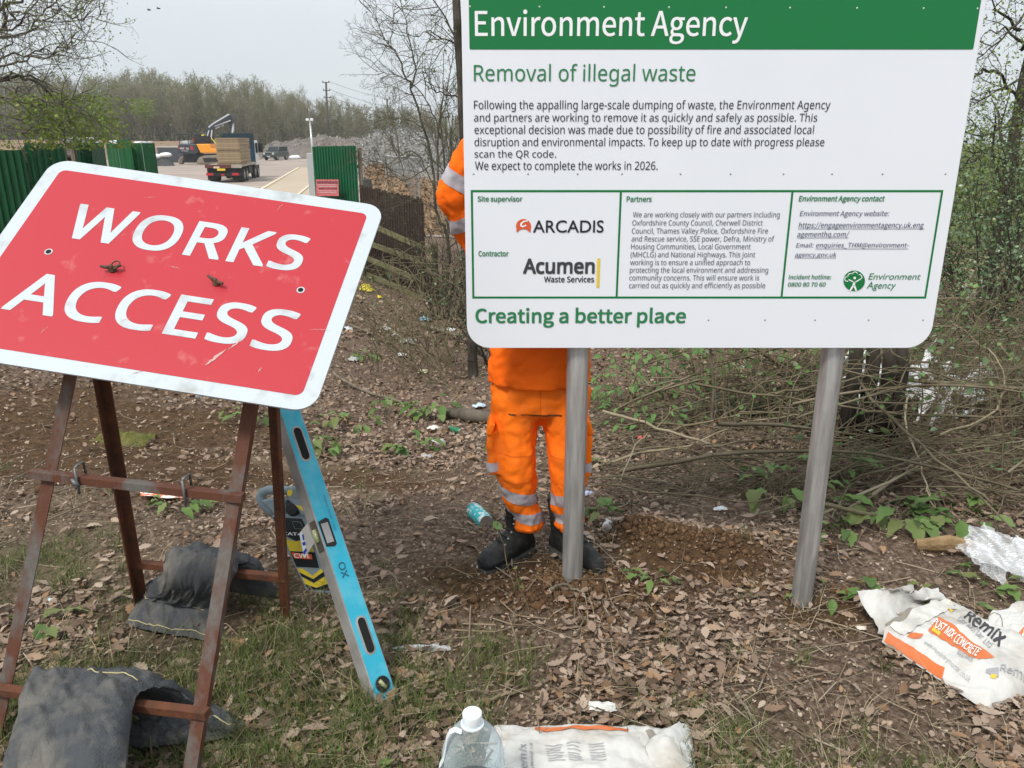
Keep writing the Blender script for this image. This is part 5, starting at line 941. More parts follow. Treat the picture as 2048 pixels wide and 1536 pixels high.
lor = thing('flatbed_lorry', 'flatbed lorry seen from behind carrying stacked timber mats', 'lorry', T0)
bevel(LL.box(MB(), 0, 7.0, -1.28, 1.28, 1.12, 1.27).ob('bed', M_bedw, lor), .02); LL.box(MB(), -.06, -.003, -1.3, .55, 1.05, 1.29).ob('bed_edge', M_bedr, lor); LL.box(MB(), -.06, -.003, .56, 1.3, 1.05, 1.29).ob('bed_edge', M_bedw, lor)
mb = MB(); LL.box(mb, .3, 9.0, -.55, -.35, .75, 1.1); LL.box(mb, .3, 9.0, .35, .55, .75, 1.1); LL.box(mb, .02, .16, -1.2, 1.2, .45, .72); LL.box(mb, .2, .4, -.9, .9, .5, 1.1); LL.box(mb, 3.6, 5.2, .75, 1.2, .5, 1.05); mb.ob('chassis', M_chas, lor)
mb = MB(); LL.box(mb, .25, .29, -1.24, -.55, .18, 1.05); LL.box(mb, .25, .29, .55, 1.24, .18, 1.05); mb.ob('mudflap', M_chas, lor)
for f in (1.2, 2.45, 6.9, 8.4):
    for r_ in (-1.02, 1.02): LL.wheel(lor, f, r_, .5, .48 if f < 3 else .32)
mb = MB(); LL.box(mb, 6.92, 7.0, -1.25, 1.25, 1.27, 3.52); hb = mb.ob('headboard', M_hb, lor)
for k in range(13): LL.box(MB(), 6.88, 6.917, -1.22 + .2 * k, -1.16 + .2 * k, 2.4, 3.49).ob('headboard_rib', M_chas, hb)
mb = MB(); LL.box(mb, 7.15, 9.0, -1.22, 1.22, 1.0, 2.95); bevel(mb.ob('cab', M_cabw, lor), .08); mb = MB(); LL.box(mb, 7.5, 8.6, 1.2, 1.226, 1.95, 2.75); mb.ob('side_window', M_glass, lor)
mb = MB(); LL.box(mb, 8.7, 8.95, 1.27, 1.62, 2.0, 2.75); bevel(mb.ob('mirror', M_chas, lor), .03); mb = MB(); LL.box(mb, 7.15, 8.95, -1.18, 1.18, .5, .99); mb.ob('lower_cab', M_chas, lor)
for r0 in (-1.28, .55): mb = MB(); LL.box(mb, -.02, .019, r0, r0 + .5, .52, .70); mb.ob('rear_lamp', M_rlamp, lor)
mb = MB(); LL.box(mb, -.09, -.061, -.45, .12, .86, 1.02); mb.ob('number_plate', M_nump, lor); mb = MB(); LL.box(mb, -.07, -.061, -.70, -.28, 1.03, 1.17); mb.ob('marker_board', mat('pale_marker', (.60, .45, .33), rough=.6), lor); mb = MB(); LL.box(mb, -.02, .019, -.22, .02, .5, .62); mb.ob('fog_lamp', M_rlamp, lor)
M_tm = [mat('timber_mat', (.36, .27, .17), (.29, .215, .135), rough=.9, scale=4), mat('timber_mat_darker', (.30, .225, .14), (.235, .17, .105), rough=.9, scale=4)]
rng = np.random.default_rng(3)
for k in range(16):
    z = 1.285 + k * .118
    for f0, tg_ in ((.25, 'rear'), (2.55, 'front')):
        j = rng.normal(0, .02, 2); o = LL.box(MB(), f0 + j[0], f0 + 2.2 + j[0], -.45 + j[1], 1.24 + j[1], z, z + .105).ob('timber_mat', M_tm[k % 2], None, origin=LL(f0 + 1.1, 0, z))
        tag(o, ('topmost timber mat of the %s stack on the lorry' if k == 15 else 'beige timber mat within the %s stack on the lorry') % tg_, 'timber mat', 'timber mats stacked on the lorry')
# ---- excavator
M_exd = mat('dark_grey_machine_paint', (.035, .042, .052), rough=.45); M_exo = mat('orange_machine_paint', (.78, .30, .02), rough=.45); M_trk = mat('dusty_track', (.17, .14, .11), (.25, .21, .17), rough=.95, scale=2); M_exl = mat('pale_pipe', (.50, .52, .54), rough=.4); M_exy = mat('yellow_rod', (.65, .60, .05), rough=.5)
YE = 101.; eb = at(400, 328, YE); eb[2] = -1.5; ex = thing('excavator', 'orange and dark grey tracked excavator with its boom folded over the lorry', 'excavator', eb)
def ez(zx, zy, Y=YE): return at(300 + zx / 6.827, 180 + zy / 6.827, Y)
def eprism(nm, z, Y, th, m, par=None, bv=.04): o = MB().prism([ez(x, y, Y) for x, y in z], (0, th, 0)).ob(nm, m, par or ex); fix_normals(o); return bevel(o, bv) if bv else o
eprism('counterweight', [(378, 745), (420, 735), (625, 738), (665, 855), (610, 880), (400, 862), (382, 830)], YE - 1.2, 2.6, M_exd, bv=.1); eprism('engine_cover', [(628, 738), (820, 735), (838, 800), (905, 806), (918, 860), (690, 862)], YE - 1.25, 2.7, M_exo, bv=.08)
eprism('undercarriage', [(450, 880), (900, 870), (900, 985), (450, 990)], YE - .6, 1.6, M_chas)
for Yt, z in ((YE - .2, [(388, 1015), (378, 965), (410, 918), (470, 892), (600, 878), (640, 900), (640, 930), (520, 925), (450, 960), (445, 1010)]), (YE - 1.9, [(640, 1015), (636, 965), (665, 920), (740, 896), (940, 888), (1010, 900), (1030, 960), (1010, 1015)])): eprism('track', z, Yt, .65, M_trk, bv=.12)
eprism('track_guard', [(720, 930), (930, 925), (930, 975), (740, 985)], YE - 1.98, .06, M_chas)
eprism('boom', [(758, 560), (790, 500), (850, 440), (960, 395), (1075, 335), (1105, 335), (1120, 400), (1000, 455), (905, 505), (858, 540), (835, 640), (792, 640), (765, 610)], YE - .35, .7, M_exd); eprism('stick', [(1062, 420), (1118, 395), (1125, 470), (1108, 560), (1086, 540)], YE - .25, .5, M_exd); eprism('boom_cylinder', [(795, 500), (850, 455), (1070, 322), (1082, 338), (860, 470), (800, 520)], YE - .8, .18, M_exl, bv=.02); eprism('boom_cylinder', [(872, 490), (1100, 408), (1102, 422), (878, 503)], YE - .55, .12, M_exl, bv=.02); eprism('hose', [(775, 620), (795, 555), (812, 548), (790, 630)], YE - .6, .1, M_exl, bv=.02); eprism('hose', [(826, 640), (835, 545), (852, 545), (842, 660)], YE - .6, .1, M_exl, bv=.02)
eprism('linkage', [(1118, 470), (1140, 455), (1140, 560), (1118, 600), (1112, 560)], YE - .2, .3, M_exl, bv=.02); eprism('cab', [(600, 600), (690, 590), (815, 630), (820, 735), (600, 735)], YE + .2, 1.5, M_chas); eprism('roof_box', [(420, 695), (540, 690), (545, 735), (415, 735)], YE - .9, 1.6, M_exl)
mb = MB()
for a_, b__ in (((370, 606), (520, 606)), ((400, 606), (405, 740)), ((520, 640), (800, 640)), ((520, 600), (525, 735)), ((600, 670), (800, 672)), ((740, 600), (742, 735))): mb.tube([ez(*a_, YE - 1.1), ez(*b__, YE - 1.1)], .045, 6)
mb.ob('handrail', M_chas, ex); eprism('work_lamp', [(700, 608), (750, 606), (752, 622), (700, 624)], YE - .4, .1, M_exy, bv=0); MB().tube([ez(835, 655, YE - 1.6), ez(925, 760, YE - 1.6)], .06, 6).ob('grease_rod', M_exy, ex); eprism('red_panel', [(570, 655), (598, 650), (602, 712), (580, 712)], YE - 1.05, .1, mat('dull_red', (.22, .045, .035), rough=.6), bv=0)
for z in ([(382, 775), (398, 775), (396, 810), (384, 808)], [(548, 765), (582, 765), (598, 830), (560, 812)]): eprism('rear_lamp', z, YE - 1.26, .05, M_rlamp, bv=0)
def etxt(nm, s, x0, y0, x1, y1, hgt, m, Y, bold=.03):
    V, F = glyphs(s, bold); MB().add([ez(x0 + v[0] * (x1 - x0), y0 + v[0] * (y1 - y0) - v[1] * hgt, Y - v[2] * 40) for v in V], F).ob(nm, m, ex)
etxt('owner_lettering', 'KING', 408, 808, 466, 810, 24, M_wtext, YE - 1.23); etxt('owner_lettering', 'ELL', 496, 811, 536, 813, 24, M_wtext, YE - 1.23); etxt('owner_mark', 'O', 470, 811, 492, 812, 30, M_rlamp, YE - 1.23, .06); etxt('owner_sublettering', 'EXCAVATORS', 430, 835, 518, 838, 9, M_wtext, YE - 1.23); etxt('boom_lettering', 'KING', 895, 535, 950, 512, 26, M_wtext, YE - .38); etxt('boom_lettering', 'ELL', 978, 500, 1012, 486, 26, M_wtext, YE - .38)
# ---- container, rubble, off-road car, dozer, lamp tower, poles
cb = at(345, 328, 108); cb[2] = -1.5; con = thing('container', 'dark grey site container behind the excavator', 'container', cb); c0, c1 = at(313, 295, 107), at(392, 296, 107); bevel(MB().box(((c0[0] + c1[0]) / 2, 108.3, (c0[2] - 1.45) / 2), (c1[0] - c0[0], 2.5, c0[2] + 1.45)).ob('walls', mat('slate_container', (.065, .072, .085), rough=.6), con), .03)
for k in range(16): MB().box((c0[0] + .3 + k * (c1[0] - c0[0] - .6) / 15, 107.03, (c0[2] - 1.5) / 2), (.08, .05, c0[2] + 1.2)).ob('side_rib', mat('slate_rib', (.05, .056, .068), rough=.6), con)
MB().box(((c0[0] + c1[0]) / 2, 108.3, c0[2] + .06), (c1[0] - c0[0] + .3, 2.6, .12)).ob('roof', mat('pale_roof', (.42, .40, .36), rough=.8), con)
mound('black_heap', [(308, 327), (316, 316), (325, 313), (338, 315), (350, 327)], 94, 96, 98, -1.5, mat('black_rubbish', (.02, .02, .022), (.05, .05, .05), rough=.6, scale=2), 55, .25, 30, 14, None, 'low black heap beside the gate sheets in front of the container', 'heap')
for x, y, lb in ((312, 312, 'white sack on the left end of the black heap'), (331, 309, 'white sack on top of the black heap')):
    g = at(x, y, 95.6); o = MB().ell(g + (0, 0, -.05), (.75, .5, .3)); V = [np.array(v) + np.array((0, 0, .12 * float(fbm(v[0] * 2, v[1] * 2 + v[2], 3)))) for v in o.v]; tag(ob('white_sack', V, o.f, mat('white_sacking', (.70, .70, .70), rough=.7), None, smooth=True, origin=g), lb, 'sack', 'white sacks on the black heap')
M_suv = mat('dark_green_grey_paint', (.055, .072, .068), rough=.3, coat=.4); S0 = at(553, 321.0, 119); S0[2] = -1.47; SL = Loc(S0, R(190)); suv = thing('off_road_car', 'dark green boxy off-road car parked in front of the grey mound', 'car', S0)
def sprof(pts, r0, r1): return [SL(f, r0, z) for f, z in pts], SL.r * (r1 - r0)
o_, off_ = sprof([(2.3, .45), (2.35, .75), (2.25, 1.12), (1.0, 1.22), (-2.25, 1.22), (-2.35, .5)], -.96, .96); bevel(fix_normals(MB().prism(o_, off_).ob('body', M_suv, suv)), .08); o_, off_ = sprof([(1.05, 1.22), (.45, 1.92), (-2.1, 1.94), (-2.25, 1.22)], -.86, .86); bevel(fix_normals(MB().prism(o_, off_).ob('cabin', M_suv, suv)), .06)
MB().prism([SL(1.03, -.76, 1.28), SL(1.03, .76, 1.28), SL(.53, .70, 1.86), SL(.53, -.70, 1.86)], SL.f * .02).ob('windscreen', M_glass, suv)
for f0, f1 in ((.38, -.5), (-.6, -1.3), (-1.4, -2.0)):
    for r_ in (-.875, .862): MB().prism([SL(f0 + (.22 if f0 > 0 else 0), r_, 1.3), SL(f1, r_, 1.3), SL(f1, r_, 1.83), SL(f0, r_, 1.83)], SL.r * .012).ob('side_window', M_glass, suv)
for r_ in (-.68, .68): MB().lathe(SL(2.30, r_, .93), [(.001, 0), (.13, 0), (.14, .03), (.001, .05)], 14, SL.f).ob('headlight', M_exl, suv)
mb = MB(); SL.box(mb, 2.29, 2.33, -.5, .5, .78, 1.05); mb.ob('grille', M_chas, suv); mb = MB(); SL.box(mb, 2.33, 2.42, -.95, .95, .42, .66); bevel(mb.ob('bumper', M_chas, suv), .04); mb = MB(); SL.box(mb, 2.42, 2.435, -.3, .26, .5, .6); mb.ob('number_plate', M_exl, suv); mb = MB(); SL.box(mb, .5, .75, -1.15, -.96, 1.25, 1.42); bevel(mb.ob('mirror', M_chas, suv), .03); mb = MB(); SL.box(mb, .5, .75, .96, 1.15, 1.25, 1.42); bevel(mb.ob('mirror', M_chas, suv), .03)
for f in (1.45, -1.45):
    for r_ in (-.82, .82): SL.wheel(suv, f, r_, .40, .26, 18)
g = G(590, 318.5); o = MB().ell(g + (0, 0, .25), (.9, .5, .35)); tag(ob('white_sheet', [np.array(v) + (0, 0, .3 * float(fbm(v[0] * 2, v[1] * 2, 4))) for v in o.v], o.f, mat('white_polythene', (.68, .70, .73), rough=.5), None, origin=g), 'white crumpled sheeting on the ground right of the off-road car', 'sheeting')
YD = 84.; db = at(724, 322, YD); db[2] = -1.5; dz = thing('bulldozer', 'small yellow bulldozer with a black cab by the rubbish heap', 'bulldozer', db); M_dy = mat('yellow_machine_paint', (.72, .50, .02), rough=.45)
def dzq(x, y, Y): return at(500 + x / 4.266, 140 + y / 4.266, Y)
def dzp(nm, z, Y, th, m, bv=.05): return bevel(fix_normals(MB().prism([dzq(x, y, Y) for x, y in z], (0, th, 0)).ob(nm, m, dz)), bv)
dzp('hull', [(890, 660), (955, 655), (985, 690), (995, 720), (890, 722)], YD - .8, 1.9, M_dy); dzp('track', [(880, 722), (990, 718), (1005, 745), (985, 765), (885, 765)], YD - 1.1, .5, M_chas); dzp('track', [(880, 722), (990, 718), (1005, 745), (985, 765), (885, 765)], YD + .9, .5, M_chas); dzp('cab_glass', [(890, 622), (958, 620), (962, 665), (892, 668)], YD - .6, 1.5, M_glass); dzp('cab_roof', [(882, 612), (962, 610), (964, 622), (882, 624)], YD - .8, 1.8, M_chas)
for x in (890, 925, 955): dzp('cab_pillar', [(x, 620), (x + 6, 620), (x + 7, 668), (x, 668)], YD - .75, .1, M_dy, .01)
dzp('blade', [(960, 690), (985, 680), (1000, 725), (970, 730)], YD - 1.4, 3.0, M_dy)
lt = at(627, 300, 46); ltw = thing('lamp_tower', 'thin leaning lighting mast with two lamp heads behind the green panel', 'lighting mast', (lt[0], 46, float(terrain(lt[0], 46)))); l0 = np.array((lt[0], 46, float(terrain(lt[0], 46)))); l1 = at(619.5, 240, 46); MB().tube([l0, l0 + (l1 - l0) * .5, l1], [.09, .07, .05], 10).ob('mast', M_steel, ltw, smooth=True)
for s_ in (-.12, .12): bevel(MB().box(l1 + (s_, -.04, .02), (.17, .10, .13)).ob('lamp_head', M_cabw, ltw), .02)
bevel(MB().box(l0 + (-.1, 0, 1.2), (.5, .6, 2.4)).ob('generator_box', mat('pale_grey_box', (.34, .36, .36), rough=.6), ltw), .03)
M_pole = mat('dark_pole_timber', (.10, .085, .075), rough=.9); poles = []
for (xt, yt, xb, Y, arms, lb) in ((652, 164, 656, 150, (165, 181, 195.5), 'tall timber utility pole with three short crossarms above the far trees'), (774, 198, 776, 190, (199, 215, 231), 'shorter distant utility pole right of the far tall pole')):
    a_ = at(xt, yt, Y); b__ = np.array((at(xb, 290, Y)[0], Y, -1.5)); r0 = thing('utility_pole', lb, 'utility pole', b__); MB().tube([b__, a_], [.22, .17], 8).ob('pole', M_pole, r0)
    for y in arms: c = at(xt + (y - yt) * .1, y, Y); MB().bar(c + (-.65, -.15, 0), c + (.65, -.15, 0), .14, .14).ob('crossarm', M_pole, r0); mb = MB(); [mb.ell(c + (s_ * .55, -.15, .18), (.09, .09, .14), nu=8, nv=5) for s_ in (-1, 1)]; mb.ob('insulator', M_pole, r0)
    poles.append(([at(xt + (y - yt) * .1, y, Y) for y in arms]))
for k, lb in ((0, 'uppermost'), (1, 'middle'), (2, 'lowest')):
    a_, b__ = poles[0][k], poles[1][k]; P = [a_ + (b__ - a_) * t_ + np.array((.5, 0, .2 - 1.2 * 4 * t_ * (1 - t_) * .3)) for t_ in np.linspace(0, 1, 12)]; tag(MB().tube(P, .028, 4).ob('power_line', M_pole, None, origin=a_), lb + ' power line between the two utility poles', 'power line', 'power lines')
# ---- half hidden machine and white stacks behind the gate, mesh fence
hb0 = at(137, 318, 34); hb0[2] = float(terrain(hb0[0], 34)); hm = thing('parked_machine', 'half hidden machine with a white roof and orange panel behind the hoarding gap', 'machine', hb0)
def hq(x, y, Y=34): return at(x / 6.206, 230 + y / 6.206, Y)
for nm, z, m, Y, th in (('body', [(800, 350), (925, 350), (925, 450), (800, 450)], mat('dull_machine_grey', (.16, .17, .165), (.10, .105, .10), rough=.6), 34, 1.2), ('cab', [(770, 300), (980, 300), (975, 350), (775, 350)], mat('greyish_cab', (.28, .31, .30), rough=.4), 33.9, 1.4), ('roof', [(835, 276), (925, 276), (945, 300), (820, 300)], M_cabw, 33.8, 1.5), ('orange_panel', [(893, 365), (924, 362), (926, 438), (896, 440)], M_exo, 33.7, .1), ('skirt', [(810, 450), (925, 450), (925, 700), (815, 700)], mat('rubbly_grey', (.20, .18, .155), (.12, .11, .10), rough=.9, scale=9), 34, 1.0)):
    bevel(fix_normals(MB().prism([hq(x, y, Y) for x, y in z], (0, th, 0)).ob(nm, m, hm)), .04)
for f in (815, 905): MB().lathe(hq(f, 640, 33.6), [(.001, 0), (.42, 0), (.46, .1), (.46, .3), (.42, .38), (.001, .38)], 18, (0, 1, 0)).ob('wheel', M_tyre, hm)
for x0, x1, y0, y1, Y, lb in ((210, 233, 280.5, 288, 60, 'white roofed van partly showing over the kinked gate sheet'), (262, 282, 283, 288, 62, 'white van roof just visible right of the tallest gate sheet'), (160, 173, 281, 288, 58, 'small white van roof peeping over the narrow ribbed hoarding')):
    a_, b__ = at(x0, y0, Y), at(x1, y0, Y); zb = -1.45; o_r = thing('white_van', lb, 'van', ((a_[0] + b__[0]) / 2, Y, zb)); Wd = b__[0] - a_[0]
    prof_ = [(a_[0] - .02 * Wd, .35), (a_[0] - .02 * Wd, 1.2), (a_[0] + .05 * Wd, 1.5), (a_[0] + .22 * Wd, a_[2] - zb - .05), (a_[0] + .35 * Wd, a_[2] - zb), (b__[0], a_[2] - zb), (b__[0] + .01, .35)]
    bevel(fix_normals(MB().prism([(x, Y, zb + z) for x, z in prof_], (0, 1.9, 0)).ob('body', M_cabw, o_r)), .08)
    MB().prism([(a_[0] + .12 * Wd, Y - .012, zb + 1.55), (a_[0] + .40 * Wd, Y - .012, zb + 1.55), (a_[0] + .40 * Wd, Y - .012, zb + min(2.1, a_[2] - zb - .2)), (a_[0] + .24 * Wd, Y - .012, zb + min(2.1, a_[2] - zb - .2))], (0, .01, 0)).ob('side_window', M_glass, o_r)
    for f in (.2, .8): MB().lathe((a_[0] + f * Wd, Y - .05, zb + .34), [(.001, 0), (.30, 0), (.34, .05), (.34, .2), (.001, .22)], 16, (0, 1, 0)).ob('wheel', M_tyre, o_r)
ma, mbb = at(770, 312, 30), at(836, 316, 27); mf = thing('mesh_fence', 'grey temporary mesh fence panel behind the bare bush', 'fence', ((ma[0] + mbb[0]) / 2, 28.5, float(terrain(ma[0], 28))))
mb = MB(); lo_ = lambda p: np.array((p[0], p[1], float(terrain(p[0], p[1], False)) + .1))
for a_, b__ in ((ma, mbb), (lo_(ma), lo_(mbb)), (ma, lo_(ma)), (mbb, lo_(mbb)), ((ma + mbb) / 2, lo_((ma + mbb) / 2))): mb.tube([a_, b__], .024, 8)
mb.ob('frame', M_steel, mf); S = []
for k in range(46):
    t_ = (k + .5) / 46; p = ma + (mbb - ma) * t_; q_ = lo_(p); S.append((*p, *q_, .006, .006))
for k in range(10): t_ = (k + .5) / 10; a_ = ma + (lo_(ma) - ma) * t_; b__ = mbb + (lo_(mbb) - mbb) * t_; S.append((*a_, *b__, .006, .006))
V, F = sticks(S); ob('mesh_infill', V, F, M_steel, mf)
for k, (x, y) in enumerate(((298, 20), (317, 17))):
    c = at(x, y, 70); mb = MB(); mb.ell(c, (.17, .06, .05), nu=8, nv=6)
    for s_ in (-1, 1): mb.add([c + (.06, 0, .02), c + (-.08, 0, .02), c + (-.05, s_ * .2, .12 - .04 * k), c + (.03, s_ * .42, .05 + .05 * k)], [(0, 1, 2, 3)])
    tag(mb.ob('bird', M_chas, None, origin=c), ('left' if k == 0 else 'right') + ' one of two tiny dark birds high in the sky', 'bird', 'birds in the sky')

# ================================================================ TREES, BUSHES, PLANTS
M_leafy = mat_isl('spring_leaf', [(.20, .27, .045), (.13, .20, .035), (.27, .33, .075), (.11, .16, .035)], .55, .35); M_leafd = mat_isl('dark_leaf', [(.035, .075, .025), (.06, .11, .035), (.03, .05, .02), (.09, .14, .06)], .4, .15, .5); M_leafb = mat_isl('bramble_leaf', [(.07, .14, .055), (.12, .20, .085), (.055, .10, .035), (.17, .24, .13), (.16, .21, .06)], .35, .15, .6)
M_nettle = mat_isl('fresh_nettle_leaf', [(.10, .21, .06), (.15, .27, .08), (.07, .15, .04), (.19, .29, .10)], .5, .3); M_bud = mat_isl('opening_bud', [(.15, .18, .05), (.10, .12, .04), (.20, .22, .09)], .6, .3)
T6 = np.array([(-.5, 0, 0), (-.22, -.26, .05), (.12, -.30, .05), (.5, 0, -.02), (.12, .30, .05), (-.22, .26, .05), (0, 0, 0)]); F6 = np.array([(0, 1, 6), (1, 2, 6), (2, 3, 6), (3, 4, 6), (4, 5, 6), (5, 0, 6)])
def near_pts(rng, S, T, n, spread=.06):
    T = np.asarray(T); i = rng.integers(0, len(T), n); return T[i] + rng.normal(0, spread, (n, 3))
def plantlike(name, label, cat, base, S, T, m_wood, leaf=None, group=None, n=4, wood='stem', foli='foliage'):
    root = thing(name, label, cat, base, group); V, F = sticks(S, n); ob(wood, V, F, m_wood, root, smooth=True)
    if leaf: nl, size, sp, mm, sd_ = leaf; rg = np.random.default_rng(sd_); V, F = leaves(rg, near_pts(rg, S, T, nl, sp), rg.uniform(size * .6, size * 1.25, nl), .9, T6, F6); ob(foli, V, F, mm, root)
    return root
def along(S, pts, r0, r1, rng, wob=.01):
    P = [np.array(p, float) for p in pts]; out_ = []
    m = (len(P) - 1) * 4 + 1; C_ = [catm(P, i / (m - 1)) + (rng.normal(0, wob, 3) if 0 < i < m - 1 else 0) for i in range(m)]
    for i in range(m - 1): a, b_ = i / (m - 1), (i + 1) / (m - 1); S.append((*C_[i], *C_[i + 1], r0 + (r1 - r0) * a, r0 + (r1 - r0) * b_))
    return C_
def sub(rng, S, T, path, L, r, lev, kids, every=1, up=.05, spread=.9, wob=.2, toward=None):
    for i in range(1, len(path) - 1, every):
        d = path[i + 1] - path[i]; d /= np.linalg.norm(d) + 1e-9; ax = rng.normal(0, 1, 3); ax -= d * (ax @ d); ax /= np.linalg.norm(ax); sp = spread * rng.uniform(.6, 1.25); cd = d * math.cos(sp) + ax * math.sin(sp)
        grow(rng, path[i], cd, L * rng.uniform(.5, 1.2), r, lev, S, T, kids, .8, wob, up, .55, .2, .0016, 5)
# --- far wood
rng = np.random.default_rng(12); var = []
for k in range(7):
    S = []; T = []; h_ = 1.0
    grow(rng, (0, 0, 0), (rng.normal(0, .04), rng.normal(0, .04), 1), .85, .0125, 3 if k < 5 else 3, S, T, 10, .50, .11, .16, .56, .14, .0011, 7)
    if k % 2: grow(rng, (.03, .02, 0), (.08, .05, 1), .8, .011, 2, S, T, 9, .4, .10, .22, .5, .2, .0012, 6)
    V, F = sticks(S, 3); z1 = V[:, 2].max(); V /= z1; T = np.array(T) / z1; lv = leaves(rng, near_pts(rng, S, T, 620 if k % 3 == 0 else 280, .02), .016, 1.0); var.append(((V, F), lv))
W = []; Lf = []; U_ = []
ox = [-300, 0, 100, 200, 270, 350, 420, 500, 545, 600, 650, 720, 800, 900]; oy = [120, 140, 150, 146, 141, 148, 158, 166, 176, 184, 198, 208, 214, 222]
for row, (Y, n_, dpx) in enumerate(((150, 50, 14), (156, 58, 8), (163, 62, 3), (171, 62, 0), (180, 62, -4))):
    for i in range(n_):
        px = -300 + 1230 * (i + rng.uniform(0, 1)) / n_; yt = float(np.interp(px, ox, oy)) + dpx + rng.normal(0, 7); tp_ = at(px, yt, Y); zb = -1.2; hh = tp_[2] - zb; a = rng.uniform(0, 6.28); v = var[rng.integers(0, 7)]; ca_, sa_ = math.cos(a), math.sin(a); wd = hh * rng.uniform(1.0, 1.5)
        M3 = np.array([[ca_ * wd, -sa_ * wd, 0], [sa_ * wd, ca_ * wd, 0], [0, 0, hh]]); W.append((v[0][0] @ M3.T + (tp_[0], Y, zb), v[0][1])); Lf.append((v[1][0] @ M3.T + (tp_[0], Y, zb), v[1][1]))
V, F = join(W); wood = ob('far_wood', V, F, mat('grey_brown_bare_wood', (.19, .16, .115), (.30, .265, .195), rough=.9, scale=.12, spec=.1), None); tag(wood, 'long line of bare grey brown trees beyond the yard', 'wood', None, 'stuff')
V, F = join(Lf); tag(ob('wood_leaves', V, F, mat_isl('early_leaf', [(.20, .235, .07), (.15, .18, .06), (.27, .30, .10), (.13, .14, .065), (.18, .215, .08)], .7, .2), None), 'thin spring leaf on the far line of trees', 'foliage', None, 'stuff')
nP = 42000; px = rng.uniform(-280, 900, nP); yt = np.interp(px, ox, oy); frac = rng.beta(1.25, 2.1, nP); Y = rng.uniform(146, 172, nP); lump = vn(px / 38., Y / 6., 5); top = 40 + 60 * lump; P = np.empty((nP, 3)); rx = (px - 1024) / FPX
P[:, 0] = rx * Y * 1.045 * .954 / 1.0; P[:, 1] = Y; P[:, 2] = -1.3 + frac * (2.4 + 6.5 * lump)
V, F = leaves(rng, P, rng.uniform(.18, .5, nP), 1.0); tag(ob('wood_undergrowth', V, F, mat_isl('dark_undergrowth', [(.075, .082, .045), (.11, .105, .062), (.06, .064, .04), (.12, .135, .06), (.10, .088, .062)], .9), None), 'dark scrub and holly along the foot of the far trees', 'undergrowth', None, 'stuff')
mound('scrub_belt', [(-330, 236), (0, 232), (120, 226), (200, 236), (270, 226), (340, 230), (420, 222), (480, 232), (540, 236), (620, 240), (720, 246), (900, 250)], 168, 174, 186, -1.4, mat('dark_scrub', (.08, .08, .05), (.125, .12, .08), rough=1, scale=.5, detail=9, bump=.8, bscale=2), 65, 1.6, 260, 26, 'stuff', 'dark scrub belt closing the foot of the far trees', 'undergrowth')
for px_, py_, w_, h_, lb in ((287, 218, 1.6, 1.3, 'fresh green shrub at the foot of the far trees above the gate sheets'), (196, 205, 1.6, 2.6, 'pale green young tree in front of the left far wood')):
    c = at(px_, py_, 143); n_ = 900; P = rng.normal(0, .5, (n_, 3)) * (w_ * 1.2, 1.5, h_ * 1.2) + c; tr_ = thing('green_shrub', lb, 'shrub', (c[0], 143, -1.4)); V, F = leaves(rng, P, rng.uniform(.15, .45, n_), 1.0); ob('crown', V, F, M_leafy, tr_); S = []; T = []
    grow(rng, (c[0], 143, -1.4), (0, 0, 1), c[2] + 2.4, .14, 2, S, T, 6, .5, .1, .1, .4, .3, .02, 6); V, F = sticks(S, 4); ob('trunk', V, F, M_bark, tr_)
# --- mid-distance bare ash behind the bush
for px_, yt, Y, sd_, lb in ((795, 148, 55, 31, 'pale bare ash tree beyond the bush, left of the dark leaning trunk'), (868, 120, 42, 33, 'second bare tree beyond the bush close to the dark leaning trunk'), (905, 170, 36, 35, 'small bare tree half behind the notice board beyond the bush')):
    r2 = np.random.default_rng(sd_); t_ = at(px_, yt, Y); zb = float(terrain(t_[0], Y, False)); S = []; T = []; H_ = t_[2] - zb; grow(r2, (t_[0], Y, zb), (0, 0, 1), H_ * .8, H_ * .012, 3, S, T, 8, .55, .10, .10, .5, .25, .007, 8); plantlike('bare_tree', lb, 'tree', (t_[0], Y, zb), S, T, M_barkd if Y < 40 else M_bark, (260, .09, .08, M_bud, sd_), 'bare trees beyond the bush', 4, 'trunk', 'crown')
# --- dark leaning trunk at the left edge of the notice board
r2 = np.random.default_rng(5); gt = G(948, 757); Yt = gt[1]; S = []; T = []
tp_ = along(S, [gt + (0, 0, -.1), at(944, 690, Yt), at(938, 500, Yt), at(931, 330, Yt), at(923, 170, Yt), at(912, 0, Yt), at(900, -170, Yt), at(880, -400, Yt), at(868, -640, Yt)], .062, .030, r2, .004)
for pts, r_ in (([(921, 90), (895, 45), (868, 0), (845, -60)], .012), ([(922, 88), (890, 80), (862, 64), (832, 70)], .010), ([(926, 196), (892, 190), (872, 182), (850, 170)], .010), ([(932, 300), (960, 240), (1010, 160)], .012), ([(918, -40), (960, -120), (1010, -200)], .014), ([(905, -130), (860, -220), (800, -290)], .014), ([(884, -350), (930, -450), (960, -560)], .012)):
    p = along(S, [at(x, y, Yt + .02 * k) for k, (x, y) in enumerate(pts)], r_, .003, r2, .01); sub(r2, S, T, p, .5, .005, 1, 3, 2)
plantlike('leaning_tree', 'slim dark tree trunk leaning along the left edge of the notice board', 'tree', gt, S, T, M_barkd, (160, .03, .03, M_bud, 6), None, 6, 'trunk', 'crown')
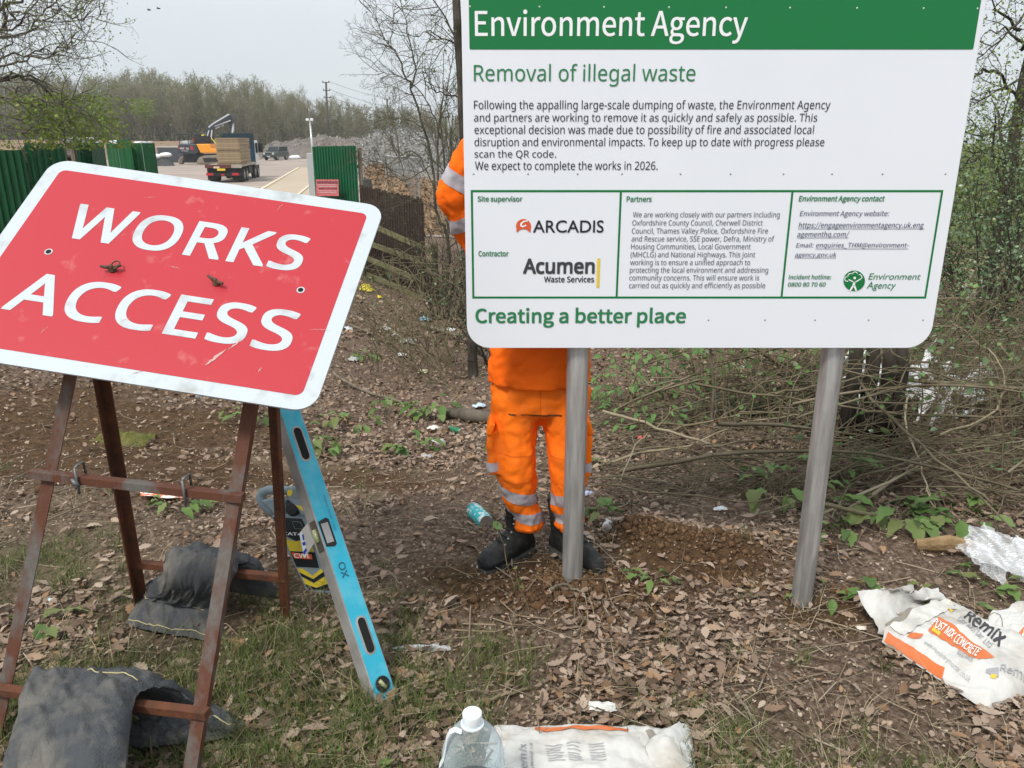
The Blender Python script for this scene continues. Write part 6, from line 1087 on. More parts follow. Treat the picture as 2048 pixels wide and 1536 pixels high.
# --- bare thorn bush
r2 = np.random.default_rng(17); YbS = 7.6; gb = G(893, 622); YbS = gb[1]; S = []; T = []
stems = (([(893, 622), (897, 540), (893, 465), (872, 420), (866, 330), (850, 260), (822, 176), (810, 150), (795, 108), (783, 95), (766, 70), (752, 40), (733, 17)], .030, .003), ([(822, 176), (832, 140), (822, 95), (812, 50), (797, -10), (790, -80)], .016, .003), ([(895, 480), (897, 430), (890, 330), (880, 250), (893, 200), (903, 120), (908, 60)], .022, .003), ([(884, 290), (870, 240), (845, 190), (815, 160), (780, 148), (752, 143)], .014, .002), ([(868, 380), (850, 330), (820, 300), (790, 320), (760, 345), (735, 350)], .012, .002), ([(893, 465), (910, 420), (918, 340), (925, 270)], .016, .003), ([(783, 95), (782, 55), (790, 20), (800, -20)], .007, .002), ([(872, 420), (838, 400), (800, 410), (770, 440), (750, 470)], .010, .002), ([(866, 330), (838, 345), (800, 360), (770, 330), (745, 320)], .010, .002), ([(815, 155), (835, 130), (860, 70), (862, 20)], .010, .002), ([(850, 260), (820, 240), (800, 235), (770, 250)], .008, .002), ([(893, 500), (918, 470), (935, 400), (950, 330)], .016, .003))
for pts, ra, rb in stems:
    o3 = r2.uniform(-.25, .25); n_ = len(pts); p = along(S, [at(x, y, YbS + o3 * k / n_) for k, (x, y) in enumerate(pts)], ra, rb, r2, .012); sub(r2, S, T, p[(14 if pts[0][1] > 600 else 2):], .75, .006, 2, 5, 1, .03, .95, .22)
plantlike('thorn_bush', 'bare twiggy thorn bush left of the notice board in front of the fences', 'bush', gb, S, T, bark((.060, .055, .042), (.13, .12, .085)), (420, .022, .03, M_bud, 18), None, 4, 'branches', 'foliage')
# --- briars tangled over the fences
r2 = np.random.default_rng(29); S = []; T = []
for k in range(70):
    Y0 = r2.uniform(7.4, 10.5); a = at(r2.uniform(745, 945), r2.uniform(430, 600), Y0); a[2] = float(terrain(a[0], a[1])); c_ = a + (r2.normal(0, .8), r2.normal(0, .5), 0); hgt = r2.uniform(.3, 1.5); b_ = a + (r2.normal(-.1, .5), r2.normal(0, .3), hgt); c_ = c_ + (0, 0, hgt * r2.uniform(.1, .9)); p = along(S, [a, (a + b_) / 2 + r2.normal(0, .06, 3), b_, (b_ + c_) / 2 + (0, 0, .12), c_], r2.uniform(.004, .008), .002, r2, .02)
    if k % 2: sub(r2, S, T, p, .35, .0028, 1, 2, 3)
    T.append(p[-1])
plantlike('briar_thicket', 'tangled olive briars growing over the lower rails of the mossy fence', 'briars', at(840, 600, 9), S, T, M_cane, (420, .028, .08, M_leafb, 30), None, 3, 'canes', 'leaves')
# --- overhanging tree, top left corner
r2 = np.random.default_rng(41); YL = 9.2; tb = np.array((-7.6, 9.6, float(terrain(-7.6, 9.6)))); S = []; T = []
along(S, [tb, tb + (.1, 0, 1.2), tb + (.05, -.1, 2.4), tb + (.4, -.2, 3.6), tb + (.3, -.2, 5.2)], .17, .07, r2, .01); T2 = []
for pts, ra in (([(-300, 230), (-140, 190), (0, 160), (60, 158), (95, 178), (120, 205), (140, 240), (168, 278)], .030), ([(-260, 200), (-100, 160), (0, 155), (50, 150), (90, 168), (118, 196), (124, 243)], .026), ([(-200, 120), (-60, 115), (0, 60), (30, 30), (70, 5), (110, -40)], .030), ([(-180, 60), (-30, 80), (4, 50), (10, 10), (30, -40)], .04), ([(-160, 90), (0, 62), (50, 35), (90, 20), (120, -5)], .020), ([(-100, 110), (0, 77), (45, 65), (80, 42), (110, 25), (140, 28), (165, 40), (190, 32), (218, 28)], .014), ([(-100, 160), (0, 112), (60, 110), (85, 100), (120, 110), (140, 85)], .016), ([(-120, 200), (0, 178), (50, 185), (75, 200), (120, 200), (165, 190)], .020), ([(-160, 230), (0, 195), (60, 205), (90, 210)], .016), ([(-160, 150), (0, 135), (50, 120), (100, 108), (135, 90), (150, 68)], .018), ([(-60, 60), (20, 65), (15, 100), (-10, 130)], .016), ([(-200, 90), (0, 20), (60, -20), (110, -60)], .03), ([(100, 22), (140, 28), (160, 14), (165, -8)], .006), ([(-160, 250), (-20, 232), (60, 236), (110, 248), (150, 262)], .014), ([(-200, 290), (-40, 262), (30, 262), (70, 272)], .014)):
    o3 = r2.uniform(-.7, .7); n_ = len(pts); p = along(S, [at(x, y, YL + o3 * k / n_) for k, (x, y) in enumerate(pts)], ra * .75, .0035, r2, .02); Tn = []; low = pts[-1][1] > 150; sub(r2, S, Tn, p[3:], .64, .0055, 2, 3, 1, .0 if low else .06, .8, .22); (T2 if pts[-1][1] > 215 else T).extend(Tn)
S = [q for q in S if q[2] > 1.62 or q[0] < -6.6]; T = [q for q in T if q[2] > 1.66]
lt_ = plantlike('overhanging_tree', 'grey branched tree reaching in from the top left corner with small spring leaves', 'tree', tb, S, T, bark((.085, .075, .06), (.15, .135, .11)), (1500, .026, .05, M_leafy, 42), None, 4, 'trunk', 'crown')
P = near_pts(r2, S, np.array(T2), 5200, .10); P = P[(P[:, 2] > 1.66) & (P[:, 2] < 2.25)]; V, F = leaves(r2, P, r2.uniform(.022, .050, len(P)), .9, T6, F6); ob('low_foliage', V, F, M_leafy, lt_)
# --- right hand trees
r2 = np.random.default_rng(51)
def rtree(name, label, base, top, r0, pxl, sd_, leaf, lev=2, kids=4, tw=.55, M=M_barkd):
    r3 = np.random.default_rng(sd_); S = []; T = []; p = along(S, [base, base + (top - base) * .35 + r3.normal(0, .05, 3), base + (top - base) * .7 + r3.normal(0, .08, 3), top], r0, r0 * .35, r3, .015); sub(r3, S, T, p[2:], tw * 2.2, r0 * .3, lev, kids, 1, .02, 1.1, .16)
    for pts in pxl: q_ = along(S, [at(x, y, Y) for x, y, Y in pts], .022, .003, r3, .02); sub(r3, S, T, q_[1:], tw, .006, 2, 3, 1, .0, .8, .2)
    return plantlike(name, label, 'tree', base, S, T, M, leaf, None, 4, 'trunk', 'crown')
g1 = G(2032, 690); g1 = np.array((5.9, 9.6, float(terrain(5.9, 9.6)))); rtree('field_maple', 'dark trunked tree at the right edge with layered spring foliage', g1, g1 + (.15, .2, 5.2), .105, [[(2036, 330, 9.5), (1990, 310, 9.2), (1950, 320, 9), (1900, 350, 8.8)], [(2036, 200, 9.5), (1990, 140, 9.2), (1950, 150, 9), (1915, 170, 8.8)], [(2040, 420, 9.5), (1990, 425, 9), (1930, 440, 8.8), (1880, 460, 8.6)], [(2044, 100, 9.6), (2010, 60, 9.2), (1980, 65, 9)], [(2040, 60, 9.6), (2000, 20, 9.2), (1960, -20, 9)], [(2100, 10, 9.6), (2048, 30, 9), (1990, 95, 8.6), (1945, 110, 8.4)], [(2100, 120, 9), (2040, 160, 8.8), (1980, 190, 8.5), (1930, 215, 8.4)], [(2090, 240, 9), (2030, 250, 8.8), (1970, 270, 8.5), (1920, 262, 8.3)], [(2100, 470, 9), (2040, 400, 8.8), (1985, 370, 8.5), (1930, 380, 8.3)]], 52, (3600, .030, .12, M_leafy, 53), 2, 5)
g2 = np.array((8.3, 12.5, float(terrain(8.3, 12.5)))); rtree('hedgerow_tree', 'bare branched hedgerow tree behind the dark trunk at the right edge', g2, g2 + (-.3, .1, 6.0), .10, [], 55, (900, .05, .12, M_leafy, 56), 3, 4, .5, M_bark)
g2 = np.array((5.2, 13.5, float(terrain(5.2, 13.5)))); rtree('hedgerow_tree', 'bare hedgerow tree mostly hidden behind the right part of the notice board', g2, g2 + (.2, .1, 5.4), .08, [], 58, (700, .05, .12, M_leafy, 59), 3, 4, .5, M_bark)
def shrub(name, label, x, y, h_, w_, sd_, leaf, n_st=10, M=M_barkd, cat='shrub', group='hedge shrubs behind the notice board'):
    r3 = np.random.default_rng(sd_); S = []; T = []; z = float(terrain(x, y))
    for k in range(n_st): a = r3.uniform(0, 6.28); d = np.array((math.cos(a) * w_, math.sin(a) * w_ * .7, h_)); grow(r3, (x + .1 * math.cos(a), y + .1 * math.sin(a), z - .05), d, h_ * r3.uniform(.75, 1.05), .014, 2, S, T, 8, .75, .16, .05, .5, .1, .002, 6)
    return plantlike(name, label, cat, (x, y, z), S, T, M, leaf, group, 3, 'branches', 'foliage')
for i, (x, y, h_, w_, lb, lf) in enumerate(((-.15, 8.6, 1.3, .5, 'dark twiggy shrub just left of the person behind the board', (500, .05, .10, M_leafd)), (.75, 9.4, 1.5, .6, 'dark leafy shrub directly behind the person', (1100, .06, .14, M_leafd)), (1.9, 9.2, 1.7, .6, 'dark leafy shrub behind the middle of the notice board', (1300, .06, .14, M_leafd)), (2.9, 8.6, 1.7, .6, 'dark ivy shrub left of the right sign post', (1300, .06, .14, M_leafd)), (3.55, 7.2, 1.6, .55, 'dark twiggy shrub right of the right sign post', (500, .05, .12, M_leafd)), (4.35, 6.9, 1.9, .6, 'bramble covered shrub below the right edge of the notice board', (2600, .036, .14, M_leafb)), (5.0, 8.0, 2.3, .7, 'tall twiggy hawthorn in front of the dark trunk', (2400, .032, .14, M_leafb)), (5.6, 6.8, 1.6, .8, 'grey green bramble shrub at the right edge of the photo', (1900, .042, .14, M_leafb)), (6.6, 9.2, 2.5, .8, 'leafy hawthorn beyond the right edge brambles', (2600, .032, .15, M_leafy)))):
    shrub('hedge_shrub', lb, x, y, h_, w_, 100 + i, (*lf, 200 + i))
for k, (x, y, h_, w_) in enumerate(((3.6, 17, 3, 1.3), (6.2, 19, 3.4, 1.5), (9.5, 20, 3.2, 1.6), (12.5, 21, 3.6, 1.6), (15.5, 24, 4, 2))): shrub('field_hedge', ('first', 'second', 'third', 'fourth', 'fifth')[k] + ' bushy hedge clump from the left along the green field on the right', x, y, h_, w_, 300 + k, (1500, .10, .3, M_leafy if k % 2 else M_leafd, 310 + k), 9, M_bark, 'hedge', 'hedge clumps along the field')
for i, (x, y, h_, w_, lb) in enumerate(((-1.15, 12.6, 1.9, .5, 'bare twiggy shrub behind the end of the brown board fence'), (-.55, 11.6, 1.8, .5, 'bare twiggy shrub behind the mossy end post left of the notice board'), (-.1, 12.8, 2.1, .6, 'bare twiggy shrub behind the left edge of the notice board'))): shrub('hedge_shrub', lb, x, y, h_, w_, 140 + i, (220, .03, .10, M_bud, 240 + i), 14)
for i, (x, y, w_, nc, hm_, lb) in enumerate(((1.75, 5.3, .7, 34, .75, 'green leaved bramble left of the right sign post'), (2.55, 5.2, .8, 46, .95, 'arching bramble behind the right sign post'), (3.35, 5.0, .8, 46, 1.0, 'fresh leaved bramble right of the right sign post'), (4.1, 5.3, .8, 40, 1.15, 'tall bramble at the right edge above the clear plastic bag'))):
    r3 = np.random.default_rng(700 + i); S = []; T = []; z0 = float(terrain(x, y))
    for k in range(nc):
        b0 = np.array((x + r3.normal(0, w_ * .5), y + r3.normal(0, .45), 0)); b0[2] = float(terrain(b0[0], b0[1])); a_ = r3.uniform(0, 6.28); h_ = hm_ * r3.uniform(.45, 1.1); dd = np.array((math.cos(a_), math.sin(a_) * .6, 0)) * h_ * r3.uniform(.3, .9)
        p = along(S, [b0, b0 + dd * .25 + (0, 0, h_ * .7), b0 + dd * .65 + (0, 0, h_), b0 + dd * 1.1 + (0, 0, h_ * r3.uniform(.4, .9))], r3.uniform(.0025, .0055), .0015, r3, .008); T += [q for q in p[4:]]
        if k % 2: sub(r3, S, T, p[4:], .28, .002, 1, 2, 3, .05, .8, .2)
    plantlike('bramble', lb, 'bramble', (x, y, z0), S, T, M_cane, (300, .040, .05, M_nettle if i % 2 == 0 else M_leafb, 710 + i), 'brambles in the brushwood', 4, 'canes', 'leaves')
# white sheeting and stakes behind the brash
for k, (x, y, w_, h_) in enumerate(((1822, 782, .42, .42), (1745, 760, .22, .35), (1935, 782, .40, .28))):
    c = at(x, y, 4.95 + .15 * k); c0_ = c.copy()
    def fn(u, v): return np.array((c0_[0] + (u - .5) * w_ + .30 * float(fbm(u * 2, v * 5, 80 + k)), c0_[1] + .12 * abs(float(fbm(u * 6, v * 7, 84 + k))) + v * .12, c0_[2] + (v - .5) * h_ + .34 * float(fbm(u * 5, v * 2, 88 + k))))
    sh_ = MB().grid(30, 26, fn); sh_.f = [f for f in sh_.f if float(vn((f[0] % 30) * .24 + 9 * k, (f[0] // 30) * .17 + 3 * k, 97)) > .50]
    tag(sh_.ob('white_sheeting', mat('white_plastic_sheet', (.82, .83, .84), rough=.35), None, smooth=True, origin=c), ('large white plastic sheet glimpsed through the brushwood', 'small white plastic sheet right beside the right sign post', 'torn white plastic sheet furthest right in the brushwood')[k], 'plastic sheet', 'white sheets behind the brushwood')
for k, (x, y0, y1) in enumerate(((1700, 690, 795), (1735, 700, 790), (1768, 710, 800), (1792, 715, 800))):
    a, b_ = at(x, y1, 4.7), at(x + 12, y0 - 40, 4.65); tag(MB().tube([a + (0, 0, -.3), (a + b_) / 2 + (.02, 0, 0), b_], [.05, .045, .035], 7).ob('dead_stem', M_barkd, None, smooth=True, origin=a), ('first', 'second', 'third', 'fourth')[k] + ' dark dead stem counted rightwards from the right sign post', 'stem', 'dark stems by the right post')
# sapling behind the board
a = G(1424, 872); S = []; T = []; r2 = np.random.default_rng(61); p = along(S, [a + (0, 0, -.05), at(1425, 780, a[1]), at(1423, 700, a[1]), at(1420, 560, a[1]), at(1426, 380, a[1])], .011, .006, r2, .003); sub(r2, S, T, p[9:], .5, .004, 1, 3, 2); plantlike('sapling', 'thin straight brown sapling stem standing behind the middle of the board', 'sapling', a, S, T, M_twig, (60, .03, .04, M_bud, 62), None, 5)
# --- brash pile of cut branches
r2 = np.random.default_rng(77); S = []; T = []
def brash(n_, xr, yr, zr, L, rr, tilt=.12, dirx=1.0, twigs=2):
    for k in range(n_):
        x, y = r2.uniform(*xr), r2.uniform(*yr); y = min(y, 5.5) if x < 2.5 else y; e = sm(1.0, 2.6, x) * (1 - .35 * sm(5.8, 7.5, y)); z = float(terrain(x, y)) + .02 + r2.uniform(*zr) * (.12 + .88 * float(e)); ang = r2.normal(.28, .62) * (1 if r2.uniform() < .75 else -1.2); l_ = r2.uniform(.5, 1) * L
        d = np.array((math.cos(ang), math.sin(ang) * .8, r2.normal(.03, tilt))); nrm_ = np.array((0, 0, 1)); bow = r2.uniform(-.02, .12) * l_; P = [np.array((x, y, z)) + d * (t_ - .5) * l_ + nrm_ * bow * (1 - (2 * t_ - 1) ** 2) + r2.normal(0, .012, 3) for t_ in (0, .3, .65, 1)]
        for q_ in P: q_[2] = max(q_[2], float(terrain(q_[0], q_[1], False)) + .015)
        r0 = r2.uniform(*rr); p = along(S, P, r0, r0 * .4, r2, .006)
        if twigs: sub(r2, S, T, p[2:], l_ * .28, r0 * .45, 1, twigs, 3, .02, .6, .16)
brash(80, (1.6, 4.6), (4.0, 6.6), (.0, .55), 2.2, (.004, .011), .2); brash(150, (.5, 2.6), (3.9, 6.2), (.0, .20), 1.3, (.003, .007)); brash(150, (1.7, 5.2), (4.2, 6.8), (.0, .60), 1.4, (.0025, .006), .28); brash(60, (1.9, 4.0), (3.65, 4.4), (.0, .14), 1.5, (.004, .009), .04); brash(16, (1.8, 4.8), (3.9, 6.4), (.02, .55), 2.6, (.009, .016), .22); brash(110, (2.2, 5.4), (4.0, 6.0), (.1, .8), 1.2, (.002, .004), .3)
V, F = sticks(S, 4); print('brash', len(V)); tag(ob('brash_pile', V, F, mat('cut_branch_bark', (.085, .070, .042), (.20, .168, .112), rough=.85, scale=2.2, detail=3, spec=.2), None, smooth=True), 'tangled pile of cut branches and brambles behind the right post', 'brushwood', None, 'stuff')
P = near_pts(r2, S, T, 1100, .06); P = P[P[:, 0] > 1.2]; V, F = leaves(r2, P, r2.uniform(.025, .065, len(P)), .8, T6, F6); tag(ob('bramble_leaves', V, F, M_leafb, None), 'scattered grey green bramble leaves over the brushwood', 'leaves', None, 'stuff')
M_pale = mat('pale_smooth_bark', (.24, .20, .125), (.33, .28, .19), rough=.75, scale=5, spec=.25)
for pts, ra, lb in (([(1205, 822, 4.9), (1290, 845, 4.8), (1400, 882, 4.6), (1520, 922, 4.5), (1640, 960, 4.4)], .011, 'long pale branch sloping down from the trouser pocket towards the right post'), ([(1190, 932, 4.5), (1290, 905, 4.6), (1400, 882, 4.65), (1470, 850, 4.9), (1560, 835, 5.0), (1660, 820, 5.2)], .009, 'long greenish branch rising rightwards across the sloping pale branch'), ([(1350, 860, 5), (1440, 835, 5), (1530, 826, 5.1), (1640, 826, 5.1)], .008, 'straight branch lying level with the middle of the right post'), ([(1650, 1055, 3.7), (1740, 990, 3.9), (1850, 930, 4.2), (1960, 885, 4.5), (2060, 850, 4.8)], .013, 'thick grey branch running up to the right across the front of the brushwood'), ([(1640, 1030, 3.7), (1780, 960, 3.9), (1900, 905, 4.2), (2060, 880, 4.3)], .009, 'long thin branch just above the thick grey branch'), ([(1815, 795, 4.6), (1812, 850, 4.3), (1830, 900, 4.1), (1850, 960, 3.9), (1862, 1000, 3.75), (1885, 1050, 3.6)], .007, 'pale curved cane arching down through the brushwood'), ([(1648, 1008, 3.6), (1760, 1035, 3.6), (1880, 1048, 3.7), (2060, 1050, 3.8)], .012, 'brown branch lying flat along the front of the brushwood'), ([(1285, 730, 5.6), (1420, 700, 6.2), (1500, 735, 5.6), (1540, 715, 5.8)], .006, 'arched thin branch over the soil behind the board'), ([(1660, 755, 5), (1740, 712, 5.1), (1850, 695, 5.2), (1900, 690, 5.2)], .010, 'mossy branch rising from the right post under the board corner'), ([(1880, 870, 4.2), (1990, 820, 4.4), (2005, 740, 4.5), (1960, 690, 4.7), (1900, 640, 4.9)], .007, 'pale hooked cane at the right side of the brushwood'), ([(1215, 970, 3.9), (1330, 985, 3.8), (1470, 1000, 3.7), (1610, 990, 3.7)], .006, 'thin low branch on the leaves between the two posts'), ([(1240, 965, 4.0), (1262, 905, 4.2), (1295, 865, 4.4)], .005, 'short pale stick leaning up beside the coral cup')):
    S = []; T = []; p = along(S, [at(x, y, Y) for x, y, Y in pts], ra, ra * .45, r2, .006); sub(r2, S, T, p[4:], .32, ra * .35, 1, 2, 4, .03, .7, .15); V, F = sticks(S, 6); tag(ob('cut_branch', V, F, M_pale if 'pale' in lb or 'grey' in lb else M_cane, None, smooth=True, origin=p[0]), lb, 'branch', 'cut branches in the brushwood')
# --- sticks on the open ground
for pts, ra, lb in (([(815, 1437), (900, 1428), (980, 1412), (1055, 1391)], .0085, 'green barked stick lying above the water bottle'), ([(440, 1510), (560, 1478), (660, 1462), (780, 1432)], .006, 'long thin grey stick in the grass left of the water bottle'), ([(1470, 1400), (1500, 1440), (1530, 1500), (1560, 1530)], .007, 'crooked brown stick at the bottom right of centre'), ([(1275, 1415), (1330, 1440), (1380, 1460), (1450, 1475)], .005, 'thin stick right of the torn paper scrap'), ([(668, 752), (700, 775), (760, 800), (805, 812)], .018, 'dark thin branch lying across the bank beside the works sign'), ([(700, 655), (740, 672), (765, 688)], .02, 'thin grey branch high on the bank beside the works sign'), ([(1100, 1190), (1128, 1180), (1160, 1195)], .008, 'pale root end in front of the left post'), ([(0, 985), (45, 960), (95, 925)], .006, 'pale stick on the soil at the left edge'), ([(60, 1010), (120, 990), (200, 980)], .006, 'thin twig under the upper cross bar')):
    S = []; p = along(S, [G(x, y) + (0, 0, ra + .02) for x, y in pts], ra, ra * .6, r2, .004); V, F = sticks(S, 7); tag(ob('stick', V, F, M_cane if 'green' in lb else M_twig, None, smooth=True, origin=p[0]), lb, 'stick', 'sticks on the ground')
# --- leafy plants
def weed(name, label, px_, py_, w_, n_, h_, size, m, sd_, cat='weed', Tm=None, group=None):
    r3 = np.random.default_rng(sd_); g = G(px_, py_); root = thing(name, label, cat, g, group); S = []; LV = []; LF = []; k0 = 0
    for k in range(n_):
        a = r3.uniform(0, 6.28); rr = w_ * math.sqrt(r3.uniform(0.02, 1)); tip = g + (rr * math.cos(a), rr * math.sin(a) * .8, 0); tip[2] = float(terrain(tip[0], tip[1])) + .02 + h_ * r3.uniform(.25, 1); b0 = g + (.25 * rr * math.cos(a), .2 * rr * math.sin(a), 0); b0[2] = float(terrain(b0[0], b0[1])); S.append((*b0, *tip, .0025, .0015))
        s_ = size * r3.uniform(.6, 1.2); d = np.array((math.cos(a + r3.normal(0, .4)), math.sin(a + r3.normal(0, .4)), r3.normal(-.1, .3))); d /= np.linalg.norm(d); sd2 = np.cross(d, (0, 0, 1)); sd2 /= np.linalg.norm(sd2); up_ = np.cross(sd2, d)
        half = [(0, .02), (.10, .13), (.14, .11), (.24, .23), (.29, .20), (.40, .29), (.46, .245), (.57, .26), (.63, .20), (.73, .19), (.79, .125), (.9, .09), (1, 0)]; wob_ = r3.uniform(-.25, .25); asp = r3.uniform(.75, 1.2); out_ = half + [(x, -y) for x, y in half[-2::-1]]; dr = r3.uniform(.1, .55)
        V = [tip + d * x * s_ + sd2 * (y * asp + wob_ * x * x * .5) * s_ + up_ * (abs(y) * .45 - x * x * dr + .04 * math.sin(x * 17 + k)) * s_ for x, y in out_] + [tip + d * x * s_ + sd2 * wob_ * x * x * .5 * s_ - up_ * (x * x * dr) * s_ for x in (.2, .5, .8)]; nh = len(out_)
        cs_ = [0 if (out_[i][0] + out_[(i + 1) % nh][0]) / 2 < .33 else 1 if (out_[i][0] + out_[(i + 1) % nh][0]) / 2 < .65 else 2 for i in range(nh)]; LF += [(k0 + i, k0 + nh + cs_[i], k0 + nh + cs_[i - 1]) for i in range(nh) if cs_[i - 1] != cs_[i]]
        for i in range(nh): xm = (out_[i][0] + out_[(i + 1) % nh][0]) / 2; LF.append((k0 + i, k0 + (i + 1) % nh, k0 + nh + (0 if xm < .33 else 1 if xm < .65 else 2)))
        LV += V; k0 += len(V)
    V, F = sticks(S, 3); ob('stem', V, F, M_cane, root); ob('leaves', LV, LF, m, root, smooth=True); return root
M_dock = mat_isl('dock_leaf', [(.075, .145, .035), (.13, .21, .055), (.055, .105, .028), (.16, .235, .075), (.14, .15, .05)], .45, .2)
for i, (x, y, w_, n_, h_, s_, mm, lb) in enumerate(((868, 836, .2, 18, .14, .13, M_dock, 'broad leaved weed beside the barky log'), (700, 852, .28, 16, .10, .10, M_dock, 'row of low green weeds right of the spirit level top'), (645, 905, .16, 22, .10, .10, M_dock, 'small green weed tuft touching the spirit level'), (820, 908, .22, 16, .08, .11, M_dock, 'spreading weed on the open leaves left of the person'), (770, 830, .12, 12, .14, .10, M_dock, 'upright weed on the bank below the fallen branch'), (500, 845, .20, 20, .08, .09, M_dock, 'low weed under the bottom edge of the works sign'), (1192, 1040, .10, 10, .06, .11, M_dock, 'fresh weed behind the right boot'), (1560, 1010, .26, 24, .16, .12, M_dock, 'tall green weed clump left of the right post'), (1665, 965, .18, 24, .20, .10, M_nettle, 'yellow green weed clump right of the right post'), (1700, 1075, .14, 12, .05, .09, M_dock, 'small round leaved weed right of the right post foot'), (1790, 1035, .22, 22, .08, .14, M_dock, 'large leaved weed under the front brushwood'), (1905, 1045, .20, 18, .07, .13, M_dock, 'large leaved weed left of the clear plastic bag'), (1990, 1165, .14, 10, .04, .09, M_dock, 'scattered green leaves below the clear plastic bag'), (1905, 1190, .22, 12, .03, .09, M_dock, 'flat green leaves above the torn POST MIX sack'), (1745, 1205, .08, 6, .05, .10, M_dock, 'single upright green leaf left of the torn sack'), (1640, 1200, .12, 12, .04, .07, M_dock, 'small weed at the right post foot'), (1305, 1165, .10, 10, .03, .07, M_dock, 'tiny weed on the dug soil'), (730, 1560, .1, 8, .05, .06, M_dock, 'low weed at the very bottom edge'), (360, 1022, .12, 12, .05, .08, M_dock, 'dark green leaf tuft under the orange wrapper'), (75, 1262, .14, 8, .03, .10, M_dock, 'dark flat leaves inside the stand at the left'), (755, 567, .35, 30, .4, .16, M_leafd, 'dark leafy plant at the foot of the rail fence'), (730, 720, .18, 20, .06, .10, M_dock, 'grass like weed patch beside the works sign edge'), (1155, 930, .1, 8, .05, .08, M_dock, 'small pale weed behind the post'))):
    weed('weed', lb, x, y, w_, n_, h_, s_, mm, 400 + i, group='low weeds')
for i, (x, y, w_, n_, h_, s_, lb) in enumerate(((1245, 815, .42, 70, .30, .085, 'bright green nettle patch right of the person'), (1330, 800, .38, 60, .42, .085, 'nettle patch left of the thin sapling'), (1410, 790, .34, 60, .55, .085, 'tallest nettle patch around the thin sapling'), (1300, 850, .40, 40, .18, .08, 'low nettle patch above the sloping pale branch'), (1495, 826, .22, 34, .12, .11, 'dark green arum clump behind the right post'), (1560, 742, .30, 24, .35, .09, 'pale nettle sprigs under the board left of the right post'), (1310, 722, .30, 18, .20, .10, 'upright green sprigs under the middle of the board'))):
    weed('nettle', lb, x, y, w_, n_, h_, s_, M_leafd if 'arum' in lb else M_nettle, 450 + i, 'nettles', None, 'green patches behind the board')
for i, (pts, lb, lv) in enumerate((([(1030, 1185), (1010, 1110), (994, 1045)], 'thin weed stem with one round leaf in front of the left boot', 1), ([(1058, 1220), (1042, 1180), (1030, 1140)], 'short grey leaved sprout in front of the boots', 6), ([(985, 950), (978, 915), (972, 885)], 'small yellow green sprout left of the trousers', 5))):
    r3 = np.random.default_rng(470 + i); g = G(*pts[0]); S = []; p = along(S, [g] + [at(x, y, g[1] - .02 * k) for k, (x, y) in enumerate(pts[1:])], .003, .0015, r3, .003); root = thing('sprout', lb, 'sprout', g); V, F = sticks(S, 5); ob('stem', V, F, M_cane, root)
    P = np.array([p[-1] - (0, 0, .01)] if lv == 1 else [p[int(len(p) * q_) - 1] for q_ in np.linspace(.35, 1, lv)]) + r3.normal(0, .008, (lv, 3)); V, F = leaves(r3, P, .05 if lv == 1 else .032, .9, T6, F6); ob('leaves', V, F, M_dock, root)

# ================================================================ LEAF LITTER, TWIGS, GRASS
rng = np.random.default_rng(2024)
oak = [(-.52, .02), (-.40, .09), (-.31, .08), (-.22, .19), (-.12, .15), (-.02, .27), (.08, .19), (.18, .26), (.28, .16), (.36, .17), (.50, .0)]
o_full = oak + [(x, -y * .95) for x, y in oak[-2:0:-1]]; TO = np.array([(x, y, .08 * abs(y) * 2) for x, y in o_full] + [(-.35, 0, 0), (-.1, 0, 0), (.15, 0, 0), (.35, 0, 0)]); nO = len(o_full)
def oak_faces():
    sp = [nO, nO + 1, nO + 2, nO + 3]; f = []; cs = []
    for i in range(nO):
        x = (o_full[i][0] + o_full[(i + 1) % nO][0]) / 2; c = sp[0] if x < -.22 else sp[1] if x < .03 else sp[2] if x < .26 else sp[3]; f.append((i, (i + 1) % nO, c)); cs.append(c)
    f += [(i, cs[i], cs[i - 1]) for i in range(nO) if cs[i - 1] != cs[i]]
    return np.array(f)
FO = oak_faces()
def scatter(n_, y0, y1, pw=2.0, xs=.74):
    u = rng.uniform(0, 1, n_); y = (y0 ** (1 - pw) + u * (y1 ** (1 - pw) - y0 ** (1 - pw))) ** (1 / (1 - pw)) if pw != 1 else y0 * (y1 / y0) ** u
    x = rng.uniform(-1, 1, n_) * (xs * y + .35); k = clear_of(x, y); return x[k], y[k]
def clear_of(x, y):                                               # nothing lies on top of the sacks
    ok = np.ones(len(x), bool)
    for s_ in (s1, s2, s3):
        c = [q[:2] for q in s_.c]; sg = [(b_[0] - a[0]) * (y - a[1]) - (b_[1] - a[1]) * (x - a[0]) for a, b_ in zip(c, c[1:] + c[:1])]; ins = np.all(np.array(sg) > 0, 0) | np.all(np.array(sg) < 0, 0); ok &= ~(ins & (vn(x * 60, y * 60, 9) > .02))
    return ok
def put(x, y, lift): return np.stack([x, y, terrain(x, y) + lift], 1)
x, y = scatter(44000, 1.35, 5.2, 1.25); cl = vn(x * 2.3, y * 2.3, 91) + .5 * vn(x * 6, y * 6, 92); keep = rng.uniform(0, 1, len(x)) < (1 - .90 * zone_soil(x, y)) * (1 - .65 * zone_dry(x, y)) * (.07 + .80 * sm(.48, .92, cl)) * (1 - .55 * zone_grass(x, y)); x, y = x[keep], y[keep]
L1 = leaves(rng, put(x, y, rng.uniform(.008, .036, len(x))), np.clip(rng.lognormal(-3.52, .45, len(x)), .012, .08), .24, TO, FO, .30)
x, y = scatter(36000, 4.6, 11, 1.2); keep = rng.uniform(0, 1, len(x)) < (1 - .85 * zone_soil(x, y)) * (.3 + .7 * vn(x * 1.7, y * 1.7, 94)); x, y = x[keep], y[keep]
L2 = leaves(rng, put(x, y, rng.uniform(.004, .03, len(x))), rng.uniform(.025, .06, len(x)), .4, T6, F6, .5)
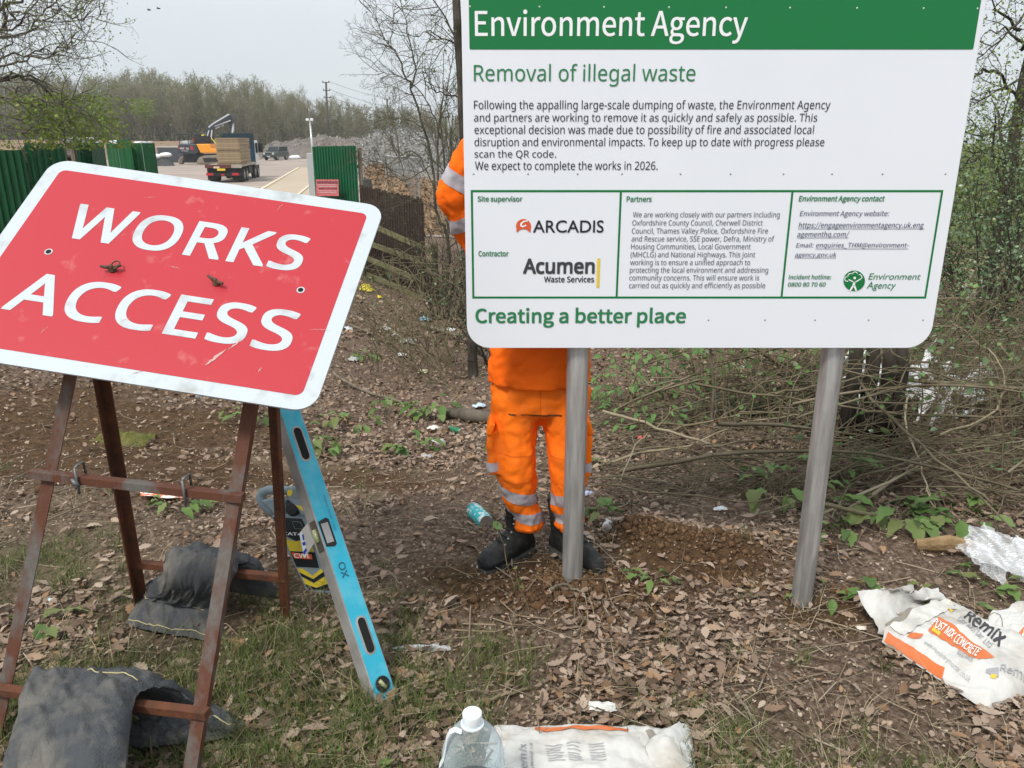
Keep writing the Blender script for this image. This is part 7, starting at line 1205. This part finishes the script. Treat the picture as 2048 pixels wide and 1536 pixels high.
x, y = scatter(14000, 10, 22, 1.1); L3 = leaves(rng, put(x, y, rng.uniform(.005, .04, len(x))), rng.uniform(.05, .11, len(x)), .4, T6, F6, .5)
V, F = join([L1, L2, L3]); print('litter', len(F)); M_dead = mat_isl('dead_leaf', [(.070, .043, .028), (.20, .135, .094), (.29, .21, .155), (.11, .07, .046), (.34, .255, .195), (.22, .15, .105), (.085, .054, .036), (.28, .165, .088), (.39, .305, .235), (.15, .10, .068)], .75, .08, .25)
tag(ob('leaf_litter', V, F, M_dead, None), 'brown dead oak leaves carpeting the ground', 'leaf litter', None, 'stuff')
x, y = scatter(36000, 1.35, 7.5, 1.3); V, F = leaves(rng, put(x, y, rng.uniform(.002, .012, len(x))), rng.uniform(.006, .022, len(x)), .5); tag(ob('leaf_fragments', V, F, mat_isl('crumbled_leaf', [(.05, .032, .022), (.20, .14, .10), (.34, .27, .20), (.10, .065, .045), (.46, .38, .29), (.15, .10, .07)], .8), None), 'crumbled leaf fragments and chips between the dead leaves', 'leaf litter', None, 'stuff')
S = []
x, y = scatter(2300, 1.35, 9, 1.25)
for i in range(len(x)):
    a = rng.uniform(0, 6.28); l_ = rng.uniform(.05, .24) * (1.5 if rng.uniform() < .12 else 1); r0 = rng.uniform(.0009, .0028) * (1.5 if l_ > .2 else 1); p0 = np.array((x[i] - math.cos(a) * l_ / 2, y[i] - math.sin(a) * l_ / 2)); mid = np.array((x[i], y[i])) + rng.normal(0, l_ * .08, 2); p1 = np.array((x[i] + math.cos(a) * l_ / 2, y[i] + math.sin(a) * l_ / 2)); z = [float(q) for q in terrain([p0[0], mid[0], p1[0]], [p0[1], mid[1], p1[1]])]; z = np.array(z) + rng.uniform(.008, .03, 3); A, B, D = (np.array((*p0, z[0])), np.array((*mid, z[1] + .006)), np.array((*p1, z[2]))); S.append((*A, *B, r0, r0 * .9)); S.append((*B, *D, r0 * .9, r0 * .5))
V, F = sticks(S, 4); tag(ob('twig_litter', V, F, mat_isl('dead_twig', [(.16, .115, .075), (.28, .22, .15), (.09, .062, .042), (.36, .30, .22)], .85), None, smooth=True), 'small dead twigs strewn over the leaf litter', 'twigs', None, 'stuff')
def blades(P, h_, wd, lean):
    n_ = len(P); a = rng.uniform(0, 6.28, n_); d = np.stack([np.cos(a), np.sin(a), np.zeros(n_)], 1); s_ = np.stack([-np.sin(a), np.cos(a), np.zeros(n_)], 1); up = np.array((0, 0, 1.)); le = lean * rng.uniform(.2, 1.4, n_)
    out_ = []
    for t_, k in ((0, 1), (.5, .85), (1, .08)):
        c = P + up * (h_ * t_ * (1 - .35 * le * t_))[:, None] + d * (h_ * le * t_ ** 1.8)[:, None]; out_ += [c + s_ * (wd * k / 2)[:, None], c - s_ * (wd * k / 2)[:, None]]
    V = np.stack(out_, 1).reshape(-1, 3); F = np.array([(0, 1, 3, 2), (2, 3, 5, 4)])[None] + (np.arange(n_) * 6)[:, None, None]; return V, F.reshape(-1, 4)
x, y = scatter(5200, 1.35, 4.6, 1.2); keep = rng.uniform(0, 1, len(x)) < sm(.20, .62, zone_grass(x, y) + .18 * (vn(x * 7, y * 7, 3) - .4)) * .95 + .012; x, y = x[keep], y[keep]
k = 17; xx = np.repeat(x, k) + rng.normal(0, .022, len(x) * k); yy = np.repeat(y, k) + rng.normal(0, .022, len(x) * k); V, F = blades(put(xx, yy, 0 * xx), rng.uniform(.035, .125, len(xx)), rng.uniform(.0015, .0032, len(xx)), .8); print('grass', len(F))
tag(ob('grass', V, F, mat_isl('spring_grass', [(.075, .115, .025), (.115, .16, .04), (.06, .085, .02), (.16, .185, .065), (.22, .19, .10)], .6, .25), None), 'thin patchy green grass in the leaf litter', 'grass', None, 'stuff')
x, y = scatter(700, 1.35, 4.2, 1.2); keep = rng.uniform(0, 1, len(x)) < .25 + .5 * zone_grass(x, y); x, y = x[keep], y[keep]; k = 7; xx = np.repeat(x, k) + rng.normal(0, .03, len(x) * k); yy = np.repeat(y, k) + rng.normal(0, .03, len(x) * k); V, F = blades(put(xx, yy, .004 + 0 * xx), rng.uniform(.04, .15, len(xx)), rng.uniform(.0012, .0022, len(xx)), 1.5)
tag(ob('dry_grass', V, F, mat_isl('straw', [(.34, .27, .16), (.44, .37, .24), (.24, .19, .11)], .8), None), 'straw coloured dead grass stems', 'dry grass', None, 'stuff')
x, y = scatter(150, 1.4, 4.4, 1.3); keep = zone_soil(x, y) < .5; x, y = x[keep], y[keep]; V, F = leaves(rng, put(x, y, rng.uniform(.025, .04, len(x))), rng.uniform(.05, .088, len(x)), .22, TO, FO, .35); tag(ob('large_dead_leaves', V, F, mat_isl('large_dead_leaf', [(.25, .165, .115), (.35, .26, .195), (.20, .125, .08), (.29, .17, .095), (.40, .315, .245), (.17, .11, .078)], .75, .08, .25), None), 'larger pale dead leaves lying on top of the litter', 'leaf litter', None, 'stuff')
# dug soil crumbs
n_ = 5200; cx = rng.choice(len(SOIL), n_, p=[.42, .16, .16, .16, .10]); ss = np.array(SOIL); x = ss[cx, 0] + rng.normal(0, .75, n_) * ss[cx, 2]; y = ss[cx, 1] + rng.normal(0, .7, n_) * ss[cx, 3]; sz = rng.gamma(1.3, .0035, n_) + .002
TC = np.array([(1, 0, 0), (-1, 0, 0), (0, 1, 0), (0, -1, 0), (0, 0, .8), (0, 0, -.8)]) * .7; FC = np.array([(0, 2, 4), (2, 1, 4), (1, 3, 4), (3, 0, 4), (2, 0, 5), (1, 2, 5), (3, 1, 5), (0, 3, 5)]); V, F = leaves(rng, put(x, y, sz * .3), sz * 1.6, .9, TC, FC, 0)
tag(ob('soil_crumbs', V, F, mat_isl('dug_soil', [(.055, .03, .016), (.12, .068, .034), (.085, .05, .026), (.18, .11, .06)], 1.), None), 'crumbs of freshly dug brown soil round the post feet', 'soil', None, 'stuff')

# ================================================================ HAZE IN THE AIR
hz = MB().box((0, 175, 9), (640, 480, 30)); hm_ = bpy.data.materials.new('pale_haze'); hm_.use_nodes = True; t = hm_.node_tree; t.nodes.clear(); o_ = N(t, 'ShaderNodeOutputMaterial'); pv = N(t, 'ShaderNodeVolumePrincipled'); pv.inputs['Density'].default_value = .00055; pv.inputs['Color'].default_value = (.96, .96, .95, 1); pv.inputs['Anisotropy'].default_value = .2
t.links.new(pv.outputs[0], o_.inputs['Volume']); tag(hz.ob('haze', hm_), 'thin pale haze in the air over the yard and far trees', 'haze', None, 'stuff')
